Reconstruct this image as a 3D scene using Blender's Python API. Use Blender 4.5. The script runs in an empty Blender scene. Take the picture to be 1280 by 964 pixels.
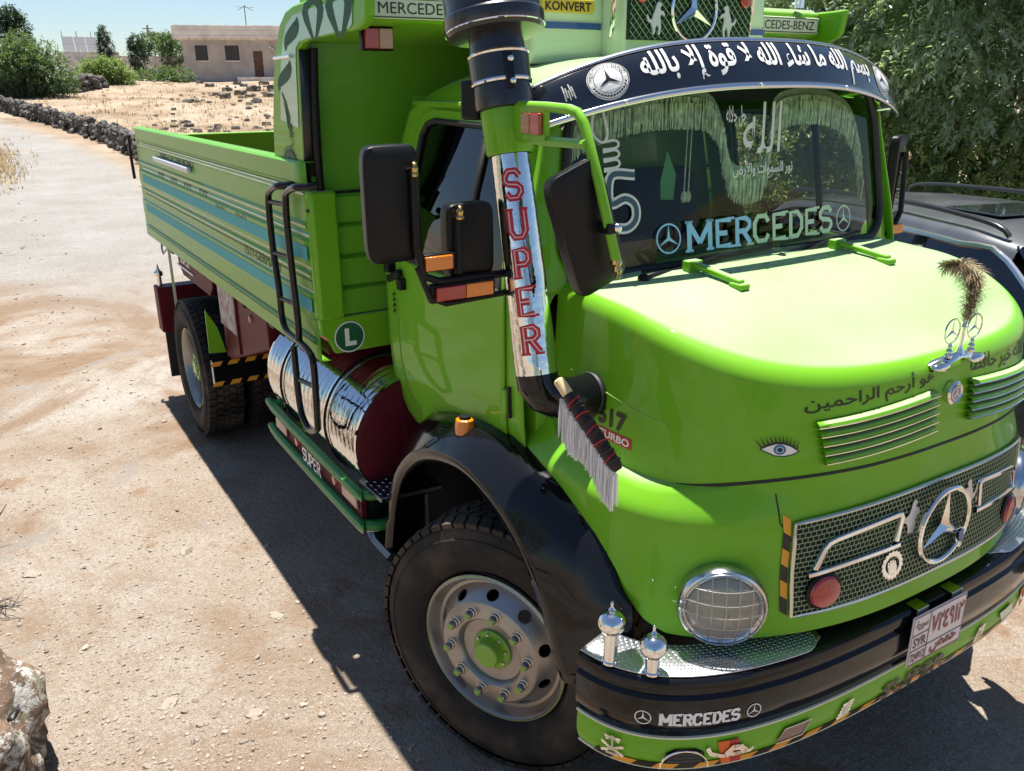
import bpy, bmesh, math, random, unicodedata
from math import sin, cos, pi, radians, sqrt, atan2
from mathutils import Vector, Matrix, noise
from mathutils.bvhtree import BVHTree
R_ = random.Random(7)
scene = bpy.context.scene
COL = scene.collection

# ---------------------------------------------------------------- camera, sky, sun, exposure
CAM = Vector((2.27, -2.348, 2.48)); YAW, PITCH, ROLL, FPX = .556, .340, -.006, 1062.4
FW = Vector((-cos(YAW)*cos(PITCH), sin(YAW)*cos(PITCH), -sin(PITCH)))
RT = FW.cross(Vector((0, 0, 1))).normalized(); UP = RT.cross(FW)
RT, UP = RT*cos(ROLL)+UP*sin(ROLL), UP*cos(ROLL)-RT*sin(ROLL)
cd = bpy.data.cameras.new('camera'); cam = bpy.data.objects.new('camera', cd); COL.objects.link(cam)
cd.sensor_width = 36; cd.lens = FPX/1280*36; cd.clip_start = .05; cd.clip_end = 3000
m3 = Matrix((RT, UP, -FW)).transposed(); cam.matrix_world = Matrix.Translation(CAM) @ m3.to_4x4()
scene.camera = cam

SUN = Vector((-.20, .05, .978)).normalized()          # towards the sun: high noon, a little behind the truck
w = bpy.data.worlds.new('World'); scene.world = w; w.use_nodes = True
nt = w.node_tree; bg = nt.nodes['Background']; sky = nt.nodes.new('ShaderNodeTexSky')
sky.sky_type = 'NISHITA'; sky.sun_disc = False
sky.sun_elevation = math.asin(SUN.z); sky.sun_rotation = atan2(SUN.x, SUN.y)
sky.altitude = 500; sky.air_density = 1.0; sky.dust_density = .55; sky.ozone_density = 3.5
nt.links.new(sky.outputs[0], bg.inputs[0]); bg.inputs[1].default_value = .064
sl = bpy.data.lights.new('sun', 'SUN'); sl.energy = 5.0; sl.angle = radians(.53); sl.color = (1, .965, .90)
so = bpy.data.objects.new('sun', sl); COL.objects.link(so); so.rotation_euler = SUN.to_track_quat('Z', 'Y').to_euler()
so.location = (0, 0, 30)
vs = scene.view_settings; vs.view_transform = 'Standard'; vs.look = 'None'; vs.exposure = 1.12; vs.gamma = 1
vs.use_curve_mapping = False
scene.cycles.max_bounces = 8; scene.cycles.transparent_max_bounces = 16

# ---------------------------------------------------------------- pixels (of the 1280 x 964 photograph) to places
def ray(px, py): return (FW*FPX + RT*(px-640) - UP*(py-482)).normalized()
def at(px, py, ax, v):
    d = ray(px, py); i = 'xyz'.index(ax); return CAM + d*((v-CAM[i])/d[i])
def smooth(a, b, t):
    t = max(0., min(1., (t-a)/(b-a))); return t*t*(3-2*t)

# ---------------------------------------------------------------- materials
MATS = {}
def mat(name, col, rough=.5, metal=0., coat=0., coat_rough=.03, spec=.5, var=0., var_scale=8., col2=None, bump=0., bump_scale=60., detail=4.,
        rough_var=0., emit=0., stretch=None, dirt=None, sheen=0., top_glare=None):
    if name in MATS: return MATS[name]
    m = bpy.data.materials.new(name); m.use_nodes = True; t = m.node_tree; b = t.nodes['Principled BSDF']; N = t.nodes.new; L = t.links.new
    b.inputs['Base Color'].default_value = (*col, 1); b.inputs['Roughness'].default_value = rough; b.inputs['Metallic'].default_value = metal
    b.inputs['Coat Weight'].default_value = coat; b.inputs['Coat Roughness'].default_value = coat_rough; b.inputs['Specular IOR Level'].default_value = spec
    if sheen: b.inputs['Sheen Weight'].default_value = sheen; b.inputs['Sheen Roughness'].default_value = .42; b.inputs['Sheen Tint'].default_value = (1, .98, .90, 1)
    tc = N('ShaderNodeTexCoord'); src = tc.outputs['Object']
    if stretch:
        mp = N('ShaderNodeMapping'); mp.inputs['Scale'].default_value = stretch; L(src, mp.inputs[0]); src = mp.outputs[0]
    cur = None
    if var or col2:
        n = N('ShaderNodeTexNoise'); n.inputs['Scale'].default_value = var_scale; n.inputs['Detail'].default_value = detail; L(src, n.inputs['Vector'])
        r = N('ShaderNodeValToRGB'); e = r.color_ramp.elements
        c2 = col2 or tuple(min(1, c*(1+var)) for c in col); c1 = col if col2 else tuple(c*(1-var) for c in col)
        e[0].position = .35; e[1].position = .65; e[0].color = (*c1, 1); e[1].color = (*c2, 1)
        L(n.outputs[0], r.inputs[0]); cur = r.outputs[0]
    if dirt:                                          # dust: colour, amount, scale
        n = N('ShaderNodeTexNoise'); n.inputs['Scale'].default_value = dirt[2]; n.inputs['Detail'].default_value = 6; L(tc.outputs['Object'], n.inputs['Vector'])
        mr = N('ShaderNodeMapRange'); mr.inputs[1].default_value = .45; mr.inputs[2].default_value = .8; mr.inputs[4].default_value = dirt[1]; L(n.outputs[0], mr.inputs[0])
        mx = N('ShaderNodeMix'); mx.data_type = 'RGBA'; L(mr.outputs[0], mx.inputs[0])
        if cur: L(cur, mx.inputs[6])
        else: mx.inputs[6].default_value = (*col, 1)
        mx.inputs[7].default_value = (*dirt[0], 1); cur = mx.outputs[2]
    if top_glare:                                          # sun glare painted as a pale film on upward faces: colour, amount
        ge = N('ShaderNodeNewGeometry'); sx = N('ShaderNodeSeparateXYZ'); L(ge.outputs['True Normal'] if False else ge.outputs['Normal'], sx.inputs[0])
        mr = N('ShaderNodeMapRange'); mr.interpolation_type = 'SMOOTHSTEP'; mr.inputs[1].default_value = .80; mr.inputs[2].default_value = .999; mr.inputs[4].default_value = top_glare[1]; L(sx.outputs[2], mr.inputs[0])
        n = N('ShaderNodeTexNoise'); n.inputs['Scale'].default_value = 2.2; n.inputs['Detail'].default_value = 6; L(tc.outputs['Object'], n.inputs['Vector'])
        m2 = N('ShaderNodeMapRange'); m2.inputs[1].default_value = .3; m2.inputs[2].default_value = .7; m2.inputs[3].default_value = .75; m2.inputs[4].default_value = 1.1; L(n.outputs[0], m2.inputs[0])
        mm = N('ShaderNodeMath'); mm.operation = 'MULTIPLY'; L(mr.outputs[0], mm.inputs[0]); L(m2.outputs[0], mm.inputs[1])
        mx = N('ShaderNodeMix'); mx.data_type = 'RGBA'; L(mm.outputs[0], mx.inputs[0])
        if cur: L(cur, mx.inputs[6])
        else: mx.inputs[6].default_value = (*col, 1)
        mx.inputs[7].default_value = (*top_glare[0], 1); cur = mx.outputs[2]
    if cur: L(cur, b.inputs['Base Color'])
    if rough_var:
        n = N('ShaderNodeTexNoise'); n.inputs['Scale'].default_value = 14; n.inputs['Detail'].default_value = 5; L(src, n.inputs['Vector'])
        mr = N('ShaderNodeMapRange'); mr.inputs[3].default_value = max(0, rough-rough_var); mr.inputs[4].default_value = rough+rough_var
        L(n.outputs[0], mr.inputs[0]); L(mr.outputs[0], b.inputs['Roughness'])
    if bump:
        n = N('ShaderNodeTexNoise'); n.inputs['Scale'].default_value = bump_scale; n.inputs['Detail'].default_value = 5; L(src, n.inputs['Vector'])
        bp = N('ShaderNodeBump'); bp.inputs['Strength'].default_value = 1; bp.inputs['Distance'].default_value = bump
        L(n.outputs[0], bp.inputs['Height']); L(bp.outputs[0], b.inputs['Normal'])
    MATS[name] = m; return m

def glass(name, tint, refl=1.0, dark=1.0):            # thin pane: tinted see-through with a mirror-like fresnel reflection
    m = bpy.data.materials.new(name); m.use_nodes = True; t = m.node_tree; t.nodes.clear(); N = t.nodes.new; L = t.links.new
    o = N('ShaderNodeOutputMaterial'); tr = N('ShaderNodeBsdfTransparent'); tr.inputs[0].default_value = (*tint, 1)
    g = N('ShaderNodeBsdfGlossy'); g.inputs['Roughness'].default_value = .01; g.inputs[0].default_value = (.95, .97, 1, 1)
    fr = N('ShaderNodeFresnel'); fr.inputs[0].default_value = 1.5; ml = N('ShaderNodeMath'); ml.operation = 'MULTIPLY'; ml.inputs[1].default_value = refl
    ml.use_clamp = True; L(fr.outputs[0], ml.inputs[0]); mx = N('ShaderNodeMixShader'); L(ml.outputs[0], mx.inputs[0]); L(tr.outputs[0], mx.inputs[1]); L(g.outputs[0], mx.inputs[2])
    L(mx.outputs[0], o.inputs[0]); return m

GREEN = mat('lime_paint', (.145, .40, .006), .62, coat=.48, coat_rough=.03, spec=.22, dirt=((.36, .42, .16), .03, 3.), sheen=.03, top_glare=((.54, .54, .48), .52))  # pale tone on upward faces stands for sun glare on bonnet and roof
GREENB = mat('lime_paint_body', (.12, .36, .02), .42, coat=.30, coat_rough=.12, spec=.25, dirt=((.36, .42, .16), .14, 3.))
GREEN2 = mat('lime_paint_dull', (.12, .36, .02), .45, coat=.5, coat_rough=.08, dirt=((.30, .34, .16), .25, 5.))
DKGREEN = mat('dark_green_paint', (.010, .075, .025), .5, spec=.25)
PALE = mat('pale_mint_paint', (.50, .70, .60), .4, coat=.6)
LIMEPALE = mat('pale_lime_paint', (.62, .76, .48), .35, coat=.6)
BLUEP = mat('blue_paint', (.01, .07, .26), .35, coat=.6)
TEAL = mat('teal_paint', (.09, .40, .41), .6, spec=.2)
BLACK = mat('black_gloss_paint', (.006, .006, .007), .15, coat=.5, coat_rough=.02, spec=.1)
BLACKM = mat('black_satin_plastic', (.007, .007, .008), .36, spec=.22, bump=.0006, bump_scale=420, dirt=((.12, .10, .08), .05, 6.))
RUBBER = mat('tyre_rubber', (.018, .016, .015), .78, bump=.001, bump_scale=90, dirt=((.16, .115, .08), .75, 4.), spec=.3)
SEAL = mat('rubber_seal', (.012, .012, .012), .6)
CHROME = mat('chrome', (.78, .78, .77), .07, metal=1, rough_var=.05)
BADGE = mat('cast_badge', (.58, .57, .54), .32, metal=.25, coat=.6)
CHROMEW = mat('polished_sheet', (.74, .74, .73), .05, metal=1, bump=.004, bump_scale=9)
STEEL = mat('rim_silver', (.33, .32, .31), .36, metal=.8, rough_var=.1, dirt=((.22, .16, .11), .45, 6.))
MAROON = mat('maroon_paint', (.095, .008, .016), .5, spec=.12, coat=.06, dirt=((.16, .10, .07), .08, 5.))
WHITE = mat('white_vinyl', (.80, .80, .78), .4)
CREAM = mat('cream_paint', (.70, .66, .48), .4)
BLK = mat('black_vinyl', (.008, .008, .008), .4)
REDV = mat('red_vinyl', (.45, .012, .015), .4)
YELLOW = mat('amber_yellow_paint', (.72, .33, .02), .4)
ORANGEV = mat('orange_vinyl', (.75, .12, .01), .4)
REDL = mat('red_lens', (.36, .012, .012), .15, coat=1, bump=.002, bump_scale=140)
AMBER = mat('amber_lens', (.75, .20, .008), .15, coat=1, bump=.002, bump_scale=140)
SKYBLUE = mat('sky_blue_vinyl', (.22, .52, .78), .4)
PLATEM = mat('plate_face', (.72, .66, .64), .4)
DARK = mat('dark_underbody', (.012, .011, .010), .8)
GLASS_W = glass('windshield_glass', (.78, .86, .83), .5)
GLASS_C = glass('clear_door_glass', (.93, .95, .94), .6)
GLASS_S = glass('side_glass', (.04, .05, .05), 1.15)
GLASS_L = glass('lamp_glass', (.88, .90, .90), 1.0)
BRASS = mat('brass', (.55, .38, .16), .2, metal=1)
TREAD = mat('tread_plate', (.66, .67, .68), .34, metal=1, rough_var=.08)
TREADD = mat('tread_plate_dark', (.18, .19, .20), .32, metal=1, rough_var=.1)
# ---------------------------------------------------------------- mesh helpers
V = Vector
class MB:
    def __init__(s): s.v = []; s.f = []
    def add(s, vs, fs):
        o = len(s.v); s.v += [tuple(v) for v in vs]; s.f += [tuple(i+o for i in f) for f in fs]; return s
    def box(s, a, b):
        x0, y0, z0 = a; x1, y1, z1 = b
        return s.add([(x0,y0,z0),(x1,y0,z0),(x1,y1,z0),(x0,y1,z0),(x0,y0,z1),(x1,y0,z1),(x1,y1,z1),(x0,y1,z1)],
                     [(0,3,2,1),(4,5,6,7),(0,1,5,4),(1,2,6,5),(2,3,7,6),(3,0,4,7)])
    def obox(s, c, ax, ay, az):                       # centre and three half-axis vectors
        c, ax, ay, az = V(c), V(ax), V(ay), V(az)
        return s.add([c+ax*i+ay*j+az*k for k in (-1, 1) for i, j in ((-1,-1),(1,-1),(1,1),(-1,1))],
                     [(0,3,2,1),(4,5,6,7),(0,1,5,4),(1,2,6,5),(2,3,7,6),(3,0,4,7)])
    def grid(s, rows, cu=False, cv=False, flip=False):
        n, m = len(rows), len(rows[0]); fs = []
        for i in range(n if cv else n-1):
            for j in range(m if cu else m-1):
                q = (i*m+j, i*m+(j+1) % m, ((i+1) % n)*m+(j+1) % m, ((i+1) % n)*m+j); fs.append(q[::-1] if flip else q)
        return s.add([p for r in rows for p in r], fs)
    def tube(s, path, r, n=8, closed=False, cap=True, sq=None):
        P = [V(p) for p in path]; k = len(P); rr = r if isinstance(r, (list, tuple)) else [r]*k
        rings = []; t0 = None
        for i in range(k):
            a = P[(i-1) % k] if (closed or i > 0) else P[i]; b = P[(i+1) % k] if (closed or i < k-1) else P[i]
            t = (b-a).normalized()
            if t0 is None:
                u = t.orthogonal().normalized() if sq is None else (V(sq)-t*V(sq).dot(t)).normalized()
            else: u = (u - t*u.dot(t)); u = u.normalized() if u.length > 1e-6 else t.orthogonal().normalized()
            t0 = t; w_ = t.cross(u)
            rings.append([P[i]+(u*cos(2*pi*j/n+pi/n)+w_*sin(2*pi*j/n+pi/n))*rr[i] for j in range(n)])
        o = len(s.v); s.grid(rings, cu=True, cv=closed)
        if cap and not closed:
            s.f.append(tuple(o+j for j in range(n))[::-1]); e = o+(k-1)*n; s.f.append(tuple(e+j for j in range(n)))
        return s
    def lathe(s, prof, o, axis, n=32, cap0=False, cap1=False, a0=0, a1=2*pi, up=None):
        ax = V(axis).normalized(); u = ax.orthogonal().normalized() if up is None else (V(up)-ax*V(up).dot(ax)).normalized(); w_ = ax.cross(u); o = V(o)
        full = abs(a1-a0-2*pi) < 1e-6; nn = n if full else n+1
        rows = [[o+ax*h+(u*cos(a0+(a1-a0)*j/n)+w_*sin(a0+(a1-a0)*j/n))*r for j in range(nn)] for r, h in prof]
        b = len(s.v); s.grid(rows, cu=full)
        if cap0: s.f.append(tuple(b+j for j in range(nn))[::-1])
        if cap1: e = b+(len(prof)-1)*nn; s.f.append(tuple(e+j for j in range(nn)))
        return s
    def prism(s, poly, off):
        off = V(off); P = [V(p) for p in poly]; n = len(P); b = len(s.v)
        s.v += [tuple(p) for p in P]+[tuple(p+off) for p in P]
        s.f.append(tuple(b+i for i in range(n))[::-1]); s.f.append(tuple(b+n+i for i in range(n)))
        for i in range(n): s.f.append((b+i, b+(i+1) % n, b+n+(i+1) % n, b+n+i))
        return s
    def ball(s, c, r, n=16, m=10, sc=(1, 1, 1)):
        c = V(c)
        rows = [[c+V((r*sc[0]*sin(pi*i/m)*cos(2*pi*j/n), r*sc[1]*sin(pi*i/m)*sin(2*pi*j/n), r*sc[2]*cos(pi*i/m))) for j in range(n)] for i in range(m+1)]
        return s.grid(rows, cu=True, flip=True)
    def torus(s, c, axis, R, r, n=32, k=8, up=None):
        ax = V(axis).normalized(); u = ax.orthogonal().normalized() if up is None else V(up); w_ = ax.cross(u)
        return s.tube([V(c)+(u*cos(2*pi*i/n)+w_*sin(2*pi*i/n))*R for i in range(n)], r, k, closed=True)

def mesh_of(mb, name, mt, smooth_angle=35):
    me = bpy.data.meshes.new(name); me.from_pydata(mb.v, [], mb.f); me.update()
    bm = bmesh.new(); bm.from_mesh(me); bmesh.ops.remove_doubles(bm, verts=bm.verts, dist=1e-5); bmesh.ops.recalc_face_normals(bm, faces=bm.faces); bm.to_mesh(me); bm.free()
    if smooth_angle:
        me.shade_smooth(); me.set_sharp_from_angle(angle=radians(smooth_angle))
    if mt:
        for q in (mt if isinstance(mt, (list, tuple)) else [mt]): me.materials.append(q)
    return me
def obj(name, mb, mt=None, parent=None, bevel=0, solid=0, sm=35, subd=0, label=None, kind=None):
    me = mb if isinstance(mb, bpy.types.Mesh) else mesh_of(mb, name, mt, sm)
    o = bpy.data.objects.new(name, me); COL.objects.link(o); o.parent = parent
    if solid: q = o.modifiers.new('s', 'SOLIDIFY'); q.thickness = solid; q.offset = 0
    if subd: q = o.modifiers.new('d', 'SUBSURF'); q.levels = q.render_levels = subd
    if bevel: q = o.modifiers.new('b', 'BEVEL'); q.width = bevel; q.segments = 2; q.limit_method = 'ANGLE'; q.angle_limit = radians(40); q.harden_normals = False
    if label: o['label'] = label
    if kind: o['kind'] = kind
    return o
def thing(name, label, cat, loc=(0, 0, 0), group=None, rz=0):
    o = bpy.data.objects.new(name, None); COL.objects.link(o); o.location = loc; o.rotation_euler = (0, 0, rz); o.empty_display_size = .2
    o['label'] = label; o['category'] = cat
    if group: o['group'] = group
    return o
def tag(o, label, cat, group=None, kind=None):
    o['label'] = label; o['category'] = cat
    if group: o['group'] = group
    if kind: o['kind'] = kind
    return o
def structure(o): o['kind'] = 'structure'; return o
def catmull(pts, n):                                  # resample a polyline smoothly to n points
    P = [V(p) for p in pts]; L_ = [0]
    for a, b in zip(P, P[1:]): L_.append(L_[-1]+(b-a).length)
    out = []
    for k in range(n):
        d = L_[-1]*k/(n-1); i = 0
        while i < len(P)-2 and L_[i+1] < d: i += 1
        t = (d-L_[i])/max(1e-9, L_[i+1]-L_[i]); p1, p2 = P[i], P[i+1]; p0 = P[i-1] if i else p1*2-p2; p3 = P[i+2] if i+2 < len(P) else p2*2-p1
        out.append(.5*((2*p1)+(p2-p0)*t+(2*p0-5*p1+4*p2-p3)*t*t+(3*p1-p0-3*p2+p3)*t**3))
    return out
def lerp_tab(tab, x):
    if x <= tab[0][0]: return tab[0][1]
    for (a, u), (b, v) in zip(tab, tab[1:]):
        if x <= b: return u+(v-u)*(x-a)/(b-a)
    return tab[-1][1]

# ---------------------------------------------------------------- lettering
FORM = {}
for cp in range(0xFE70, 0xFEFD):
    d_ = unicodedata.decomposition(chr(cp)).split()
    if len(d_) >= 2 and d_[0][0] == '<': FORM[(d_[0][1:-1], ''.join(chr(int(q, 16)) for q in d_[1:]))] = chr(cp)
def arabic(s):
    tk = []; i = 0; out = []
    while i < len(s):
        if s[i] == 'ل' and i+1 < len(s) and s[i+1] in 'اأإآ': tk.append(s[i:i+2]); i += 2
        else: tk.append(s[i]); i += 1
    jn = lambda t: ('initial', t) in FORM; jp = lambda t: ('final', t) in FORM
    for k, t in enumerate(tk):
        p = k > 0 and jn(tk[k-1]) and jp(t); n = k+1 < len(tk) and jn(t) and jp(tk[k+1])
        out.append(FORM.get(('medial' if p and n else 'final' if p else 'initial' if n else 'isolated', t), t))
    return ''.join(reversed(out))
def text2d(s, bold=0., width=None, height=None, shear=0., spacing=1.):
    c = bpy.data.curves.new('lettering', 'FONT'); c.body = s; c.size = 1; c.offset = bold; c.resolution_u = 3; c.shear = shear; c.space_character = spacing
    o = bpy.data.objects.new('lettering', c); COL.objects.link(o)
    dg = bpy.context.evaluated_depsgraph_get(); dg.update(); me = o.evaluated_get(dg).to_mesh()
    vs_ = [(p.co.x, p.co.y) for p in me.vertices]; fs = [tuple(p.vertices) for p in me.polygons]
    o.evaluated_get(dg).to_mesh_clear(); bpy.data.objects.remove(o); bpy.data.curves.remove(c)
    xs = [p[0] for p in vs_]; ys = [p[1] for p in vs_]; x0, x1, y0, y1 = min(xs), max(xs), min(ys), max(ys)
    sx = width/(x1-x0) if width else None; sy = height/(y1-y0) if height else None
    sx = sx or sy; sy = sy or sx
    return [((x-(x0+x1)/2)*sx, (y-(y0+y1)/2)*sy) for x, y in vs_], fs
def star2d(r, ring=.09, arm=.13, n=40, disc=False):   # three-pointed star in a ring
    vs_, fs = [], []
    for k in range(n):
        a = 2*pi*k/n; vs_ += [(r*cos(a), r*sin(a)), (r*(1-ring)*cos(a), r*(1-ring)*sin(a))]
    for k in range(n): i, j = 2*k, 2*((k+1) % n); fs.append((i, j, j+1, i+1))
    for k in range(3):
        a = pi/2+2*pi*k/3; b = len(vs_)
        vs_ += [(r*(1-ring/2)*cos(a), r*(1-ring/2)*sin(a)), (r*arm*cos(a+pi/3), r*arm*sin(a+pi/3)), (0, 0), (r*arm*cos(a-pi/3), r*arm*sin(a-pi/3))]
        fs += [(b, b+1, b+2), (b, b+2, b+3)]
    return vs_, fs
def disc2d(r, n=32, r0=0):
    if r0: return [(q*cos(2*pi*k/n), q*sin(2*pi*k/n)) for k in range(n) for q in (r, r0)], [(2*k, 2*((k+1) % n), 2*((k+1) % n)+1, 2*k+1) for k in range(n)]
    return [(r*cos(2*pi*k/n), r*sin(2*pi*k/n)) for k in range(n)], [tuple(range(n))]
def poly2d(p): return list(p), [tuple(range(len(p)))]
def rect2d(w_, h): return poly2d([(-w_/2, -h/2), (w_/2, -h/2), (w_/2, h/2), (-w_/2, h/2)])
def rrect2d(w_, h, r, k=5):
    out = []
    for cx, cy, a in ((w_/2-r, h/2-r, 0), (-w_/2+r, h/2-r, pi/2), (-w_/2+r, -h/2+r, pi), (w_/2-r, -h/2+r, 1.5*pi)):
        out += [(cx+r*cos(a+pi/2*i/k), cy+r*sin(a+pi/2*i/k)) for i in range(k+1)]
    return poly2d(out)
def stroke2d(pts, w_, closed=False):
    vs_, fs = [], []; n = len(pts); ww = w_ if isinstance(w_, (list, tuple)) else [w_]*n
    for i, (x, y) in enumerate(pts):
        a = pts[(i-1) % n] if closed or i else pts[i]; b = pts[(i+1) % n] if closed or i < n-1 else pts[i]
        tx, ty = b[0]-a[0], b[1]-a[1]; l = sqrt(tx*tx+ty*ty) or 1; vs_ += [(x-ty/l*ww[i]/2, y+tx/l*ww[i]/2), (x+ty/l*ww[i]/2, y-tx/l*ww[i]/2)]
    for i in range(n if closed else n-1): a, b = 2*i, 2*((i+1) % n); fs.append((a, a+1, b+1, b))
    return vs_, fs
def join2d(*parts):
    vs_, fs = [], []
    for p in parts: o = len(vs_); vs_ += p[0]; fs += [tuple(i+o for i in f) for f in p[1]]
    return vs_, fs
def move2d(sh, dx=0, dy=0, s=1, rot=0, sx=1):
    return [(dx+s*(sx*x*cos(rot)-y*sin(rot)), dy+s*(sx*x*sin(rot)+y*cos(rot))) for x, y in sh[0]], sh[1]
def slab2d(word, h, gap=.16, wd=.62, sw=.17):                 # wide slab-serif letters
    G = {'M': [[(.04,0),(.04,1)],[(.04,1),(.5,.22)],[(.5,.22),(.96,1)],[(.96,1),(.96,0)]], 'E': [[(1,1),(0.1,1),(.1,0),(1,0)],[(.1,.5),(.75,.5)]], 'R': [[(.1,0),(.1,1),(.7,1),(.95,.85),(.95,.65),(.7,.5),(.1,.5)],[(.5,.5),(1,0)]],
         'C': [[(1,.75),(.8,1),(.25,1),(0,.75),(0,.25),(.25,0),(.8,0),(1,.25)]], 'D': [[(.1,0),(.1,1),(.65,1),(1,.7),(1,.3),(.65,0),(.1,0)]],
         'S': [[(1,.8),(.75,1),(.25,1),(0,.8),(0,.62),(.2,.53),(.8,.47),(1,.36),(1,.2),(.75,0),(.25,0),(0,.2)]], 'U': [[(0,1),(0,.25),(.25,0),(.75,0),(1,.25),(1,1)]], 'P': [[(.1,0),(.1,1),(.7,1),(.95,.85),(.95,.6),(.7,.45),(.1,.45)]]}
    parts = []; x = 0
    wd0 = wd
    for ch in word:
        wd = wd0*(1.4 if ch == 'M' else 1)
        for st in G[ch]:
            parts.append(stroke2d([(x+px*wd*h, py*h*.86+.07*h) for px, py in st], sw*h))
            for px, py in (st[0], st[-1]):
                if sw > .08 and py in (0, 1) and ch in 'MERDUP' and px < 1.01: parts.append(move2d(rect2d(.30*h, .085*h), x+px*wd*h, py*h*.95+.025*h))
        x += wd*h+gap*h*2
    tot = x-gap*h*2
    j = join2d(*parts); return [(a-tot/2, b-h/2) for a, b in j[0]], j[1]
def sheet(name, sh, fn, mt, parent, cut=.035, off=.0, thick=0., label=None):   # lay a flat shape on a surface: fn(u, v) -> point
    bm = bmesh.new(); vv = [bm.verts.new((x, y, 0)) for x, y in sh[0]]
    for f in sh[1]:
        try: bm.faces.new([vv[i] for i in f])
        except ValueError: pass
    bmesh.ops.triangulate(bm, faces=[f for f in bm.faces if len(f.verts) > 4])
    if cut:
        for ax in (0, 1):
            lo = min(v.co[ax] for v in bm.verts); hi = max(v.co[ax] for v in bm.verts); k = int((hi-lo)/cut)
            for i in range(1, k+1):
                c = [0, 0, 0]; nn = [0, 0, 0]; c[ax] = lo+(hi-lo)*i/(k+1); nn[ax] = 1
                bmesh.ops.bisect_plane(bm, geom=bm.verts[:]+bm.edges[:]+bm.faces[:], plane_co=c, plane_no=nn)
    bmesh.ops.recalc_face_normals(bm, faces=bm.faces)
    for v in bm.verts:
        x, y = v.co.x, v.co.y; v.co = fn(x, y)
    if thick:
        g = bmesh.ops.solidify(bm, geom=bm.faces[:], thickness=-thick)
        bmesh.ops.recalc_face_normals(bm, faces=bm.faces)
    me = bpy.data.meshes.new(name); bm.to_mesh(me); bm.free(); me.materials.append(mt)
    o = bpy.data.objects.new(name, me); COL.objects.link(o); o.parent = parent
    if label: o['label'] = label
    if 'lettering' in name or name in ('calligraphy', 'scroll_ornament'): o['kind'] = 'stuff'
    return o
def plane_fn(o, u, v, off=(0, 0, 0)):
    o, u, v = V(o)+V(off), V(u), V(v); return lambda a, b: o+u*a+v*b
def bvh_fn(bvh, o, u, v, d, off):                     # project along d on a built surface
    o, u, v, d = V(o), V(u), V(v), V(d).normalized()
    def f(a, b):
        p = o+u*a+v*b; h = bvh.ray_cast(p-d*.6, d, 1.5)
        if h[0] is None: return p
        n = h[1] if h[1].dot(d) < 0 else -h[1]
        return h[0]+n*off
    return f
def bvh_of(o): return BVHTree.FromPolygons([v.co for v in o.data.vertices], [tuple(p.vertices) for p in o.data.polygons])
# ---------------------------------------------------------------- ground: one sheet out to the horizon
def gh0(x, y):                                        # broad relief: flat by the truck, rising to the houses
    d = sqrt((x-CAM.x)**2+(y-CAM.y)**2); back = smooth(4, -30, x)
    return 3.0*smooth(20, 90, d)*back + .5*smooth(-10, -60, x)*smooth(60, 140, d)
def gh(x, y):
    d = sqrt((x-CAM.x)**2+(y-CAM.y)**2); near = smooth(60, 6, d)
    n = noise.noise((x*.55, y*.55, 3.1))*.035+noise.noise((x*1.9, y*1.9, 7.7))*.014
    if d < 14: n += (noise.noise((x*6.5, y*6.5, 1.7))*.006+noise.noise((x*17, y*17, 5.))*.0028)*smooth(14, 7, d)
    if d > 20: n += noise.noise((x*.09, y*.09, 9.))*.35*smooth(20, 60, d)*smooth(-1, 5, y-(-x*.05))
    flat = smooth(.0, 1.0, max(abs(x+2.2)-3.6, abs(y)-1.6))       # under the wheels
    return gh0(x, y)+n*(.25+.75*flat)
def ground_at(px, py):
    d = ray(px, py); t = .5
    for _ in range(4000):
        p = CAM+d*t
        if p.z <= gh0(p.x, p.y): return p
        t *= 1.003
        t += .01
    return p
E_ROAD = [ground_at(*p) for p in ((0, 152), (60, 168), (110, 185), (168, 212), (205, 250))]          # far edge of the track, along the stone wall
rows = []; NA = 760; rad = [.25]
while rad[-1] < 900: rad.append(rad[-1]*1.0195+.006)
for r in rad: rows.append([(CAM.x+r*cos(2*pi*k/NA), CAM.y+r*sin(2*pi*k/NA)) for k in range(NA)])
mb = MB(); mb.grid([[(x, y, gh(x, y)) for x, y in r] for r in rows], cu=True, flip=True)
c_ = len(mb.v); mb.v.append((CAM.x, CAM.y, gh(CAM.x, CAM.y))); mb.f += [(c_, k, (k+1) % NA) for k in range(NA)]
me = bpy.data.meshes.new('ground'); me.from_pydata(mb.v, [], mb.f); me.update(); me.shade_smooth()
wall_line = [(p.x, p.y) for p in E_ROAD]
def side_of_wall(x, y):                               # > 0 beyond the far edge of the track (the field)
    best = 1e9; s_ = 0
    L_ = [(wall_line[0][0]*3-wall_line[1][0]*2, wall_line[0][1]*3-wall_line[1][1]*2)]+wall_line+[(4, wall_line[-1][1]+10)]
    for (ax, ay), (bx, by) in zip(L_, L_[1:]):
        dx, dy = bx-ax, by-ay; l2 = dx*dx+dy*dy; t = max(0, min(1, ((x-ax)*dx+(y-ay)*dy)/l2)); qx, qy = ax+dx*t-x, ay+dy*t-y
        d = qx*qx+qy*qy
        if d < best: best = d; s_ = 1 if dx*(y-ay)-dy*(x-ax) > 0 else -1
    return s_*sqrt(best)
road_dir = (V(wall_line[1])-V(wall_line[3])).normalized()
ca = me.color_attributes.new('zone', 'FLOAT_COLOR', 'POINT')
import numpy as np
cols = np.zeros((len(mb.v), 4), np.float32)
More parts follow.
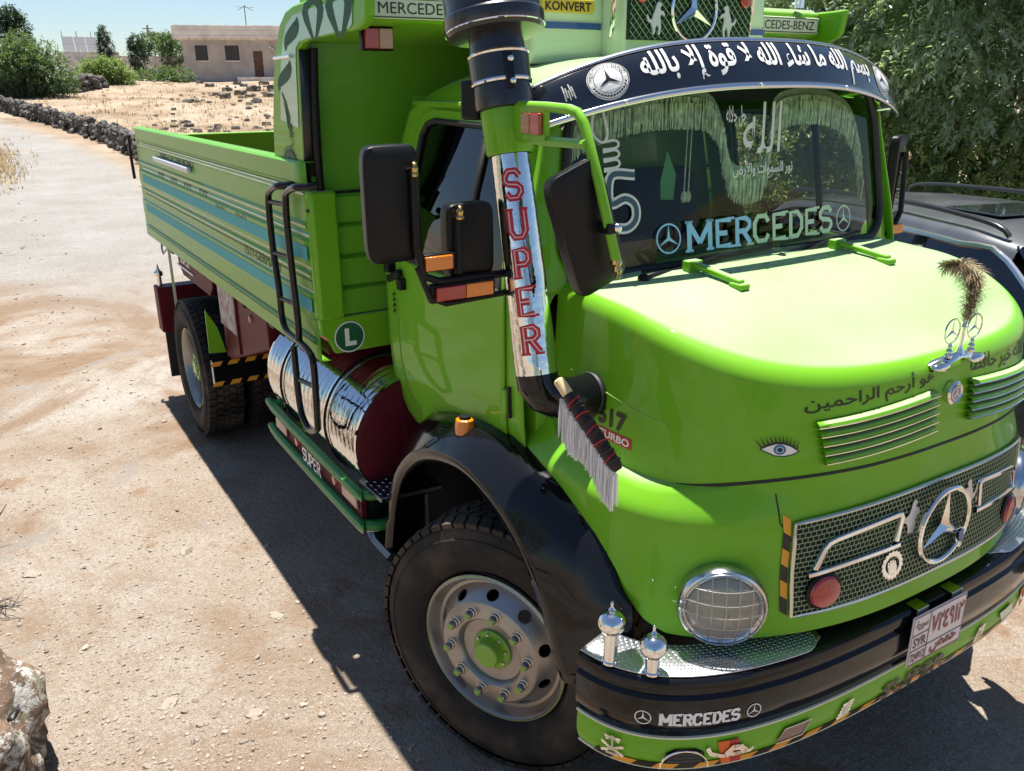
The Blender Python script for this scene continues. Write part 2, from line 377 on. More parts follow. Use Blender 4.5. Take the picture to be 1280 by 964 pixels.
for i, (x, y, z) in enumerate(mb.v):
    d = sqrt((x-CAM.x)**2+(y-CAM.y)**2)
    if d > 300 or x > 6: cols[i] = (1, 0, 0, 1); continue
    s = side_of_wall(x, y) if x < -2 else -9
    sg = s if wall_line[0][1] > -99 else s
    cols[i] = (smooth(-.6, .6, s), smooth(-6, -13, x)*smooth(7.5, 6.0, -s)*(1-smooth(-.6, .6, s)), 0, 1)
ca.data.foreach_set('color', cols.ravel())
gm = bpy.data.materials.new('dry_ground'); gm.use_nodes = True; t = gm.node_tree; N = t.nodes.new; L = t.links.new; b = t.nodes['Principled BSDF']
tc = N('ShaderNodeTexCoord'); P_ = tc.outputs['Object']
def nz(scale, detail=5, rough=.55, dist=0):
    n = N('ShaderNodeTexNoise'); n.inputs['Scale'].default_value = scale; n.inputs['Detail'].default_value = detail; n.inputs['Roughness'].default_value = rough
    n.inputs['Distortion'].default_value = dist; L(P_, n.inputs['Vector']); return n.outputs[0]
def ramp(src, *st):
    r = N('ShaderNodeValToRGB'); e = r.color_ramp.elements
    while len(e) < len(st): e.new(.5)
    for q, (p, c) in zip(e, st): q.position = p; q.color = (*c, 1) if len(c) == 3 else c
    L(src, r.inputs[0]); return r.outputs[0]
def mix(fac, a, c, mode='MIX'):
    m = N('ShaderNodeMix'); m.data_type = 'RGBA'; m.blend_type = mode
    if isinstance(fac, (int, float)): m.inputs[0].default_value = fac
    else: L(fac, m.inputs[0])
    for s_, q in ((a, 6), (c, 7)):
        if isinstance(s_, tuple): m.inputs[q].default_value = (*s_, 1)
        else: L(s_, m.inputs[q])
    return m.outputs[2]
dirt = ramp(nz(1.1, 8, .65), (.30, (0.256, 0.183, 0.124)), (.44, (0.310, 0.247, 0.188)), (.56, (0.348, 0.293, 0.237)), (.72, (0.387, 0.342, 0.293)))
dirt = mix(ramp(nz(.42, 7, .62, .5), (.47, (0, 0, 0)), (.60, (1, 1, 1))), dirt, (0.402, 0.365, 0.315))               # worn chalky rock showing through
dirt = mix(ramp(nz(34, 6, .75), (.36, (1, 1, 1)), (.50, (0, 0, 0))), dirt, mix(.45, dirt, (0.155, 0.106, 0.076)))
dirt = mix(ramp(nz(150, 3, .8), (.38, (1, 1, 1)), (.48, (0, 0, 0))), dirt, mix(.55, dirt, (0.124, 0.084, 0.060)))
dirt = mix(ramp(nz(9, 5, .7, .5), (.34, (.9, .9, .9)), (.42, (0, 0, 0))), dirt, mix(.4, dirt, (0.171, 0.122, 0.083)))   # dark grit
dirt = mix(ramp(nz(95, 2), (.58, (0, 0, 0)), (.66, (.8, .8, .8))), dirt, (0.434, 0.387, 0.338))             # pale grit
dirt = mix(ramp(nz(2.3, 7, .6, .6), (.60, (0, 0, 0)), (.68, (.7, .7, .7))), dirt, (0.232, 0.137, 0.076))    # ochre stains
dirt = mix(ramp(nz(.55, 8, .68, .7), (.46, (0, 0, 0)), (.58, (.95, .95, .95))), dirt, (0.225, 0.150, 0.095))   # brown soil patches
dirt = mix(ramp(nz(.8, 9, .72, 1.2), (.585, (0, 0, 0)), (.62, (.65, .65, .65))), dirt, (0.261, 0.233, 0.206))   # grey bedrock breaking through
road = ramp(nz(.8, 6), (.3, (0.256, 0.238, 0.214)), (.7, (0.320, 0.306, 0.286)))
road = mix(ramp(nz(24, 6, .75), (.38, (.8, .8, .8)), (.50, (0, 0, 0))), road, (0.192, 0.170, 0.150))
road = mix(ramp(nz(3.2, 7, .7, .8), (.54, (0, 0, 0)), (.66, (.5, .5, .5))), road, (0.192, 0.163, 0.136))
field = ramp(nz(.28, 7, .62), (.32, (.165, .120, .080)), (.45, (.275, .205, .140)), (.58, (.335, .270, .195)), (.75, (.37, .32, .255)))
field = mix(ramp(nz(2.6, 6, .7), (.56, (0, 0, 0)), (.66, (.75, .75, .75))), field, (0.096, 0.068, 0.044))
at_ = N('ShaderNodeAttribute'); at_.attribute_name = 'zone'; sp = N('ShaderNodeSeparateColor'); L(at_.outputs['Color'], sp.inputs[0])
col = mix(sp.outputs[1], dirt, road); col = mix(sp.outputs[0], col, field); L(col, b.inputs['Base Color'])
b.inputs['Roughness'].default_value = .95; b.inputs['Specular IOR Level'].default_value = .15
ad = N('ShaderNodeMath'); ad.operation = 'MULTIPLY_ADD'; ad.inputs[1].default_value = .35; L(nz(120, 3), ad.inputs[0]); L(nz(26, 6, .65), ad.inputs[2])
bp = N('ShaderNodeBump'); bp.inputs['Strength'].default_value = 1; bp.inputs['Distance'].default_value = .03; L(ad.outputs[0], bp.inputs['Height']); L(bp.outputs[0], b.inputs['Normal'])
me.materials.append(gm); ground = bpy.data.objects.new('ground', me); COL.objects.link(ground); structure(ground)
ground['label'] = 'dusty pale dirt ground with a track and a dry field behind'
# ================================================================ the truck (front axle at x = 0, nose towards +x, its right side at -y)
truck = thing('dump_truck', 'bright green short-nosed dump truck covered in lettering, chrome and painted ornaments', 'truck')
T = truck
def sup(y, w_, xn, xs, n): r = min(1., abs(y)/w_); return xs+(xn-xs)*max(0., 1-r**n)**(1/n)
def outline(w_, xn, xs, xr, n, k=30, ks=9):           # plan outline from the right side round the nose to the left
    half = []
    for i in range(ks): half.append((xr+(xs-xr)*i/ks, -w_))
    for i in range(k+1):
        a = pi/2*i/k; y = w_*cos(a)**(2/n); x = xs+(xn-xs)*sin(a)**(2/n); half.append((x, -y))
    return half+[(x, -y) for x, y in reversed(half[:-1])]
# ---- bonnet
BW, BXN, BXS, BXR, BN = .83, .958, .30, .075, 2.8
def z_seam(x, y): return 1.385+.075*smooth(.55, .96, x)+.10*smooth(.20, .02, x)
def z_top(x): return 1.892-.018*(x/.1 if x > 0 else 0)*.35-.105*smooth(.35, 1.02, x)
rows = []
for f in [i/6 for i in range(7)]:                     # walls
    o_ = outline(BW-.022*f, BXN-.006*f-.012*f*f, BXS, BXR, BN)
    rows.append([(x, y, z_seam(x, y)*(1-f)+(z_top(x)-.058)*f) for x, y in o_])
for i in range(1, 9):                                 # rounded shoulder
    a = pi/2*i/8; ins = .048*(1-cos(a)); dz = .058*(1-sin(a))
    o_ = outline(BW-.022-ins, BXN-.018-ins*1.0, BXS-ins*.3, BXR, BN)
    rows.append([(x, y, z_top(x)-dz) for x, y in o_])
w0 = BW-.070; x0 = BXN-.066
for s in (.93, .85, .74, .6, .45, .3, .15, .0):       # crowned top
    o_ = outline(w0, x0, BXS-.0255, BXR, BN)
    rows.append([(BXR+(x-BXR)*(.25+.75*s if s < .3 else s*.0+ (.25+.75*s)), y*s, z_top(x*.6+.4*(BXR+(x-BXR)*(.25+.75*s)))*0+z_top(BXR+(x-BXR)*(.25+.75*s))+.022*(1-s*s)) for x, y in o_])
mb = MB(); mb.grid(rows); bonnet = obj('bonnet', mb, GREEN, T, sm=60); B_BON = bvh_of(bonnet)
# ---- cowl between bonnet, doors and windshield
mb = MB(); rr = []
for x, w_, zt in ((-.16, .885, 1.86), (-.03, .880, 1.875), (.055, .872, 1.885), (.068, .84, 1.868)):
    pr = [(-w_-.012, 1.20), (-w_-.006, 1.45), (-w_, 1.70)]
    for i in range(0, 7): a = pi/2*i/6; pr.append((-w_+.09*(1-cos(a)), zt-.09+.09*sin(a)))
    pr += [(-w_*.6, zt+.012), (-w_*.3, zt+.02)]; pr = pr+[(0, zt+.022)]+[(-y, z) for y, z in reversed(pr)]
    rr.append([(x, y, z) for y, z in pr])
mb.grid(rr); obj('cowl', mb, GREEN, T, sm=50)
# ---- lower front: fenders and nose
FXS = .30; FXR = -.72
def FNz(z): return 2.6
ATTPX = ((535, 523), (560, 519), (593, 526), (633, 545), (662, 571), (699, 610), (739, 667), (757, 705), (772, 747), (785, 778))
ATT = [(-.80, 1.10)]+[(p.x, p.z) for p in (at(*q, 'y', -.928) for q in ATTPX)]
def fw(z): return .842+.085*smooth(1.44, 1.30, z)+.010*smooth(1.22, .95, z)
def fxn(z): return .962+.010*smooth(1.42, 1.2, z)+.016*smooth(1.2, 1.0, z)
def z_low(x, y):
    a = lerp_tab(ATT, x); c = .945+.020*smooth(.62, .98, x)
    return a if x < ATT[-1][0] else c+(ATT[-1][1]-c)*max(0, 1-(x-ATT[-1][0])/.06)
def FX(y, z, off=0):                                  # nose surface
    return sup(y, fw(z), fxn(z), FXS, FNz(z))+off
def FP(y, z, off=0):
    e = .004; x = FX(y, z); nx = V((1, -(FX(y+e, z)-FX(y-e, z))/(2*e), -(FX(y, z+e)-FX(y, z-e))/(2*e))).normalized()
    return V((x, y, z))+nx*off
rows = []; KS, KA = 14, 64
par = [('s', i/KS) for i in range(KS)]+[('a', pi/2*i/KA) for i in range(KA+1)]
def fas_pt(q, z, sg):
    w_, xn, n = fw(z), fxn(z), FNz(z)
    if q[0] == 's': return (FXR+(FXS-FXR)*q[1], sg*w_, z)
    return (FXS+(xn-FXS)*sin(q[1])**(2/n), sg*w_*max(0, cos(q[1]))**(2/n), z)
for i in range(0, 25):
    f = i/24; r = []
    for sg, qs in ((-1, par), (1, par[:-1][::-1])):
        for q in qs:
            bx, by, _ = fas_pt(q, 1.2, sg); zs = z_seam(bx, by)-.006; zl = z_low(bx, by); p = fas_pt(q, zs+(zl-zs)*f, sg); r.append(p)
    rows.append(r)
top_in = [(p[0]-.03*(p[0] > .3), p[1]*.955, p[2]+.012) for p in rows[0]]
bot_in = [(p[0]-.045*(p[0] > .3), p[1]*.955, p[2]-.018) for p in rows[-1]]
bot_in2 = [(p[0]-.10*(p[0] > .3), p[1]*.90, p[2]-.012) for p in rows[-1]]
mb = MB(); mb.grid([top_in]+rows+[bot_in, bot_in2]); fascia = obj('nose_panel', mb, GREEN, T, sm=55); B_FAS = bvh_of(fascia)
# dark gap strip under the bonnet edge, and panel joints of the nose
mb = MB(); mb.tube([(x-.004*(x > .3), y*.995, z_seam(x, y)-.003) for x, y in outline(BW+.004, BXN+.002, BXS, BXR, BN)], .006, 6); obj('bonnet_gap', mb, SEAL, T)
for sg in (-1, 1):
    mb = MB(); mb.tube([FP(sg*.60, 1.40-.02*k, .0005) if k < 5 else FP(sg*(.60-.012*(k-4)), 1.40-.02*k, .0005) for k in range(0, 8)], .0022, 5); obj('panel_joint', mb, SEAL, T)
    mb = MB(); q = [B_BON.ray_cast(V((x, sg*1.2, 1.64-.13*x)), V((0, -sg, 0)))[0] for x in [.12+.06*i for i in range(9)]]
    mb.tube([p for p in q if p], .0025, 5); obj('bonnet_crease', mb, GREEN, T)
# ---- wheel-arch flares and liners
LIP = [(-.82, -1.085, .50), (-.80, -1.085, .62), (-.70, -1.09, .90), (-.56, -1.09, 1.07), (-.38, -1.09, 1.175), (-.15, -1.085, 1.228), (.038, -1.08, 1.205), (.205, -1.075, 1.131), (.314, -1.07, 1.035), (.38, -1.06, .913), (.43, -1.05, .78), (.47, -1.04, .70)]
ATL = [(-.84, -.88, .50), (-.84, -.88, .66), (-.82, -.88, .98)]+[V((p.x, -.905, p.z+.012)) for p in (at(*q, 'y', -.928) for q in ATTPX)]+[(.63, -.89, .76)]
def flare(sg):
    A = catmull(ATL, 40); Bq = catmull(LIP, 40); rows = []
    for s in (0, .15, .32, .5, .68, .84, .95, 1.0):
        r = []
        for a, b_ in zip(A, Bq):
            p = a.lerp(b_, s); rd = V((p.x+.12, 0, p.z-.48)).normalized(); p = p+rd*(.042*sin(pi*min(1, s*.92))); p.y *= -sg; r.append(p)
        rows.append(r)
    r = []
    for a, b_ in zip(A, Bq): rd = V((b_.x+.12, 0, b_.z-.48)).normalized(); p = b_-rd*.035+V((0, .012, 0)); p.y *= -sg; r.append(p)
    rows.append(r); m_ = MB(); m_.grid(rows); return m_
for sg in (-1, 1):
    obj('fender_flare', flare(sg), BLACK, T, solid=.008, sm=60)
    mb = MB(); A = catmull(ATL, 30); rows = [[(p.x, sg*y, p.z-.02) for p in A] for y in (.86, .40)]; mb.grid(rows); obj('wheel_arch_liner', mb, DARK, T, solid=.01)
    mb = MB(); mb.box((-.84, sg*.36, .55), (.55, sg*.40, 1.25)); obj('inner_fender', mb, DARK, T)
# marker lamp on the right flare
for sg in (-1, 1):
    lm = obj('fender_lamp', MB().lathe([(.0, 0), (.030, .0), (.034, .012), (.034, .02)], (-.22, sg*1.0, 1.282), (0, 0, 1), 16), BLACKM, T)
    obj('lamp_lens', MB().lathe([(.036, 0), (.037, .03), (.033, .052), (.012, .06), (0, .06)], (-.22, sg*1.0, 1.302), (0, 0, 1), 18), AMBER, lm)
    obj('lamp_cap', MB().lathe([(.022, 0), (.022, .008), (0, .012)], (-.22, sg*1.0, 1.360), (0, 0, 1), 14), BLACKM, lm)
    obj('lamp_bracket', MB().tube([(-.22, sg*1.0, 1.288), (-.15, sg*.97, 1.292), (-.10, sg*.93, 1.305)], [.018, .012, .008], 8), BLACKM, lm)

# ---- bonnet face: louvres, emblem, lettering, eyes
def BX(y, z): return sup(y, BW-.012, BXN-.008, BXS, BN)
def BP(y, z, off=0):
    h = B_BON.ray_cast(V((1.5, y, z)), V((-1, 0, 0)))
    return (h[0]+V((abs(h[1].x), h[1].y if h[1].x > 0 else -h[1].y, h[1].z if h[1].x > 0 else -h[1].z))*off) if h[0] else V((BX(y, z), y, z))
for sg in (-1, 1):
    y0, y1 = .085, .51
    for k in range(5):
        z = 1.628-.026*k; mb = MB(); rows = []
        for dz, o in ((.013, .004), (.006, .020), (-.004, .024), (-.006, .018), (-.0085, .004)):
            rows.append([BP(sg*(y0+(y1-.006*(k)-y0)*i/12), z+dz-(.030*i/12), o) for i in range(13)])
        mb.grid(rows); l_ = obj('louvre', mb, GREEN, bonnet, solid=.002)
        mb = MB(); mb.tube([BP(sg*(y0+(y1-.006*k-y0)*i/12), z-.003-(.030*i/12), .0245) for i in range(13)], .0022, 5); obj('louvre_trim', mb, CHROME, bonnet)
em = obj('bonnet_emblem', MB().lathe([(.0, 0), (.036, 0), (.036, .016), (.030, .022), (.027, .018), (0, .018)], BP(0, 1.617), (1, 0, .05), 28), CHROME, bonnet)
sheet('emblem_face', disc2d(.026), plane_fn(BP(0, 1.617)+V((.0195, 0, 0)), (0, 1, 0), (0, 0, 1)), mat('emblem_grey', (.35, .36, .38), .3, metal=.6), bonnet, cut=0)
sheet('emblem_star', star2d(.022, .12), plane_fn(BP(0, 1.617)+V((.0215, 0, 0)), (0, 1, 0), (0, 0, 1)), WHITE, bonnet, cut=0)
s1 = text2d(arabic('هو أرحم الراحمين'), .012, .46, .062)
sheet('lettering', s1, lambda a, b: BP(-.31+a, 1.683+b-.020*abs(a-.31)/.4*1.0, .002), BLK, bonnet, cut=.03)
s1 = text2d(arabic('فالله خير حافظا'), .012, .40, .062)
sheet('lettering', s1, lambda a, b: BP(.30+a, 1.683+b-.020*abs(a+.30)/.4, .002), BLK, bonnet, cut=.03)
def eye_shapes():
    up = [(-.075, .002), (-.05, .020), (-.02, .032), (.01, .031), (.04, .018), (.07, -.008)]; lo = [(.045, -.022), (.01, -.030), (-.025, -.026), (-.05, -.012)]
    out = [(WHITE, poly2d(up+lo)), (BLK, stroke2d(up, [.004, .009, .010, .010, .008, .004])), (BLK, stroke2d([up[-1]]+lo+[up[0]], .0045)), (SKYBLUE, move2d(disc2d(.022), -.005, .002)), (BLK, move2d(disc2d(.022, r0=.017), -.005, .002)), (BLK, move2d(disc2d(.010), -.005, .002))]
    L_ = []
    for i in range(11):
        t = i/10; x = -.07+.13*t; y = .006+.030*sin(pi*min(1, t*.95+.05)); L_.append(stroke2d([(x, y), (x-.010+.012*t, y+.018), (x-.022+.034*t, y+.034)], [.007, .004, .001]))
    return out+[(BLK, join2d(*L_))]
for sg in (-1, 1):
    for k, (m_, sh) in enumerate(eye_shapes()):
        sheet('eye_decal', sh if sg < 0 else move2d(sh, sx=-1), lambda a, b, sg=sg, k=k: BP(sg*.595+a*.62, 1.532+b*.62, .0015+.0006*k), m_, bonnet, cut=.03)
# model badge on the bonnet side
for sg in (-1, 1):
    fn = lambda x, z, off: (lambda h: h[0]+V((0, sg*off, 0)))(B_BON.ray_cast(V((x, sg*1.5, z)), V((0, -sg, 0))))
    sheet('model_badge', text2d('1517', .02, .155, .055), lambda a, b, sg=sg: fn(.375-sg*a, 1.520+b, .004), BLK, bonnet, thick=.004)
    sheet('turbo_plate', rect2d(.15, .034), lambda a, b, sg=sg: fn(.405-sg*a, 1.466+b, .002), REDV, bonnet)
    sheet('turbo_lettering', text2d('TURBO', .03, .137, .024), lambda a, b, sg=sg: fn(.405-sg*a, 1.466+b, .0035), WHITE, bonnet)
# latches at the rear of the bonnet
for sg in (-1, 1):
    mb = MB(); mb.obox((.335, sg*.365, z_top(.33)+.034), (.105, 0, -.012), (0, .014, 0), (0, 0, .010)); mb.obox((.43, sg*.365, z_top(.43)+.022), (.028, 0, 0), (0, .020, 0), (0, 0, .010))
    l_ = obj('bonnet_latch', mb, GREEN, bonnet, bevel=.005); mb = MB(); mb.box((.20, sg*.365-.03, 1.885), (.235, sg*.365+.03, 1.93)); obj('latch_bracket', mb, GREEN, bonnet, bevel=.004)
# ornament: base, two ringed stars, pampas plume
oz = .965; bz = 1.708
mb = MB(); rows = []
for i in range(17):
    y = -.105+.21*i/16; t = abs(y)/.105; zc = bz+.028-.030*t**2; wd = .010+.016*t; xx = .955-.03*t*t
    rows.append([(xx-wd, y, zc-.008), (xx-wd*.6, y, zc+.006), (xx, y, zc+.009), (xx+wd*.7, y, zc+.005), (xx+wd, y, zc-.010), (xx, y, zc-.014)])
mb.grid(rows, cu=True); orn = obj('bonnet_ornament', mb, CHROME, T, sm=60)
obj('ornament_wing', MB().ball((.955, -.085, bz+.004), .03, 14, 8, (.7, 1.3, .5)), CHROME, orn); obj('ornament_wing', MB().ball((.955, .085, bz+.004), .03, 14, 8, (.7, 1.3, .5)), CHROME, orn)
for y in (-.055, .055):
    obj('star_stalk', MB().lathe([(.010, 0), (.012, .008), (.006, .014), (.010, .020), (.005, .028), (.007, .034), (.003, .044)], (.955, y, bz+.026), (0, 0, 1), 12), CHROME, orn)
    sr = obj('star_ring', MB().torus((.955, y, bz+.104), (1, 0, 0), .036, .0026, 36, 6), CHROME, orn)
    mb = MB()
    for k in range(3):
        a = pi/2+2*pi*k/3; mb.tube([(.955, y, bz+.104), (.955, y+.036*cos(a), bz+.104+.036*sin(a))], [.005, .001], 4)
    obj('star', mb, CHROME, orn)
obj('plume_holder', MB().lathe([(.014, 0), (.010, .012), (.0055, .03), (.0055, .075), (.008, .08), (.005, .085), (.004, .11)], (.955, 0, bz+.03), (0, 0, 1), 12), CHROME, orn)
PLM = mat('dry_plume', (.33, .25, .15), .9, var=.35, var_scale=30)
mb = MB(); rng = random.Random(4)
stem = catmull([(.955, 0, bz+.115), (.956, .008, bz+.16), (.957, .014, bz+.21), (.95, .008, bz+.25), (.935, -.025, bz+.285), (.915, -.075, bz+.288)], 24)
mb.tube(stem, [.006*(1-.7*i/23) for i in range(24)], 5)
for i in range(1500):
    t = rng.random()**.8; k = min(22, int(t*23)); p = stem[k].lerp(stem[k+1], t*23-k); d = (stem[k+1]-stem[k]).normalized()
    o = V((rng.gauss(0, 1), rng.gauss(0, 1), rng.gauss(0, 1))); o = (o-d*o.dot(d)).normalized(); L_ = (.026+.034*sin(pi*min(1, t*1.1+.12)))*(rng.uniform(.6, 1.25))
    q1 = p+o*L_*.5+d*L_*.45; q2 = p+o*L_+d*L_*.55+V((0, 0, -.35*L_)); s_ = d.cross(o)*.0009
    mb.add([p-s_*1.6, p+s_*1.6, q1+s_, q1-s_, q2], [(0, 1, 2, 3), (3, 2, 4)])
obj('plume', mb, PLM, orn, sm=0, kind='stuff')
# ---- grille with wire mesh and chrome
gy = .562
def gz0(y): return 1.028+.012*(1-(abs(y)/gy)**2)          # lower edge
def gz1(y): return 1.318+.028*(1-(abs(y)/gy)**2)          # upper edge
mb = MB(); ys = [-gy+2*gy*i/40 for i in range(41)]
mb.grid([[FP(y, gz0(y)+(gz1(y)-gz0(y))*k/6, .004) for y in ys] for k in range(7)])
grille = obj('grille', mb, mat('grille_backing', (.010, .022, .012), .8), T)
WIRE = mat('grille_wire', (.21, .31, .19), .4, metal=.5)
mb = MB(); NY = 70; NZ = 19; cw = 2*gy/NY
def strip(p, q, w_, u):
    mb.add([p-u*w_, p+u*w_, q+u*w_, q-u*w_], [(0, 1, 2, 3)])
for k in range(1, NZ):
    for i in range(NY):
        f = k/NZ; ya, yb = -gy+cw*i, -gy+cw*(i+1)
        za = gz0(ya)+(gz1(ya)-gz0(ya))*f; zb = gz0(yb)+(gz1(yb)-gz0(yb))*f; strip(FP(ya, za, .013), FP(yb, zb, .013), .0016, V((0, 0, 1)))
for i in range(1, NY):
    y = -gy+cw*i
    for k in range(NZ):
        yo = (cw*.5 if k % 2 else 0)-cw*.25; za = gz0(y)+(gz1(y)-gz0(y))*k/NZ; zb = gz0(y)+(gz1(y)-gz0(y))*(k+1)/NZ
        strip(FP(y+yo, za, .0125), FP(y+yo, zb, .0125), .0016, V((0, 1, 0)))
obj('grille_mesh', mb, WIRE, grille, sm=0, kind='stuff')
edge = [FP(y, gz1(y), .008) for y in ys]+[FP(gy, gz1(gy)+(gz0(gy)-gz1(gy))*k/6, .008) for k in range(1, 6)]+[FP(y, gz0(y), .008) for y in reversed(ys)]+[FP(-gy, gz0(gy)+(gz1(gy)-gz0(gy))*k/6, .008) for k in range(1, 6)]
obj('grille_frame', MB().tube(edge, .007, 8, closed=True), mat('satin_trim', (.55, .58, .52), .25, metal=.9), grille)
for sg in (-1, 1):                                     # hazard strip beside the mesh
    for k in range(6):
        mb = MB(); za, zb = 1.03+.05*k, 1.08+.05*k; mb.add([FP(sg*(gy+.010), za+.0, .004), FP(sg*(gy+.030), za+.015, .004), FP(sg*(gy+.030), zb+.015, .004), FP(sg*(gy+.010), zb, .004)], [(0, 1, 2, 3)])
        obj('hazard_stripe', mb, YELLOW if k % 2 else BLK, grille)
    lamp = obj('grille_lamp', MB().lathe([(.058, -.01), (.060, .012), (.052, .018)], FP(sg*.468, 1.098, .004), (1, sg*.25, 0), 28), BLACKM, grille)
    obj('grille_lamp_lens', MB().lathe([(.053, .014), (.046, .026), (.025, .033), (0, .035)], FP(sg*.468, 1.098, .004), (1, sg*.25, 0), 28), REDL, grille)
def GP(off): return lambda a, b: FP(a, b, off)
def bar(pts, w_, h, m_=CHROME, nm='chrome_moulding'):
    mb = MB(); rows = []
    P = [FP(y, z, 0) for y, z in pts]
    for i, (y, z) in enumerate(pts):
        a = pts[max(0, i-1)]; c = pts[min(len(pts)-1, i+1)]; ty, tz = c[0]-a[0], c[1]-a[1]; l = sqrt(ty*ty+tz*tz); ny, nz_ = -tz/l, ty/l
        rows.append([FP(y+ny*w_, z+nz_*w_, .012), FP(y+ny*w_*.7, z+nz_*w_*.7, .012+h), FP(y-ny*w_*.7, z-nz_*w_*.7, .012+h), FP(y-ny*w_, z-nz_*w_, .012)])
    mb.grid(rows, cu=True); return obj(nm, mb, m_, grille, bevel=.002)
def interp2(pts, n): return [(p.x, p.y) for p in catmull([(a, b, 0) for a, b in pts], n)]
for sg in (-1, 1):
    bar(interp2([(sg*.52, 1.155), (sg*.36, 1.175), (sg*.195, 1.184)], 14), .010, .012)
    bar([(sg*.50, 1.172), (sg*.475, 1.235), (sg*.462, 1.25), (sg*.44, 1.258), (sg*.32, 1.276), (sg*.215, 1.285), (sg*.202, 1.283), (sg*.198, 1.272), (sg*.210, 1.200)], .010, .012)
sc_ = FP(0, 1.197, .03)
obj('star_ring', MB().torus(sc_, (1, 0, 0), .122, .009, 56, 8), CHROME, grille)
mb = MB()
for k in range(3):
    a = pi/2+2*pi*k/3; tip = sc_+V((0, .118*cos(a), .118*sin(a))); l_ = sc_+V((0, .024*cos(a+pi/3), .024*sin(a+pi/3))); r_ = sc_+V((0, .024*cos(a-pi/3), .024*sin(a-pi/3)))
    mb.add([sc_+V((.016, 0, 0)), l_, tip, r_], [(0, 1, 2), (0, 2, 3)])
obj('star', mb, CHROME, grille, sm=0)
# small chrome badges on the mesh: rampant horses, round hand badge, shield
HORSE = [(-.010, -.050), (-.002, -.048), (.000, -.030), (.008, -.018), (.016, -.030), (.012, -.050), (.020, -.050), (.026, -.026), (.022, -.006), (.020, .010), (.030, .016), (.038, .008), (.042, .014), (.032, .026), (.022, .026), (.018, .036), (.026, .044), (.022, .050), (.010, .054), (.002, .044), (-.004, .026), (-.012, .010), (-.016, -.004), (-.028, .000), (-.036, .014), (-.040, .010), (-.034, -.008), (-.020, -.014), (-.012, -.030)]
for y, f in ((-.152, .9), (.152, -.9)):
    sheet('horse_badge', move2d(poly2d(HORSE), y, 1.255, .98, 0, f), GP(.016), BADGE, grille, cut=0, thick=.006)
cog = [((.046 if i % 2 else .040)*cos(2*pi*i/36), (.046 if i % 2 else .040)*sin(2*pi*i/36)) for i in range(36)]
n_ = len(cog); ring = (cog+[(.030*cos(2*pi*i/36), .030*sin(2*pi*i/36)) for i in range(36)], [(i, (i+1) % 36, 36+(i+1) % 36, 36+i) for i in range(36)])
sheet('round_badge', move2d(ring, -.215, 1.115), GP(.016), CHROME, grille, cut=0, thick=.005)
fing = [move2d(stroke2d([(-.018+.009*k, -.005), (-.018+.009*k, .018-.004*abs(k-1.5))], .007), -.215, 1.115) for k in range(4)]+[move2d(disc2d(.018), -.215, 1.104)]
sheet('hand_emblem', join2d(*fing), GP(.017), CHROME, grille, cut=0, thick=.004)
sheet('shield_badge', move2d(poly2d([(-.022, .03), (.022, .03), (.024, 0), (.012, -.028), (0, -.036), (-.012, -.028), (-.024, 0)]), .095, 1.13), GP(.030), CHROME, grille, cut=0, thick=.004)
sheet('shield_field', move2d(poly2d([(-.015, .022), (.015, .022), (.016, 0), (0, -.024), (-.016, 0)]), .095, 1.13), GP(.0355), BLUEP, grille, cut=0)
# ---- headlights with wire guards
LENSF = mat('fluted_lens', (.40, .37, .33), .12, coat=1, bump=.004, bump_scale=30, stretch=(1, 6, 1)); LENSF.node_tree.nodes['Principled BSDF'].inputs['Alpha'].default_value = .70
RCV = mat('headlamp_reflector', (.75, .75, .74), .12, metal=1)
for sg in (-1, 1):
    c = V((.783, sg*.718, 1.078)); ax = V((1, sg*.75, -.06)).normalized()
    hl = obj('headlight', MB().lathe([(.112, -.10), (.124, .0), (.129, .04), (.130, .052), (.124, .066), (.112, .072), (.104, .068), (.100, .060)], c, ax, 40), mat('headlamp_bezel', (.55, .57, .60), .16, metal=1), T, sm=40)
    obj('reflector', MB().lathe([(.103, .055), (.092, .02), (.070, -.02), (.04, -.045), (.0, -.05)], c, ax, 36), RCV, hl)
    obj('bulb_cap', MB().lathe([(.022, -.045), (.022, .0), (.016, .012), (0, .014)], c, ax, 16), mat('bulb_amber', (.55, .33, .16), .2, metal=.3), hl)
    obj('lens', MB().lathe([(.106, .060), (.092, .075), (.065, .086), (.033, .092), (0, .094)], c, ax, 40), LENSF, hl)
    u = V((0, 0, 1)); u = (u-ax*u.dot(ax)).normalized(); w_ = ax.cross(u); mb = MB()
    for k in range(-7, 8):                             # fluted lens ribs
        x = k*.0125; h = sqrt(max(0, .098**2-x*x)); mb.tube([c+w_*x+u*(h*t_)+ax*(.062+.032*(1-(x*x+h*h*t_*t_)/.0110)) for t_ in (-.95, -.5, 0, .5, .95)], .0012, 4)
    obj('lens_rib', mb, GLASS_L, hl)
    mb = MB()
    for k in (-2, -1, 0, 1, 2):
        for aa, bb in ((u, w_), (w_, u)):
            x = k*.038; h = sqrt(max(.0004, .117**2-x*x)); mb.tube([c+aa*x+bb*(h*t_)+ax*(.074+.038*max(0, 1-(x*x+h*h*t_*t_)/.0138)) for t_ in (-1, -.75, -.5, -.25, 0, .25, .5, .75, 1)], .0016, 5)
    mb.torus(c+ax*.073, ax, .118, .0024, 40, 6); obj('lamp_guard', mb, mat('guard_wire', (.42, .42, .42), .3, metal=1), hl)
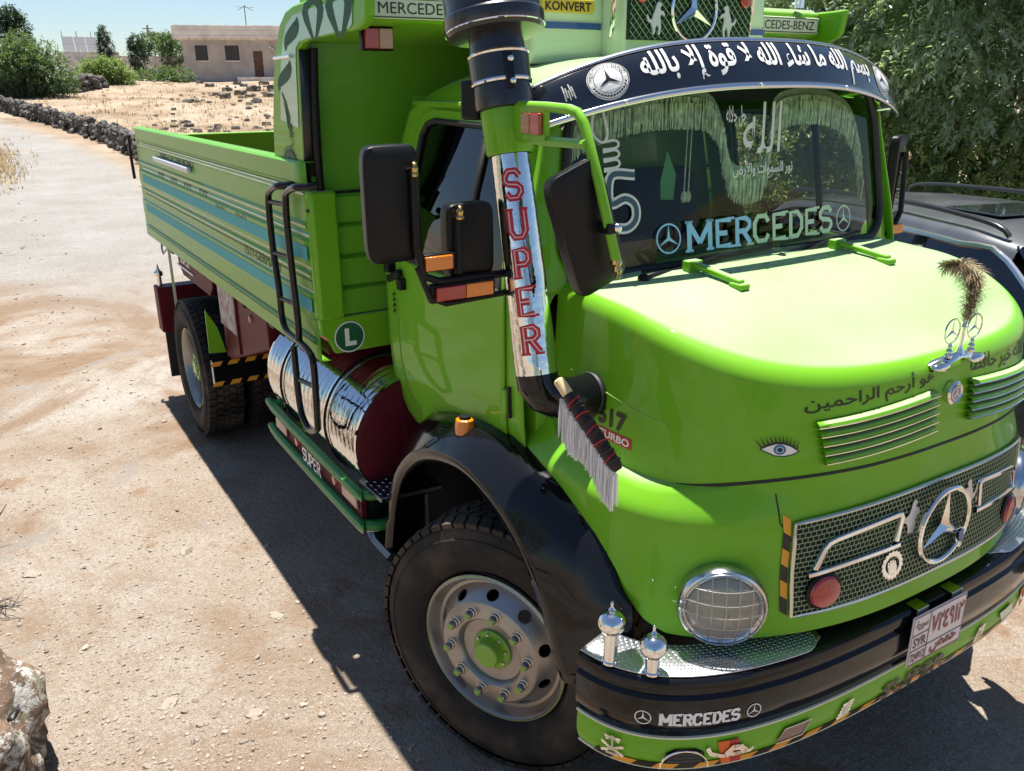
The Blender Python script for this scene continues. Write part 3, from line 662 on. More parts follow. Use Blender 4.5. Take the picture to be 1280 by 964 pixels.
# ---- bumper
PW, PXN, PXS, PN = 1.105, 1.002, .45, 3.1
def PX(y, off=0): return sup(y, PW+off, PXN+off, PXS, PN)
def bump_path(off, k=34):
    half = []
    for i in range(k+1):
        a = .145+(pi/2-.145)*i/k; half.append((PXS+(PXN+off-PXS)*sin(a)**(2/PN), -(PW+off)*cos(a)**(2/PN)))
    return half+[(x, -y) for x, y in reversed(half[:-1])]
def sweep(prof, k=34):                                # (offset outwards, z)
    m_ = MB(); m_.grid([[(x, y, z) for x, y in bump_path(o, k)] for o, z in prof]); return m_
bumper = obj('bumper', sweep([(-.16, .88), (-.16, .915), (-.150, .921), (-.018, .921), (-.004, .915), (.0, .905), (.0, .885), (-.010, .876), (-.010, .866), (.002, .856), (.004, .80), (.002, .755), (-.010, .742), (-.004, .730), (-.012, .722), (-.04, .722)]), BLACK, T, sm=45)
val = obj('valance', sweep([(-.02, .722), (-.010, .719), (-.006, .69), (-.006, .65), (-.012, .625), (-.022, .600), (-.03, .598)]), GREEN, bumper, sm=50)
obj('piping', sweep([(-.008, .716), (-.002, .719), (-.002, .724), (-.008, .727)]), CREAM, bumper); 
mb = MB(); mb.tube([(x, y, .5995) for x, y in bump_path(-.020)], .0045, 6); obj('piping', mb, CREAM, bumper)
pts = [V((x, y)) for x, y in bump_path(-.006, 160)]; cum = [0]
for a, b_ in zip(pts, pts[1:]): cum.append(cum[-1]+(b_-a).length)
def vpt(s, f):                                        # along the valance, f from its bottom edge
    i = 0
    while i < len(cum)-2 and cum[i+1] < s: i += 1
    t_ = (s-cum[i])/(cum[i+1]-cum[i]); p = pts[i].lerp(pts[i+1], t_); tg = (pts[i+1]-pts[i]).normalized(); nn = V((tg.y, -tg.x))
    z, o = lerp_tab([(0, .602), (.25, .628), (.6, .664), (1, .712)], f), lerp_tab([(0, -.012), (.25, -.005), (.6, .001), (1, -.001)], f)
    q = p+nn*(o+.003); return V((q.x, q.y, z))
s = .06; k = 0
while s < cum[-1]-.06:
    mb = MB(); e = .062; mb.grid([[vpt(s+e*i/4+.020*f, .02+.23*f) for i in range(5)] for f in (0, .5, 1)]); obj('hazard_stripe', mb, YELLOW if k % 2 else BLK, bumper); s += e; k += 1
HALF = cum[-1]/2
def val_fn(s0, z0, off=.0015): return lambda a, b: (lambda p: V((p.x, p.y, z0+b)))(vpt(s0+a, .6)) + (V((.0, 0, 0)))
def face_fn(s0, z0, off=.004):                        # on the black face, by arc length from the middle
    def f(a, b):
        s_ = HALF+s0+a; i = 0
        while i < len(cum)-2 and cum[i+1] < s_: i += 1
        t_ = (s_-cum[i])/(cum[i+1]-cum[i]); p = pts[i].lerp(pts[i+1], t_); tg = (pts[i+1]-pts[i]).normalized(); nn = V((tg.y, -tg.x)); q = p+nn*(.006+off+.002); return V((q.x, q.y, z0+b))
    return f
for sg in (-1, 1):                                    # writing with two ringed stars on both flanks
    c0 = sg*.885
    sheet('lettering', (lambda w_: ([(x*.235/.235, y) for x, y in w_[0]], w_[1]))(slab2d('MERCEDES', .040, .09, .52, .24)), face_fn(c0, .795), WHITE, bumper, cut=.02)
    for q in (-.160, .160): sheet('star_decal', star2d(.023, .13), face_fn(c0+q, .795), WHITE, bumper, cut=.02)
    # tread plates on top
    PO, PI_ = bump_path(-.014, 70), bump_path(-.146, 70); half_n = len(PO)//2
    ids = [i for i in range(len(PO)) if PO[i][1]*sg > .44]; ids = ids if sg < 0 else ids[::-1]; nn_ = len(ids)
    mb = MB(); rows = []
    for q, i in enumerate(ids):
        e = smooth(nn_-5, nn_-1, q); a_, b_ = V((*PI_[i], 0)), V((*PO[i], 0)); rows.append([tuple(a_.lerp(b_, f))[:2]+(.9245,) for f in (.0+.28*e*e, .5, 1-.28*e*e)])
    mb.grid(rows); tp = obj('tread_plate', mb, TREAD, bumper, solid=.004, bevel=.001)
    mb = MB(); cumt = [0]
    for a_, b_ in zip(ids, ids[1:]): cumt.append(cumt[-1]+(V(PO[b_])-V(PO[a_])).length)
    s_ = .012; q = 0; cnt = 0
    while s_ < cumt[-1]-.02:
        while q < nn_-2 and cumt[q+1] < s_: q += 1
        t_ = (s_-cumt[q])/max(1e-6, cumt[q+1]-cumt[q]); o1 = V(PO[ids[q]]).lerp(V(PO[ids[q+1]]), t_); o0 = V(PI_[ids[q]]).lerp(V(PI_[ids[q+1]]), t_)
        for jj in range(11):
            x, y = o0.lerp(o1, (jj+.5)/11); a = pi/4 if (cnt+jj) % 2 else -pi/4
            if s_ > cumt[-1]-.06 and (jj < 2 or jj > 8): continue
            ux, uy = cos(a)*.0052, sin(a)*.0052; vx, vy = -sin(a)*.0018, cos(a)*.0018
            mb.add([(x-ux, y-uy, .9268), (x+vx, y+vy, .9268), (x+ux, y+uy, .9268), (x-vx, y-vy, .9268), (x, y, .9288)], [(0, 1, 4), (1, 2, 4), (2, 3, 4), (3, 0, 4)])
        s_ += .0112; cnt += 1
    obj('tread_pattern', mb, TREAD, bumper, sm=0, kind='stuff')
    for (x, y, h) in ((.695, 1.045, .100), (.795, .975, .055)):     # chrome posts with balls
        o = V((x, sg*y, .926)); bl = .040
        po = obj('chrome_post', MB().lathe([(.024, 0), (.024, .006), (.0205, .01), (.0205, h), (.026, h+.004), (.030, h+.010)], o, (0, 0, 1), 24), CHROME, bumper)
        obj('post_ball', MB().ball(o+V((0, 0, h+.03)), bl, 24, 14, (1, 1, .92)), CHROME, bumper)
        obj('post_finial', MB().lathe([(.012, 0), (.008, .012), (.010, .018), (.004, .026), (.005, .04), (0, .046)], o+V((0, 0, h+.056)), (0, 0, 1), 12), CHROME, bumper)
    # recessed rounded panel pressed into the face
    sheet('pressed_panel', stroke2d([(x*1.0, y) for x, y in rrect2d(.34, .062, .03)[0]], .006, closed=True), face_fn(sg*.48, .802, -.002), BLACK, bumper, thick=.004)
    # valance things: side vent, badge, slot lamp, wheel-like badge
    sheet('valance_vent', poly2d([(-.06, -.03), (.06, -.03), (.055, .008), (.03, .024), (-.03, .024), (-.055, .008)]), lambda a, b, sg=sg: V((0, 0, .002))+vpt(HALF+sg*.92+a, .5)+V((0, 0, b+.005)), BLACKM, bumper)
    for k in range(3): sheet('vent_bar', rect2d(.10, .006), lambda a, b, sg=sg, k=k: vpt(HALF+sg*.92+a, .5)*1.0+V((.004, sg*.004, -.012+.012*k+b)), mat('vent_grey', (.08, .08, .085), .3), bumper, thick=.004)
    mb = MB(); mb.tube([vpt(HALF+sg*.92+.07*cos(pi*k/12), .45)+V((.006, sg*.006, -.028+.062*sin(pi*k/12))) for k in range(13)], .003, 6); obj('vent_trim', mb, CHROME, bumper)
    sheet('slot_lamp', poly2d([(-.065, -.022), (.035, -.022), (.065, .022), (-.035, .022)]) if sg < 0 else poly2d([(-.035, -.022), (.065, -.022), (.035, .022), (-.065, .022)]), lambda a, b, sg=sg: vpt(HALF+sg*.565+a, .6)+V((.002, sg*.001, b)), mat('dark_red_lens', (.09, .006, .008), .15, coat=1) if sg < 0 else LIMEPALE, bumper)
    sheet('slot_lamp_trim', stroke2d([(-.065, -.022), (.035, -.022), (.065, .022), (-.035, .022)] if sg < 0 else [(-.035, -.022), (.065, -.022), (.035, .022), (-.065, .022)], .004, closed=True), lambda a, b, sg=sg: vpt(HALF+sg*.565+a, .6)+V((.004, sg*.002, b)), CREAM, bumper)
    lines = [stroke2d([(-.032+.006*k, -.020+.010*k), (.022+.004*k, -.016+.010*k)], .0055) for k in range(5)]
    sheet('valance_badge', join2d(*lines), lambda a, b, sg=sg: vpt(HALF+sg*.36+a, .55)+V((.004, 0, b)), CHROME, bumper, thick=.004)
    pal = [stroke2d([(-.034, -.028), (.034, .004)], .006), stroke2d([(.034, -.028), (-.034, .004)], .006), stroke2d([(0, -.005), (0, .022)], .006), stroke2d([(-.02, .018), (0, .030), (.02, .018)], .005), stroke2d([(-.024, .028), (0, .026), (.024, .028)], .004), stroke2d([(-.02, -.030), (.02, -.030)], .005)]
    sheet('palm_badge', join2d(*pal), lambda a, b, sg=sg: vpt(HALF+sg*1.13+a, .6)+V((.004, sg*.004, b)), CHROME, bumper, thick=.004)
    for k, m_ in ((0, ORANGEV), (1, REDV)):
        sheet('side_stripe', poly2d([(-.035, -.040), (-.005, -.040), (-.015, .040), (-.05, .040)]), lambda a, b, sg=sg, k=k: vpt(HALF+sg*(.775-.032*k)+a, .55)+V((.0015, sg*.001, b)), m_, bumper)
    sheet('horn_badge', join2d(stroke2d([(-.085, .022), (-.075, .002), (-.045, -.010), (.0, -.012), (.05, -.012), (.06, -.004)], [.012, .009, .008, .008, .006, .004]), stroke2d([(-.03, -.012), (-.005, .012), (.02, .008), (.035, -.010)], .016)), lambda a, b, sg=sg: vpt(HALF+sg*.77+a, .55)+V((.005, sg*.003, b)), CHROME, bumper, thick=.005)
# number plate on the middle of the face
y0 = .03; PV = .88; pc = V((PXN+.024, y0, .822)); pt = lambda k: plane_fn(pc+V((.0015+.0008*k, 0, 0)), (0, .95, 0), (0, 0, PV))
mb = MB(); mb.box((PXN+.018, y0-.1425, .822-.105*PV), (PXN+.024, y0+.1425, .822+.105*PV)); mb.box((PXN-.002, y0-.09, .76), (PXN+.0175, y0+.09, .80)); plate = obj('number_plate', mb, PLATEM, bumper, bevel=.003)
DRED = mat('plate_red', (.25, .02, .03), .4); DINK = mat('plate_ink', (.10, .03, .04), .4)
sheet('plate_border', stroke2d([(-.146, -.100), (.146, -.100), (.146, .100), (-.146, .100)], .005, closed=True), pt(0), DRED, bumper, cut=0)
sheet('plate_line', join2d(stroke2d([(-.055, -.1), (-.055, .1)], .004), stroke2d([(-.146, .025), (-.055, .025)], .004), stroke2d([(-.146, -.04), (.146, -.04)], .004)), pt(0), DINK, bumper, cut=0)
sheet('plate_digits', move2d(text2d('٧٢٤٩١٢', .02, .180, .085), .047, .035), pt(1), DRED, bumper, cut=0)
sheet('plate_city', move2d(text2d(arabic('حمص'), .03, .15, .045), .045, -.072), pt(1), DRED, bumper, cut=0)
sheet('plate_country', move2d(text2d('SYR', .02, .070, .040), -.1, -.008), pt(1), DINK, bumper, cut=0)
sheet('plate_country_arabic', move2d(text2d(arabic('سورية'), .02, .065, .045), -.1, .064), pt(1), DINK, bumper, cut=0)
sheet('plate_number', move2d(text2d('724912', .02, .078, .036), -.1, -.071), pt(1), DINK, bumper, cut=0)
for y in (-.08, .10):
    mb = MB(); mb.box((PXN-.035, y0+y-.028, .922), (PXN+.012, y0+y+.028, .926)); mb.box((PXN+.008, y0+y-.028, .905), (PXN+.012, y0+y+.028, .922)); obj('plate_clip', mb, CHROME, bumper, bevel=.001)
sheet('lettering', text2d('SUPER', .02, .34, .05, shear=.3), lambda a, b: vpt(HALF-.02+a, .45)+V((.004, 0, b-.004)), mat('black_chrome', (.08, .08, .085), .2, metal=1), bumper, thick=.003)
for sg in (-1, 1):
    mb = MB(); mb.box((.45, sg*.36, .74), (.90, sg*.43, .90)); obj('bumper_bracket', mb, DARK, bumper)
mb = MB(); mb.box((.55, -.72, .70), (.60, .72, .86)); cross = obj('cross_member', mb, DARK, T)
for k in range(20):
    mb = MB(); y = -.70+.07*k; mb.add([(.602, y, .80), (.602, y+.035, .80), (.602, y+.05, .86), (.602, y+.015, .86)], [(0, 1, 2, 3)]); obj('hazard_stripe', mb, YELLOW, cross)
# ---- wheels
def rotz(a): return Matrix.Rotation(a, 4, 'Z')
def tyre_mesh(R=.515, wd=.27):                        # axis along y, outer face towards -y
    h = wd/2; pr = [(.300, -h*.62), (.318, -h*.80), (.36, -h*.98), (.405, -h*1.02), (.445, -h*.98), (.478, -h*.88), (.490, -h*.80), (.4965, -h*.70), (.499, 0), (.4965, h*.70), (.490, h*.8), (.478, h*.88), (.445, h*.98), (.36, h*.98), (.318, h*.8), (.300, h*.62)]
    return MB().lathe([(r, y) for r, y in pr], (0, 0, 0), (0, 1, 0), 72)
def tread_mesh(wd=.27, lug=False):
    h = wd/2; m_ = MB(); n = 56
    for k in range(n):
        a = 2*pi*k/n
        for j, (y0, y1) in enumerate(((-h*.90, -h*.56), (-h*.5, -h*.17), (-h*.11, h*.11), (h*.17, h*.5), (h*.56, h*.90))):
            da = 2*pi/n*(.78 if j in (0, 4) else .72); sh = (.5 if j % 2 else 0)*2*pi/n; b0 = a+sh; sk = .18*2*pi/n
            r1a = .512 if j in (1, 2, 3) else (.507 if j == 0 else .514); r1b = .512 if j in (1, 2, 3) else (.514 if j == 0 else .507); r0a = .488 if j == 0 else .494; r0b = .488 if j == 4 else .494
            P = lambda r, t, y: (r*cos(t), y, r*sin(t))
            z = (-1)**j*sk
            m_.add([P(r0a, b0, y0), P(r0a, b0+da, y0), P(r0b, b0+da+z, y1), P(r0b, b0+z, y1), P(r1a, b0, y0), P(r1a, b0+da, y0), P(r1b, b0+da+z, y1), P(r1b, b0+z, y1)],
                   [(4, 5, 6, 7), (0, 1, 5, 4), (1, 2, 6, 5), (2, 3, 7, 6), (3, 0, 4, 7)])
    return m_
ty_me = mesh_of(tyre_mesh(), 'tyre', RUBBER, 40); tr_me = mesh_of(tread_mesh(), 'tread', RUBBER, 30)
mb = MB()                                             # sidewall lettering and rings
for r in (.33, .448): mb.torus((0, -.135 if r < .4 else -.134, 0), (0, 1, 0), r, .0022, 72, 5)
sw_me = mesh_of(mb, 'sidewall_ring', RUBBER, 40)
def rim_front():                                      # convex disc with hand holes
    m_ = MB().lathe([(.298, -.100), (.298, -.112), (.290, -.116), (.284, -.108), (.278, -.085), (.268, -.072), (.252, -.072), (.240, -.085), (.205, -.132), (.198, -.136), (.140, -.136), (.134, -.130), (.128, -.112), (.085, -.106), (.0, -.106)], (0, 0, 0), (0, 1, 0), 80)
    return m_
rim_me = mesh_of(rim_front(), 'rim', STEEL, 35)
ro = bpy.data.objects.new('rim_cut', rim_me); COL.objects.link(ro)
cu = MB()
for k in range(10):
    a = 2*pi*(k+.5)/10; d = V((cos(a), 0, sin(a))); nrm = (d*.8+V((0, -.6, 0))).normalized(); c = d*.2255+V((0, -.105, 0))
    cu.lathe([(.0, -.05), (.0245, -.05), (.0245, .05), (0, .05)], c, nrm, 18)
co = bpy.data.objects.new('cutter', mesh_of(cu, 'cutter', None, 0)); COL.objects.link(co)
q = ro.modifiers.new('s', 'SOLIDIFY'); q.thickness = .008; q.offset = 0
q = ro.modifiers.new('b', 'BOOLEAN'); q.object = co; q.operation = 'DIFFERENCE'; q.solver = 'EXACT'
dg = bpy.context.evaluated_depsgraph_get(); dg.update(); rim_me2 = bpy.data.meshes.new_from_object(ro.evaluated_get(dg)); rim_me2.name = 'rim'
bpy.data.objects.remove(ro); bpy.data.objects.remove(co)
HUBG = mat('hub_green', (.17, .40, .02), .4, coat=.4, dirt=((.25, .2, .12), .4, 12.)); RINGG = mat('rim_edge_green', (.35, .50, .10), .4)
st_me = mesh_of(MB().lathe([(.024, 0), (.024, -.006), (.019, -.008), (.019, -.016), (.015, -.018), (.0145, -.036), (.011, -.04), (0, -.041)], (0, 0, 0), (0, 1, 0), 12), 'wheel_nut', mat('nut_steel', (.38, .37, .36), .3, metal=1), 35)
sc_me = mesh_of(MB().lathe([(.0125, -.039), (.0125, -.0415), (0, -.0425)], (0, 0, 0), (0, 1, 0), 12), 'nut_cap', HUBG, 35)
hub_me = mesh_of(MB().lathe([(.079, -.104), (.079, -.118), (.074, -.122), (.055, -.122), (.053, -.126), (.050, -.158), (.046, -.163), (0, -.166)], (0, 0, 0), (0, 1, 0), 36), 'hub_cap', HUBG, 30)
hb_me = mesh_of(MB().lathe([(.0065, -.12), (.0065, -.129), (.004, -.131), (0, -.131)], (0, 0, 0), (0, 1, 0), 8), 'hub_bolt', mat('bolt_bright', (.6, .58, .5), .3, metal=1), 35)
ring_me = mesh_of(MB().torus((0, -.114, 0), (0, 1, 0), .2965, .0028, 80, 6), 'rim_edge', RINGG, 60)
def rim_rear():
    return MB().lathe([(.298, -.100), (.298, -.112), (.290, -.116), (.282, -.105), (.272, -.06), (.262, .02), (.25, .055), (.225, .06), (.205, .03), (.20, .025), (.14, .025), (.13, .03), (.0, .03)], (0, 0, 0), (0, 1, 0), 72)
rimr_me = mesh_of(rim_rear(), 'rim', STEEL, 35)
hubr_me = mesh_of(MB().lathe([(.125, .03), (.120, -.04), (.100, -.075), (.096, -.085), (.06, -.09), (.05, -.10), (0, -.102)], (0, 0, 0), (0, 1, 0), 32), 'hub_cap', HUBG, 30)
def part(name, me_, parent, M=None, kind=None):
    o = bpy.data.objects.new(name, me_); COL.objects.link(o); o.parent = parent
    if M is not None: o.matrix_local = M
    if kind: o['kind'] = kind
    return o
def wheel(M, rear=False, flip=False):
    """tyre mesh is the wheel part, everything else hangs under it"""
    w_ = part('wheel', ty_me, T, M)
    part('tread', tr_me, w_, kind='stuff'); part('sidewall_ring', sw_me, w_); part('rim', rimr_me if rear else rim_me2, w_); part('rim_edge', ring_me, w_)
    part('hub_cap', hubr_me if rear else hub_me, w_)
    yo = .160 if rear else 0
    for k in range(10):
        a = 2*pi*k/10+.12; m_ = Matrix.Translation((.1675*cos(a), -.135+yo, .1675*sin(a))); part('wheel_nut', st_me, w_, m_)
        part('nut_cap', sc_me, w_, m_)
    for k in range(8):
        a = 2*pi*k/8+.2; part('hub_bolt', hb_me, w_, Matrix.Translation((.0645*cos(a), .03 if rear else 0, .0645*sin(a))))
    if not rear:
        mb_ = MB().lathe([(.285, -.06), (.285, .10), (.05, .12)], (0, 0, 0), (0, 1, 0), 40); obj('brake_drum', mb_, DARK, w_)
    return w_
STEER = .469; KP = V((0, -.84, .515))
def steer_mat(sg): 
    base = Matrix.Translation((0, sg*1.042, .515)) @ rotz(STEER) @ Matrix.Translation((0, .135 if sg < 0 else -.135, 0))
    return base @ (rotz(pi) if sg > 0 else Matrix.Identity(4))
wheel(steer_mat(-1)); wheel(steer_mat(1))
WB = 4.07
for sg in (-1, 1):
    fl = rotz(pi) if sg > 0 else Matrix.Identity(4)
    wheel(Matrix.Translation((-WB, sg*1.085, .515)) @ Matrix.Rotation(.3, 4, 'Y') @ fl, rear=True)
    w_ = part('wheel', ty_me, T, Matrix.Translation((-WB, sg*.765, .515))); part('tread', tr_me, w_, kind='stuff')
# ---- chassis
for sg in (-1, 1):
    mb = MB(); mb.box((-5.0, sg*.36, .82), (.7, sg*.44, 1.06)); obj('chassis_rail', mb, MAROON, T, bevel=.008)
mb = MB(); mb.tube([(-WB, -.75, .515), (-WB, -.2, .515), (-WB, 0, .515), (-WB, .2, .515), (-WB, .75, .515)], [.08, .09, .19, .09, .08], 14); obj('axle', mb, DARK, T)
mb = MB(); mb.tube([(0, -.85, .50), (0, -.5, .42), (0, .5, .42), (0, .85, .50)], .055, 8); obj('axle', mb, DARK, T)
mb = MB(); mb.box((-.75, -.36, .55), (.45, .36, 1.25)); obj('engine_block', mb, DARK, T, bevel=.05)
# ---- cab: sides with window openings, doors, roof, windshield
def yside(z): return .905+.028*smooth(1.1, 1.5, z)-.135*smooth(1.80, 2.50, z)*1.0-.0*z
def ray_poly(c, a, poly):
    dx, dy = cos(a), sin(a); best = None
    for (x1, y1), (x2, y2) in zip(poly, poly[1:]+poly[:1]):
        ex, ey = x2-x1, y2-y1; den = dx*ey-dy*ex
        if abs(den) < 1e-9: continue
        t = ((x1-c[0])*ey-(y1-c[1])*ex)/den; u = ((x1-c[0])*dy-(y1-c[1])*dx)/den
        if t > 0 and -1e-6 <= u <= 1+1e-6 and (best is None or t < best): best = t
    return best or .01
def ring_panel(outer, inner, fn, n=120, k=10):
    cx = sum(p[0] for p in inner)/len(inner); cz = sum(p[1] for p in inner)/len(inner); rows = []
    angs = sorted([2*pi*i/n-pi for i in range(n)]+[atan2(p[1]-cz, p[0]-cx) for p in outer])
    for j in range(k+1):
        f = j/k; r = []
        for a in angs:
            ti, to = ray_poly((cx, cz), a, inner), ray_poly((cx, cz), a, outer); t_ = ti+(to-ti)*f; r.append(fn(cx+cos(a)*t_, cz+sin(a)*t_))
        rows.append(r)
    m_ = MB(); m_.grid(rows, cu=True); return m_
SIDE = [(.06, 1.22), (.065, 1.86), (.00, 2.405), (-.10, 2.425), (-.88, 2.425), (-.97, 2.38), (-1.0, 2.28), (-1.0, 1.30), (-.965, 1.22), (-.90, 1.15), (-.82, 1.12), (-.70, 1.13), (-.55, 1.20), (-.42, 1.235), (-.2, 1.262), (-.06, 1.235)]
WIN = [(-.06, 1.84), (-.075, 2.22), (-.11, 2.30), (-.20, 2.345), (-.72, 2.355), (-.78, 2.34), (-.81, 2.30), (-.82, 1.90), (-.80, 1.85), (-.76, 1.835)]
DOOR = [(-.04, 1.34), (-.035, 1.86), (-.06, 2.26), (-.10, 2.345), (-.19, 2.385), (-.74, 2.395), (-.83, 2.375), (-.87, 2.30), (-.88, 1.36), (-.86, 1.26), (-.80, 1.185), (-.70, 1.17), (-.55, 1.235), (-.42, 1.275), (-.2, 1.30), (-.08, 1.30)]
cab = obj('cab_shell', MB(), GREEN, T)
for sg in (-1, 1):
    fs_ = lambda o: (lambda x, z: (x, sg*(yside(z)+o), z))
    obj('cab_side', ring_panel(SIDE, [(x*1.0-.42*.0, z) for x, z in WIN], fs_(0)), GREEN, cab, solid=.006, sm=50)
    door = obj('door', ring_panel(DOOR, WIN, fs_(.009)), GREEN, T, solid=.008, sm=50)
    mb = MB(); k = 10
    win2 = [(x+(.012 if x < -.4 else -.012), z+(-.012 if z > 2.1 else .012)) for x, z in WIN]
    mb.tube([(x, sg*(yside(z)+.012), z) for x, z in WIN], .011, 8, closed=True); obj('window_seal', mb, SEAL, door)
    cx, cz = -.44, 2.08; mb = MB(); rows = []
    for f in (1, .66, .33, .02): rows.append([(cx+(x-cx)*f, sg*(yside(cz+(z-cz)*f)+.004), cz+(z-cz)*f) for x, z in WIN])
    mb.grid(rows, cu=True); obj('side_window', mb, GLASS_S if sg < 0 else GLASS_C, door)
    mb = MB(); mb.box((-.335, sg*(yside(1.84)-.0)-.008, 1.83), (-.315, sg*yside(1.84)+.008, 1.84)); rows = [[(x, sg*(yside(z)+.008), z) for x in (-.34, -.312)] for z in (1.84, 2.0, 2.15, 2.36)]; mb = MB().grid(rows); obj('window_divider', mb, SEAL, door, solid=.012)
    for (x, z) in ((-.025, 1.47), (-.025, 2.0)):
        mb = MB(); mb.obox((x, sg*(yside(z)+.014), z), (.011, 0, 0), (0, .010, 0), (0, 0, .045)); hg = obj('door_hinge', mb, GREEN, door, bevel=.004); mb = MB(); mb.obox((x+.012, sg*(yside(z)+.008), z), (.007, 0, 0), (0, .006, 0), (0, 0, .055)); obj('hinge_plate', mb, SEAL, door)
    mb = MB(); mb.obox((-.86, sg*(yside(1.74)+.028), 1.755), (.055, 0, .022), (0, .012, 0), (-.006, 0, .014)); mb.obox((-.915, sg*(yside(1.74)+.018), 1.782), (.02, 0, 0), (0, .024, 0), (0, 0, .022)); mb.obox((-.80, sg*(yside(1.74)+.018), 1.732), (.018, 0, 0), (0, .024, 0), (0, 0, .024)); obj('door_handle', mb, BLACKM, door, bevel=.006)
    # small monogram by the handle
    sheet('monogram', join2d(*[stroke2d([(-.025, -.04+.03*k), (.0, -.02+.03*k), (.025, -.03+.03*k)], .007) for k in range(4)]+[stroke2d([(0, -.05), (0, .07)], .006)]), lambda a, b, sg=sg: V((-.925+a*.7, sg*(yside(1.62)+.005), 1.615+b*.8)), BLK, cab)
# rear wall
mb = MB(); mb.grid([[(-1.0-.0*z, y, z) for y in (-.90, -.45, 0, .45, .90)] for z in (1.15, 1.5, 1.9)]); obj('cab_back', mb, GREEN2, cab, solid=.01)
mb = MB(); mb.grid([[(-1.0, y*(1-.13*(z-1.9)/.5), z) for y in (-.90, -.45, 0, .45, .90)] for z in (1.9, 2.2, 2.44)]); obj('cab_back', mb, GREEN2, cab, solid=.01)
# roof
rows = []
for i in range(31):
    u = -1+2*i/30; r = []
    for j in range(33):
        v = -1+2*j/32; uu = u; vv = v
        x = -.475+.525*uu*(1-.04*abs(vv)**3); y = .805*vv*(1-.05*abs(uu)**4)
        r.append((x, y, max(2.418+.165*(max(0, 1-abs(uu)**3.4)*max(0, 1-abs(vv)**2.6))**.55, 2.418+smooth(.35, 1, uu)*(.035+.10*(1-vv*vv)))))
    rows.append(r)
mb = MB(); mb.grid(rows); roof = obj('cab_roof', mb, GREEN, T, sm=60)
ed = [r[0] for r in rows[::-1]]+rows[0][1:]+[r[-1] for r in rows[1:]]
obj('drip_rail', MB().tube([(-.475+(x+.475)*1.015, y*1.018, z-.004) for x, y, z in ed], .011, 6), GREEN, roof)
# windshield
def WS(u, v, off=0):
    y = u*(.836+(.745-.836)*v); return V((.172+(.078-.172)*v-(.088+(.068-.088)*v)*u*u+off, y, 1.872+v*(.583+.085*(1-u*u))))
def rr_uv(eu, ev, r, k=7):
    out = []
    for cu, cv, a in ((eu-r, 1.05-ev-r*1.5, 0), (-eu+r, 1.05-ev-r*1.5, pi/2), (-eu+r, ev+r*1.5, pi), (eu-r, ev+r*1.5, 1.5*pi)):
        out += [(cu+r*cos(a+pi/2*i/k), cv+r*1.5*sin(a+pi/2*i/k)) for i in range(k+1)]
    return out
IN = rr_uv(.975, .03, .16); OUT = [(1.13, .5), (1.12, 1.075), (.6, 1.085), (0, 1.085), (-.6, 1.085), (-1.12, 1.075), (-1.13, .5), (-1.10, -.045), (-.6, -.045), (0, -.045), (.6, -.045), (1.10, -.045)]
obj('windshield_frame', ring_panel(OUT, IN, lambda u, v: WS(u, v, -.012 if abs(u) < 1 else -.012-.25*(abs(u)-1)), n=140, k=5), GREEN, cab, solid=.006, sm=50)
rows = [[WS((-.98+1.96*i/28), .015+.97*j/12) for i in range(29)] for j in range(13)]
inside = MB(); rows = []
for f in (1, .8, .6, .4, .2, .02): rows.append([WS(u*f, .5+(v-.5)*f, -.004) for u, v in IN])
inside.grid(rows, cu=True); shield = obj('windshield', inside, GLASS_W, T, sm=80)
obj('windshield_seal', MB().tube([WS(u, v, .002) for u, v in IN], .017, 8, closed=True), SEAL, shield)
# wipers
for y0, y1 in ((-.52, .05), (.12, .60)):
    wp = obj('wiper', MB().tube([V((.215, y0-.05, 1.89)), WS((y0+.1)/.83, .03, .03), WS(((y0+y1)/2)/.83, .075, .035)], [.011, .009, .006], 8), BLACKM, T)
    mb = MB(); mb.tube([WS(y0/.83, .035, .016), WS((y0+y1)/1.66, .065, .02), WS(y1/.83, .085, .016)], .009, 6); obj('wiper_blade', mb, BLACKM, wp)
    obj('wiper_pivot', MB().lathe([(.02, -.03), (.02, .01), (.012, .02), (0, .022)], (.212, y0-.05, 1.885), (.3, 0, 1), 12), BLACKM, wp)
# ---- sun visor across the top of the windshield
def VS(y, v, off=0):
    a = abs(y)/.88; b_ = V((.205-.175*y*y-.02*a**8, y*.98, 2.466-.115*a**2.5)); t_ = V((.115-.145*y*y-.02*a**8, y, 2.618-.155*a**2.7))
    p = b_.lerp(t_, v); return p+V((.75, .35*y, .66)).normalized()*(off+.018*sin(pi*v))
ys = [-.885+1.77*i/48 for i in range(49)]
VISM = mat('visor_plexi', (.008, .010, .014), .12, coat=1)
mb = MB(); mb.grid([[VS(y, v) for y in ys] for v in [i/8 for i in range(9)]]); visor = obj('sun_visor', mb, VISM, T, solid=.005, sm=70)
TRIM = mat('satin_aluminium', (.62, .63, .64), .25, metal=1)
for v0, v1 in ((-.02, .085), (.93, 1.02)):
    mb = MB(); mb.grid([[VS(y, v0+(v1-v0)*q, .0045) for y in ys] for q in (0, .5, 1)]); obj('visor_trim', mb, TRIM, visor, solid=.003)
for y in (-.62, -.1, .36, .7):
    obj('visor_screw', MB().ball(VS(y, .03, .007), .007, 8, 6), CHROME, visor)
def vis_fn(y0, v0, off): return lambda a, b: VS(y0+a, v0+b/.178, off)
sheet('lettering', text2d(arabic('بسم الله ما شاء الله لا قوة إلا بالله'), .024, 1.09, .138), vis_fn(.0, .50, .005), WHITE, visor, cut=.03)
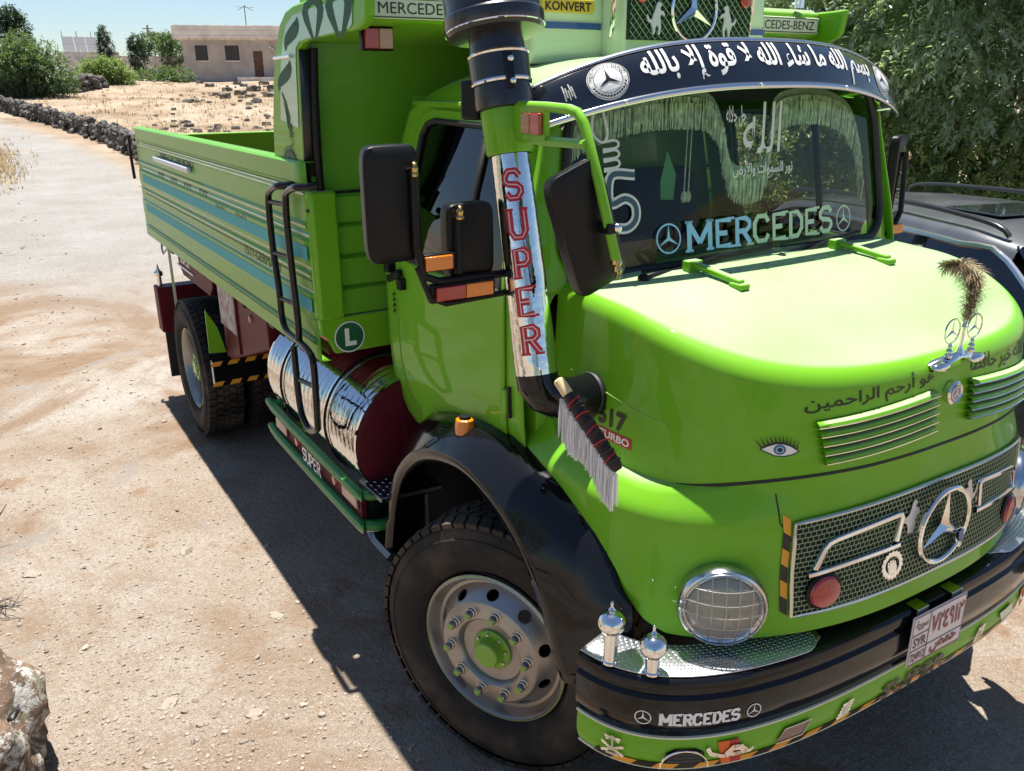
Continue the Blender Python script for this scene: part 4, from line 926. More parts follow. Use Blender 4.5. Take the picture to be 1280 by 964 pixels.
for y in (-.655, .66):
    sheet('badge_disc', disc2d(.066, 40), vis_fn(y, .5, .0045), WHITE, visor)
    sheet('badge_ring', join2d(disc2d(.064, 40, .062), disc2d(.046, 40, .0445)), vis_fn(y, .5, .0055), BLK, visor)
    sheet('badge_star', join2d(*[poly2d([(.043*cos(a), .043*sin(a)), (.007*cos(a+pi/3), .007*sin(a+pi/3)), (0, 0), (.007*cos(a-pi/3), .007*sin(a-pi/3))]) for a in (pi/2+.0, pi/2+2*pi/3, pi/2+4*pi/3)]), vis_fn(y, .5, .0055), BLK, visor)
    tx = text2d('MERCEDES BENZ', .0, .150, .012); arc = ([((.054+q)*sin(p/.054), (.054+q)*cos(p/.054)) for p, q in tx[0]], tx[1])
    sheet('badge_lettering', arc, vis_fn(y, .5, .006), BLK, visor)
    lv = [move2d(poly2d([(-.006, 0), (0, .0035), (.006, 0), (0, -.0035)]), .0545*sin(a), .0545*cos(a), 1, -a+.6) for a in [pi*.62+pi*.76*k/13 for k in range(14)]]
    sheet('badge_laurel', join2d(*lv), vis_fn(y, .5, .006), BLK, visor)
for y in (-.78,):
    sheet('scuffed_sticker', join2d(*[stroke2d([(-.012+.007*k, -.03+.01*(k % 2)), (-.010+.006*k, .03-.012*(k % 3))], .004) for k in range(5)]), vis_fn(y, .5, .005), mat('worn_white', (.45, .45, .42), .6), visor)
for sg in (-1, 1):
    obj('visor_bracket', MB().tube([VS(sg*.80, .1, -.004), WS(sg*.97, .86, .0), WS(sg*1.0, .82, -.01)], .008, 6), TRIM, visor)
# ---- stickers on the windshield
def ws_fn(y0, z0, off=.006): return lambda a, b: (lambda z: (lambda v: WS((y0+a)/(.836-.091*v), v, off))((z-1.872)/(.583+.085*(1-((y0+a)/.80)**2))))(z0+b)
BLUEG = mat('sticker_blue', (.25, .55, .75), .4); GREENG = mat('sticker_green', (.42, .62, .42), .4)
ml = slab2d('MERCEDES', .10, .10, .62); sc = .76/(max(p[0] for p in ml[0])-min(p[0] for p in ml[0])); mlp = [(x*sc, y*1.0) for x, y in ml[0]]
fat = slab2d('MERCEDES', .10, .10, .62)
xm = -.09
fl = [f for f in ml[1] if sum(mlp[i][0] for i in f)/len(f) < xm]; fr = [f for f in ml[1] if sum(mlp[i][0] for i in f)/len(f) >= xm]
sheet('lettering', (mlp, fl), ws_fn(.045, 1.993), BLUEG, shield, cut=.04)
sheet('lettering', (mlp, fr), ws_fn(.045, 1.993), GREENG, shield, cut=.04)
sheet('lettering_inlay', ([(x*sc, y*.97) for x, y in slab2d('MERCEDES', .10, .10, .62)[0]], ml[1]), ws_fn(.045, 1.993, .0055), BLK, shield, cut=.04)
sheet('star_decal', star2d(.050, .12), ws_fn(-.405, 1.993), BLUEG, shield); sheet('star_decal', star2d(.050, .12), ws_fn(.50, 1.985), GREENG, shield)
PALEV = mat('pale_sticker', (.62, .66, .62), .5)
sheet('calligraphy', text2d(arabic('الله'), .0, .20, .17, shear=.2), ws_fn(.03, 2.335), PALEV, shield, cut=.04)
sheet('calligraphy', text2d(arabic('نور السموات والأرض'), .02, .30, .055), ws_fn(.03, 2.20), PALEV, shield, cut=.04)
sheet('calligraphy', text2d(arabic('جل جلاله'), .02, .09, .07), ws_fn(-.10, 2.375), PALEV, shield, cut=.04)
th = [stroke2d([(-.02, .13), (.005, .135), (.015, .10), (.02, .055), (.0, .035), (-.03, .06), (-.02, .13)], .008)]
th = [stroke2d(interp2([(-.02, .13), (.005, .135), (.015, .10), (.02, .055), (.0, .035), (-.03, .06), (-.03, .10), (-.02, .13)], 30), .008)]
for k in range(4): th.append(stroke2d(interp2([(.0, .035-.03*k), (.045, .040-.03*k), (.058, .028-.03*k), (.045, .016-.03*k), (.0, .012-.03*k)], 16), .008))
sheet('hand_decal', join2d(*th), ws_fn(-.635, 2.275), PALEV, shield)
five = [(.05, .085), (-.035, .085), (-.045, .0), (.01, .012), (.045, -.01), (.045, -.055), (.01, -.082), (-.05, -.075)]
five = interp2(five, 40)
sheet('digit_decal', stroke2d(five, .034), ws_fn(-.575, 2.12, .006), PALEV, shield); sheet('digit_decal', stroke2d(five, .017), ws_fn(-.575, 2.12, .0075), mat('digit_blue', (.03, .08, .12), .5), shield)
# ---- inside the cab
CLOTH = mat('dark_upholstery', (.02, .03, .045), .9); DASH = mat('dashboard', (.025, .025, .028), .6)
mb = MB(); mb.box((-.25, -.80, 1.45), (.05, .80, 1.80)); obj('dashboard', mb, DASH, cab, bevel=.06)
for y in (-.45, .45):
    st = obj('seat', MB().box((-.90, y-.27, 1.35), (-.40, y+.27, 1.55)), None, cab, bevel=.05); st.data.materials.append(CLOTH)
    bk = MB(); bk.obox((-.88, y, 1.80), (.05, 0, -.012), (0, .25, 0), (-.06, 0, .30)); obj('seat_back', bk, CLOTH, cab, bevel=.05)
obj('steering_wheel', MB().torus((-.22, .42, 1.86), (-.62, 0, .78), .23, .014, 40, 8), DASH, cab); mb = MB()
for k in range(3): a = 2*pi*k/3; u = V((.78, 0, .62)); mb.tube([(-.22, .42, 1.86), V((-.22, .42, 1.86))+u*(.22*cos(a))+V((0, .22*sin(a), 0))], .010, 6)
mb.tube([(-.22, .42, 1.86), (-.05, .42, 1.64)], .025, 8); obj('steering_column', mb, DASH, cab)
CURT = mat('curtain_blue', (.02, .055, .075), .9, stretch=(1, 60, .2), var=.4, var_scale=1.0)
rows = []
for z in (1.75, 2.1, 2.38): rows.append([(-.93+.018*sin(i*.9)+.004*sin(i*2.3), -.80+.85*i/90, z) for i in range(91)])
obj('curtain', MB().grid(rows), CURT, cab, solid=.004)
LIN = mat('roof_lining', (.07, .09, .07), .95); mb = MB(); mb.grid([[(-.96, -.74, 2.405), (-.96, 0, 2.43), (-.96, .74, 2.405)], [(-.05, -.70, 2.415), (-.05, 0, 2.52), (-.05, .70, 2.415)]]); obj('roof_lining', mb, LIN, cab, solid=.01)
FRINGE = mat('green_fringe', (.62, .74, .46), .85, var=.3, var_scale=40)
def fringe(path, ln, nm, seed, par, mt=FRINGE, n=260, wd=.006, sway=.012):
    rng = random.Random(seed); P = catmull(path, n); m_ = MB(); d2 = V((0, 0, -1))
    for i, p in enumerate(P):
        l = (ln(i/(n-1)) if callable(ln) else ln)*rng.uniform(.94, 1.03); o = V((rng.uniform(-.006, .006), rng.uniform(-.004, .004), 0)); e = p+o+V((rng.uniform(-sway, sway)*.4, rng.uniform(-sway, sway), -l)); m = (p+o).lerp(e, .5)+V((rng.uniform(-.004, .004), rng.uniform(-.004, .004), 0))
        a = rng.uniform(-.4, .4); s_ = V((sin(a), cos(a), 0))*wd*.5
        m_.add([p+o-s_, p+o+s_, m+s_, m-s_, e+s_*.5, e-s_*.5], [(0, 1, 2, 3), (3, 2, 4, 5)])
    return obj(nm, m_, mt, par, sm=0, kind='stuff')
def wsi(y, z, off=-.05): v = (z-1.872)/(.583+.085*(1-(y/.80)**2)); return WS(max(-.97, min(.97, y/(.836-.091*v))), v, off)
top = [wsi(-.80, 2.10), wsi(-.77, 2.25), wsi(-.66, 2.36), wsi(-.45, 2.415), wsi(-.2, 2.415), wsi(-.12, 2.36), wsi(-.09, 2.24), wsi(-.05, 2.165), wsi(.08, 2.17), wsi(.13, 2.30), wsi(.18, 2.40), wsi(.4, 2.42), wsi(.60, 2.38), wsi(.70, 2.28), wsi(.74, 2.10)]
fringe(top, .085, 'curtain_fringe', 5, cab, n=900, wd=.006, sway=.005)
fringe([p+V((-.006, 0, .02)) for p in top], .075, 'curtain_fringe', 6, cab, n=900, wd=.006, sway=.005)
rows = [[p+V((-.012, 0, .045 if 1 < i < 14 else .02)) for i, p in enumerate(top)], [p+V((-.012, 0, -.01)) for p in top]]
obj('curtain_band', MB().grid([catmull(r, 60) for r in rows]), mat('green_cloth', (.34, .46, .29), .9), cab)
mb = MB(); 
for k in range(2): mb.tube([(-.02, -.20+.02*k, 2.40), (-.02, -.20+.02*k, 2.12)], .0022, 5); mb.ball((-.02, -.20+.02*k, 2.10), .012, 8, 6, (1, 1, 1.8))
obj('hanging_tassel', mb, FRINGE, cab)
sheet('pennant', poly2d([(-.01, .10), (.035, .02), (.03, -.07), (-.03, -.065), (-.035, .0)]), plane_fn((-.04, -.26, 2.16), (0, 1, 0), (0, 0, 1)), mat('pennant_green', (.10, .34, .12), .7), cab)
for k in range(26):
    pass
mb = MB(); mb.box((.02, -.78, 1.82), (.10, -.42, 1.99)); obj('dash_box', mb, mat('brown_cardboard', (.16, .09, .06), .9), cab)
def rbox_(c): m_ = MB(); m_.obox(c, (.03, .012, 0), (-.012, .03, 0), (0, 0, .055)); return m_
# ---- air intake: elbow, polished pipe, black upper pipe and cap
b0 = V((.243, -1.0, 1.66)); b1 = V((.095, -1.0, 2.302)); dr = (b1-b0).normalized()
intake = obj('air_intake', MB().lathe([(.066, 0), (.066, .02)]+[(.0655-.009*i/30+.0006*(i % 2), .02+.6*i/30) for i in range(31)]+[(.0565, (b1-b0).length)], b0, dr, 44), CHROMEW, T, sm=60)
obj('intake_elbow', MB().tube([b0+dr*.01, b0-dr*.03, b0-dr*.06+V((.005, .015, 0)), b0-dr*.085+V((.015, .055, 0)), b0-dr*.09+V((.025, .12, 0)), b0-dr*.09+V((.03, .22, 0))], [.065, .066, .067, .067, .066, .066], 28), BLACK, intake, sm=60)
obj('intake_boot', MB().lathe([(.067, 0), (.070, .008), (.067, .016)], b0-dr*.09+V((.028, .175, 0)), (0, -1, .1), 28), SEAL, intake)
obj('intake_collar', MB().lathe([(.064, -.01), (.070, 0), (.072, .115), (.066, .12)], b1-dr*.005, dr, 32), GREEN, intake, sm=40)
t0 = b1+dr*.11
obj('intake_pipe', MB().lathe([(.070, 0), (.084, .004), (.086, .02), (.083, .07), (.088, .075), (.088, .15), (.082, .155), (.078, .20), (.08, .28)], t0, dr, 36), mat('black_duct', (.010, .010, .014), .3, coat=.4), intake, sm=35)
for h in (.075, .152): obj('pipe_clamp', MB().lathe([(.0885, -.005), (.0905, 0), (.0885, .005)], t0+dr*h, dr, 36), CHROME, intake)
mb = MB(); mb.obox(t0+dr*.115+V((.084, -.02, 0)), dr*.048, V((.012, -.006, 0)), V((.006, .012, 0))); obj('clamp_bracket', mb, BLACK, intake, bevel=.003)
for h in (.085, .145): obj('clamp_bolt', MB().ball(t0+dr*h+V((.097, -.02, 0)), .010, 10, 6), CHROME, intake)
obj('duct_ear', rbox_(t0+dr*.03+V((-.07, -.055, 0))), BLACKM, intake, bevel=.01)
cp = t0+dr*.215
obj('intake_cap', MB().lathe([(.07, -.01), (.135, -.005), (.142, .005), (.145, .02), (.145, .042), (.138, .05), (.137, .06), (.139, .12), (.13, .15), (.06, .175), (0, .18)], cp, dr, 44), mat('black_duct', (.010, .010, .014), .3, coat=.4), intake, sm=35)
mb = MB(); mb.torus(cp+dr*.006, dr, .143, .0022, 48, 5); obj('cap_trim', mb, CHROME, intake)
tx = text2d(arabic('بسم الله'), .02, .16, .05)
uu = V((.55, -.8, 0)).normalized(); uu = (uu-dr*uu.dot(dr)).normalized(); ww = dr.cross(uu)
sheet('cap_lettering', tx, lambda a, b: cp+dr*(.09+b)+(uu*cos(a/.141+.45)+ww*sin(a/.141+.45))*.1412, WHITE, intake, cut=.01)
# SUPER down the polished pipe
def pipe_fn(h0, ang): 
    u0 = V((.62, -.78, 0)).normalized(); u0 = (u0-dr*u0.dot(dr)).normalized(); w0_ = dr.cross(u0)
    return lambda a, b: b0+dr*(h0+b)+(u0*cos(ang+a/.06)+w0_*sin(ang+a/.06))*(.0672-.009*(h0+b)/.62+.0008)
for k, ch in enumerate('SUPER'):
    lt = slab2d(ch, .088, .1, .50, .23); cx = (max(p[0] for p in lt[0])+min(p[0] for p in lt[0]))/2
    lt = ([(x-cx, y) for x, y in lt[0]], lt[1])
    sheet('lettering', lt, pipe_fn(.555-.112*k, .30), REDV, intake, cut=.006)
    li = slab2d(ch, .088, .1, .50, .045); cx = (max(p[0] for p in li[0])+min(p[0] for p in li[0]))/2
    sheet('letter_inlay', ([(x-cx, y) for x, y in li[0]], li[1]), (lambda f: lambda a, b: f(a, b)+uu*.0008)(pipe_fn(.555-.112*k, .30)), mat('pink_vinyl', (.72, .45, .47), .4), intake, cut=.006)
    
# ---- mirrors
def rbox(c, ax, ay, az, n=6):                         # softened slab: half axes
    m_ = MB(); c, ax, ay, az = V(c), V(ax), V(ay), V(az); rows = []
    for i in range(13):
        t_ = -1+2*i/12; s = max(.0, 1-abs(t_)**4)**.25; s = .80+.20*s if abs(t_) < 1 else .80
        ring = []
        for j in range(40):
            a = 2*pi*j/40; p = 2/7; cx_, sx_ = cos(a), sin(a); x = (abs(cx_)**p)*(1 if cx_ >= 0 else -1); y = (abs(sx_)**p)*(1 if sx_ >= 0 else -1); ring.append(c+ax*t_+ay*(x*s)+az*(y*s))
        rows.append(ring)
    o = len(m_.v); m_.grid(rows, cu=True); m_.f.append(tuple(range(o, o+40))[::-1]); m_.f.append(tuple(range(o+12*40, o+13*40))); return m_
MIRG = mat('mirror_glass', (.85, .87, .88), .02, metal=1)
def mirror(c, ax, ay, az, nm='mirror'):
    m_ = obj(nm, rbox(c, ax, ay, az), BLACKM, T, sm=50); c, ax, ay, az = V(c), V(ax), V(ay), V(az)
    q = MB(); q.add([c-ax*1.01-ay*.72-az*.74, c-ax*1.01+ay*.72-az*.74, c-ax*1.01+ay*.72+az*.74, c-ax*1.01-ay*.72+az*.74], [(0, 1, 2, 3)]); obj('mirror_glass', q, MIRG, m_)
    return m_
for sg in (-1, 1):
    k = -sg
    if sg > 0: break                                  # the left set is folded in and built below
    mL = mirror((.10, sg*1.385, 2.175), (.035, sg*.008, 0), (0, .083, 0), (0, 0, .158))
    mS = mirror((.10, sg*1.150, 2.057), (.028, 0, 0), (0, .077, 0), (0, 0, .108))
    fr_ = obj('mirror_bracket', MB().tube([(.145, sg*1.335, 2.27), (.145, sg*1.335, 2.05), (.145, sg*1.315, 1.975), (.145, sg*1.27, 1.955), (.13, sg*1.05, 1.95), (.06, sg*.93, 1.96)], .012, 10), BLACKM, T, sm=60)
    obj('bracket_arm', MB().tube([(.135, sg*1.20, 2.13), (.145, sg*1.205, 1.97)], .012, 10), BLACKM, fr_)
    obj('bracket_arm', MB().tube([(.145, sg*1.335, 2.0), (.145, sg*1.30, 1.91), (.145, sg*1.25, 1.888), (.13, sg*1.05, 1.89), (.06, sg*.93, 1.90)], .009, 8), BLACKM, fr_)
    for y, z in ((1.335, 2.26), (1.20, 2.135)):
        obj('brass_knob', MB().lathe([(.010, 0), (.013, .006), (.009, .012), (.011, .022), (.006, .03), (.008, .036), (0, .042)], (.152, sg*y, z-.01), (0, 0, 1), 12), BRASS, fr_)
    pl = MB(); pl.box((.128, sg*1.33, 1.985), (.150, sg*1.215, 2.035)); obj('lamp_housing', pl, BLACKM, fr_, bevel=.004)
    q = MB(); q.box((.150, sg*1.315, 1.990), (.162, sg*1.23, 2.030)); obj('amber_lamp', q, AMBER, fr_, bevel=.003)
    pl = MB(); pl.box((.125, sg*1.30, 1.892), (.150, sg*1.085, 1.948)); obj('lamp_housing', pl, BLACKM, fr_, bevel=.006)
    q = MB(); q.box((.150, sg*1.285, 1.900), (.164, sg*1.192, 1.940)); obj('red_lamp', q, REDL, fr_, bevel=.003)
    q = MB(); q.box((.150, sg*1.190, 1.900), (.164, sg*1.100, 1.940)); obj('amber_lamp', q, AMBER, fr_, bevel=.003)
mirror((-.055, 1.05, 2.085), (-.018, -.012, 0), (-.030, .072, 0), (0, 0, .185)); mirror((-.055, .965, 2.02), (-.012, -.008, 0), (-.030, .055, 0), (0, 0, .095))
fl_ = obj('mirror_bracket', MB().tube([(-.03, 1.075, 2.20), (-.02, 1.08, 1.95), (-.01, 1.03, 1.88), (.03, .90, 1.87)], .012, 10), BLACKM, T, sm=60)
q = MB(); q.box((-.01, 1.0, 1.86), (.012, 1.07, 1.90)); obj('amber_lamp', q, AMBER, fl_, bevel=.003)
obj('brass_knob', MB().lathe([(.010, 0), (.013, .006), (.009, .012), (.011, .022), (0, .036)], (-.025, 1.09, 2.17), (0, 0, 1), 12), BRASS, fl_)
# green loop bracket with the front-view mirror on the right side
tb = [V((.14, -1.0, 2.425)), V((.30, -1.005, 2.424)), at(712, 137, 'x', .45), at(722, 141, 'x', .475), at(730, 155, 'x', .495), at(748, 225, 'x', .555), at(770, 325, 'x', .578)]
gb = obj('mirror_bracket', MB().tube(catmull(tb[:2], 4)[:-1]+tb[1:], .0135, 10), GREEN, T, sm=60, label='lime green loop bracket')
obj('bracket_arm', MB().tube([(.13, -1.0, 2.338), (.30, -1.0, 2.335), at(733, 181, 'x', .52)], .013, 10), GREEN, gb)
mb = MB(); mb.box((.14, -1.016, 2.338), (.30, -1.0, 2.425)); obj('bracket_plate', mb, GREEN, gb)
q = MB(); q.box((.20, -1.030, 2.352), (.245, -1.016, 2.408)); obj('red_lamp', q, mat('dark_red_lens2', (.22, .05, .01), .15, coat=1), gb, bevel=.003)
q = MB(); q.box((.246, -1.030, 2.352), (.292, -1.016, 2.408)); obj('red_lamp', q, REDL, gb, bevel=.003)
mirror((.50, -1.022, 2.128), (.040, -.012, .006), (0, .078, .030), (.004, -.060, .158))
mb = MB(); mb.obox(at(761, 285, 'x', .562), (.022, 0, 0), (0, .018, 0), (0, 0, .014)); obj('bracket_clamp', mb, BLACKM, gb, bevel=.004)
obj('clamp_nut', MB().ball(at(772, 285, 'x', .585), .012, 10, 6), CHROME, gb)
obj('brass_knob', MB().lathe([(.014, 0), (.016, .01), (.010, .018), (.013, .030), (.006, .04), (.009, .048), (0, .055)], at(770, 324, 'x', .578), (.05, .18, -1), 14), BRASS, gb)
# ---- wrapped wooden handle with white fringe hung on the bonnet side
h0 = at(706, 487, 'y', -1.055); h1 = at(773, 588, 'y', -1.0)
hd = obj('wrapped_handle', MB().tube([h0.lerp(h1, f) for f in (0, .12, .14, .5, .95, 1)], [.014, .016, .019, .021, .019, .012], 14), mat('dark_wrap', (.035, .012, .012), .7, var=.8, var_scale=60, col2=(.02, .008, .008)), T)
obj('handle_tip', MB().tube([h0+(h0-h1).normalized()*.035, h0+(h0-h1).normalized()*.03, h0+(h1-h0)*.06], [.010, .0165, .0165], 14), mat('pale_wood', (.72, .52, .28), .5), hd)
for k in range(14):
    p = h0.lerp(h1, .16+.8*k/14); obj('wrap_cord', MB().torus(p, (h1-h0)+V((0, .04*(-1)**k, .05)), .0215, .0025, 16, 5), BLK if k % 3 else REDV, hd)
fringe([h0+(h1-h0)*.08+V((-.012, -.015, -.018)), h0.lerp(h1, .5)+V((0, -.018, -.012)), h1+V((.0, -.015, -.01))], lambda t: .105+.012*sin(t*9), 'white_fringe', 9, hd, mat('white_wool', (.88, .86, .84), .9), n=300, wd=.006, sway=.006)
for k in range(1): fringe([h0+(h1-h0)*.06+V((-.012, -.012, -.014)), h0.lerp(h1, .5)+V((0, -.012, -.008)), h1+V((.0, -.010, -.006))], .098, 'white_fringe', 19, hd, mat('white_wool', (.88, .86, .84), .9), n=300, wd=.006, sway=.006)
# ---- tipper body: sides, floor, tailgate
YB = 1.18; XF, XR = -1.20, -5.20
bed = obj('bed_floor', MB().box((XR, -YB+.04, 1.36), (XF, YB-.04, 1.42)), MAROON, T)
PROF = [(1.338, -.045), (1.338, 0.), (1.40, 0.), (1.408, .010), (1.425, .010), (1.433, 0.), (1.520, 0.), (1.530, .013), (1.630, .013), (1.640, 0.), (1.700, 0.), (1.708, .011), (1.722, .011), (1.730, 0.), (1.752, 0.), (1.762, .014), (1.862, .014), (1.872, 0.), (1.905, 0.), (1.914, .012), (1.932, .012), (1.941, 0.), (2.045, 0.), (2.055, .010), (2.070, .010), (2.078, 0.), (2.095, 0.), (2.105, .016), (2.18, .016), (2.188, .008), (2.188, -.05)]
def xend(z): return -5.30+.13*(z-1.34)/.84
for sg in (-1, 1):
    n = 70; rows = []
    for z, o in PROF:
        rows.append([(xend(z)+(XF+.012-xend(z))*i/n, sg*(YB+(o if 0 < i < n or o < 0 else 0)), z) for i in range(n+1)])
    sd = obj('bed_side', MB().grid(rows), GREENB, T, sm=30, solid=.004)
    for za, zb, o in ((1.555, 1.615, .0165), (1.782, 1.842, .0175)):
        mb = MB(); mb.grid([[(xend(z)+.20+(XF-.01-xend(z)-.20)*i/10, sg*(YB+o), z) for i in range(11)] for z in (za, zb)]); obj('teal_stripe', mb, TEAL, sd)
    for z, o, m_ in ((2.0775, .0115, PALE), (2.060, .013, PALE), (1.923, .0145, CREAM), (1.885, .003, PALE), (1.895, .003, TEAL), (1.748, .003, CREAM), (1.715, .0135, CREAM), (1.69, .003, DKGREEN), (1.645, .003, CREAM), (1.525, .006, DKGREEN), (1.417, .0125, DKGREEN), (1.435, .003, DKGREEN)):
        mb = MB(); mb.grid([[(xend(z)+.18+(XF-.01-xend(z)-.18)*i/6, sg*(YB+o), zz) for i in range(7)] for zz in (z-.0035, z+.0035)]); obj('pinstripe', mb, m_, sd)
    mb = MB(); mb.box((-4.42, sg*(YB+.002), 1.978), (-3.32, sg*(YB+.030), 2.015)); obj('side_reflector', mb, mat('reflector_white', (.62, .64, .70), .3), sd, bevel=.008)
    f_ = lambda x, z, o=.0035: plane_fn((x, sg*(YB+o), z), (-sg, 0, 0), (0, 0, 1))
    sheet('lettering', text2d('KING OF THE ROAD', .015, 1.0, .055), f_(-3.75, 2.032, .0045), DKGREEN, sd, cut=0)
    sheet('lettering', text2d('1517-GERMANY', .0, .62, .050), f_(-1.95, 1.676), DKGREEN, sd, cut=0)
    for k in range(6):                                # worn curling brush marks
        rng = random.Random(k); x = -4.3+.42*k
        cur = join2d(*[stroke2d([(-.12+.04*j, -.018+.012*(j % 2)), (-.10+.04*j, .02-.008*(j % 3)), (-.08+.04*j, .0)], [.010, .014, .004]) for j in range(5)])
        sheet('scroll_ornament', cur, f_(x, (1.89 if k < 4 else 1.845)-.0, .016 if k >= 4 else .004), DKGREEN, sd, cut=0)
    # corner post at the front, and hinge at the back
    mb = MB(); mb.box((XF+.002, sg*(YB-.10), 1.537), (XF+.075, sg*(YB+.012), 2.075)); obj('corner_post', mb, GREEN, T, bevel=.012)
    mb = MB(); mb.box((-5.36, sg*(YB-.02), 2.10), (-5.16, sg*(YB+.02), 2.14)); pin = obj('tailgate_pin', mb, STEEL, T, bevel=.006)
    mb = MB(); mb.tube([(-5.33, sg*(YB+.03), 2.12), (-5.36, sg*(YB+.03), 1.95), (-5.34, sg*(YB+.03), 1.78)], .012, 6); obj('locking_lever', mb, BLACKM, pin)
    mb = MB(); mb.tube([(-5.15, sg*1.10, 1.33), (-5.10, sg*1.12, 1.24), (-4.95, sg*1.14, 1.22), (-4.80, sg*1.12, 1.30)], .008, 6); obj('tail_chain', mb, STEEL, T)
mb = MB(); mb.box((-5.28, -YB+.03, 1.36), (-5.24, YB-.03, 2.12)); obj('tailgate', mb, GREEN, T, bevel=.01)
for k in range(7):
    mb = MB(); x = -1.7-.52*k; mb.box((x-.04, -1.10, 1.24), (x+.04, 1.10, 1.36)); obj('cross_bearer', mb, MAROON, T)
# ---- headboard: ribbed lower wall, recessed panel, side cheeks and cab overhang
zt = [1.53, 1.66, 1.795, 1.93, 2.055]
rows = []
for a, b_ in zip(zt, zt[1:]):
    rows += [[(XF+.035+o, y, z) for y in (-YB+.08, 0, YB-.08)] for z, o in ((a, -.02), (a+.012, .0), (b_-.012, .0), (b_, -.02))]
hb = obj('headboard', MB().grid(rows), GREENB, T, sm=25)  # darker copy of the same green: shade put into the colour
mb = MB(); mb.prism([(XF+.05, -1.185, 1.535), (XF+.05, -1.185, 1.465), (XF+.05, -1.155, 1.445), (XF+.05, -1.125, 1.375), (XF+.05, 1.125, 1.375), (XF+.05, 1.155, 1.445), (XF+.05, 1.185, 1.465), (XF+.05, 1.185, 1.535)], (-.04, 0, 0)); sk = obj('headboard_skirt', mb, GREEN, hb, bevel=.006)
c = at(437, 421, 'x', XF+.052); pf = lambda k: plane_fn(c+V((.001+.001*k, 0, 0)), (0, 1, 0), (0, 0, 1))
sheet('sign_rim', disc2d(.070, 40), pf(0), WHITE, hb, cut=0); sheet('sign_disc', disc2d(.064, 40), pf(1), mat('sign_green', (.005, .10, .04), .4), hb, cut=0)
sheet('sign_letter', poly2d([(-.022, -.040), (.030, -.040), (.030, -.020), (-.002, -.020), (-.002, .040), (-.022, .040)]), pf(2), WHITE, hb, cut=0)
XP = -1.215
mb = MB(); mb.box((XP-.03, -1.15, 2.045), (XP, 1.15, 2.70)); obj('recess_panel', mb, GREENB, hb)  # same darker green, so the recess shade is partly in the colour
mb = MB(); mb.box((XP, -1.10, 2.052), (XP+.012, 1.10, 2.064)); obj('recess_joint', mb, SEAL, hb)
YC = 1.175; pl = lambda *p: [at(px, py, 'y', -YC) for px, py in p]
CHEEK = pl((347, 258), (343, 200), (341, 150), (341.5, 100), (344, 60), (349, 30), (356, 14), (366, 6), (400, -6), (445, -20), (457, -24), (457, 18), (455, 28), (449, 35), (440, 38.5), (400, 46.5), (385, 50), (377, 54), (373, 62), (373.5, 80), (382, 243), (384, 262))
PALEIN = pl((352, 150), (351, 100), (354, 55), (358, 33), (366, 20), (385, 12), (425, 0), (441, -8), (441, 30), (437, 36), (400, 45), (385, 48), (375, 52), (370.5, 60), (370.5, 80), (373, 130), (374, 160))
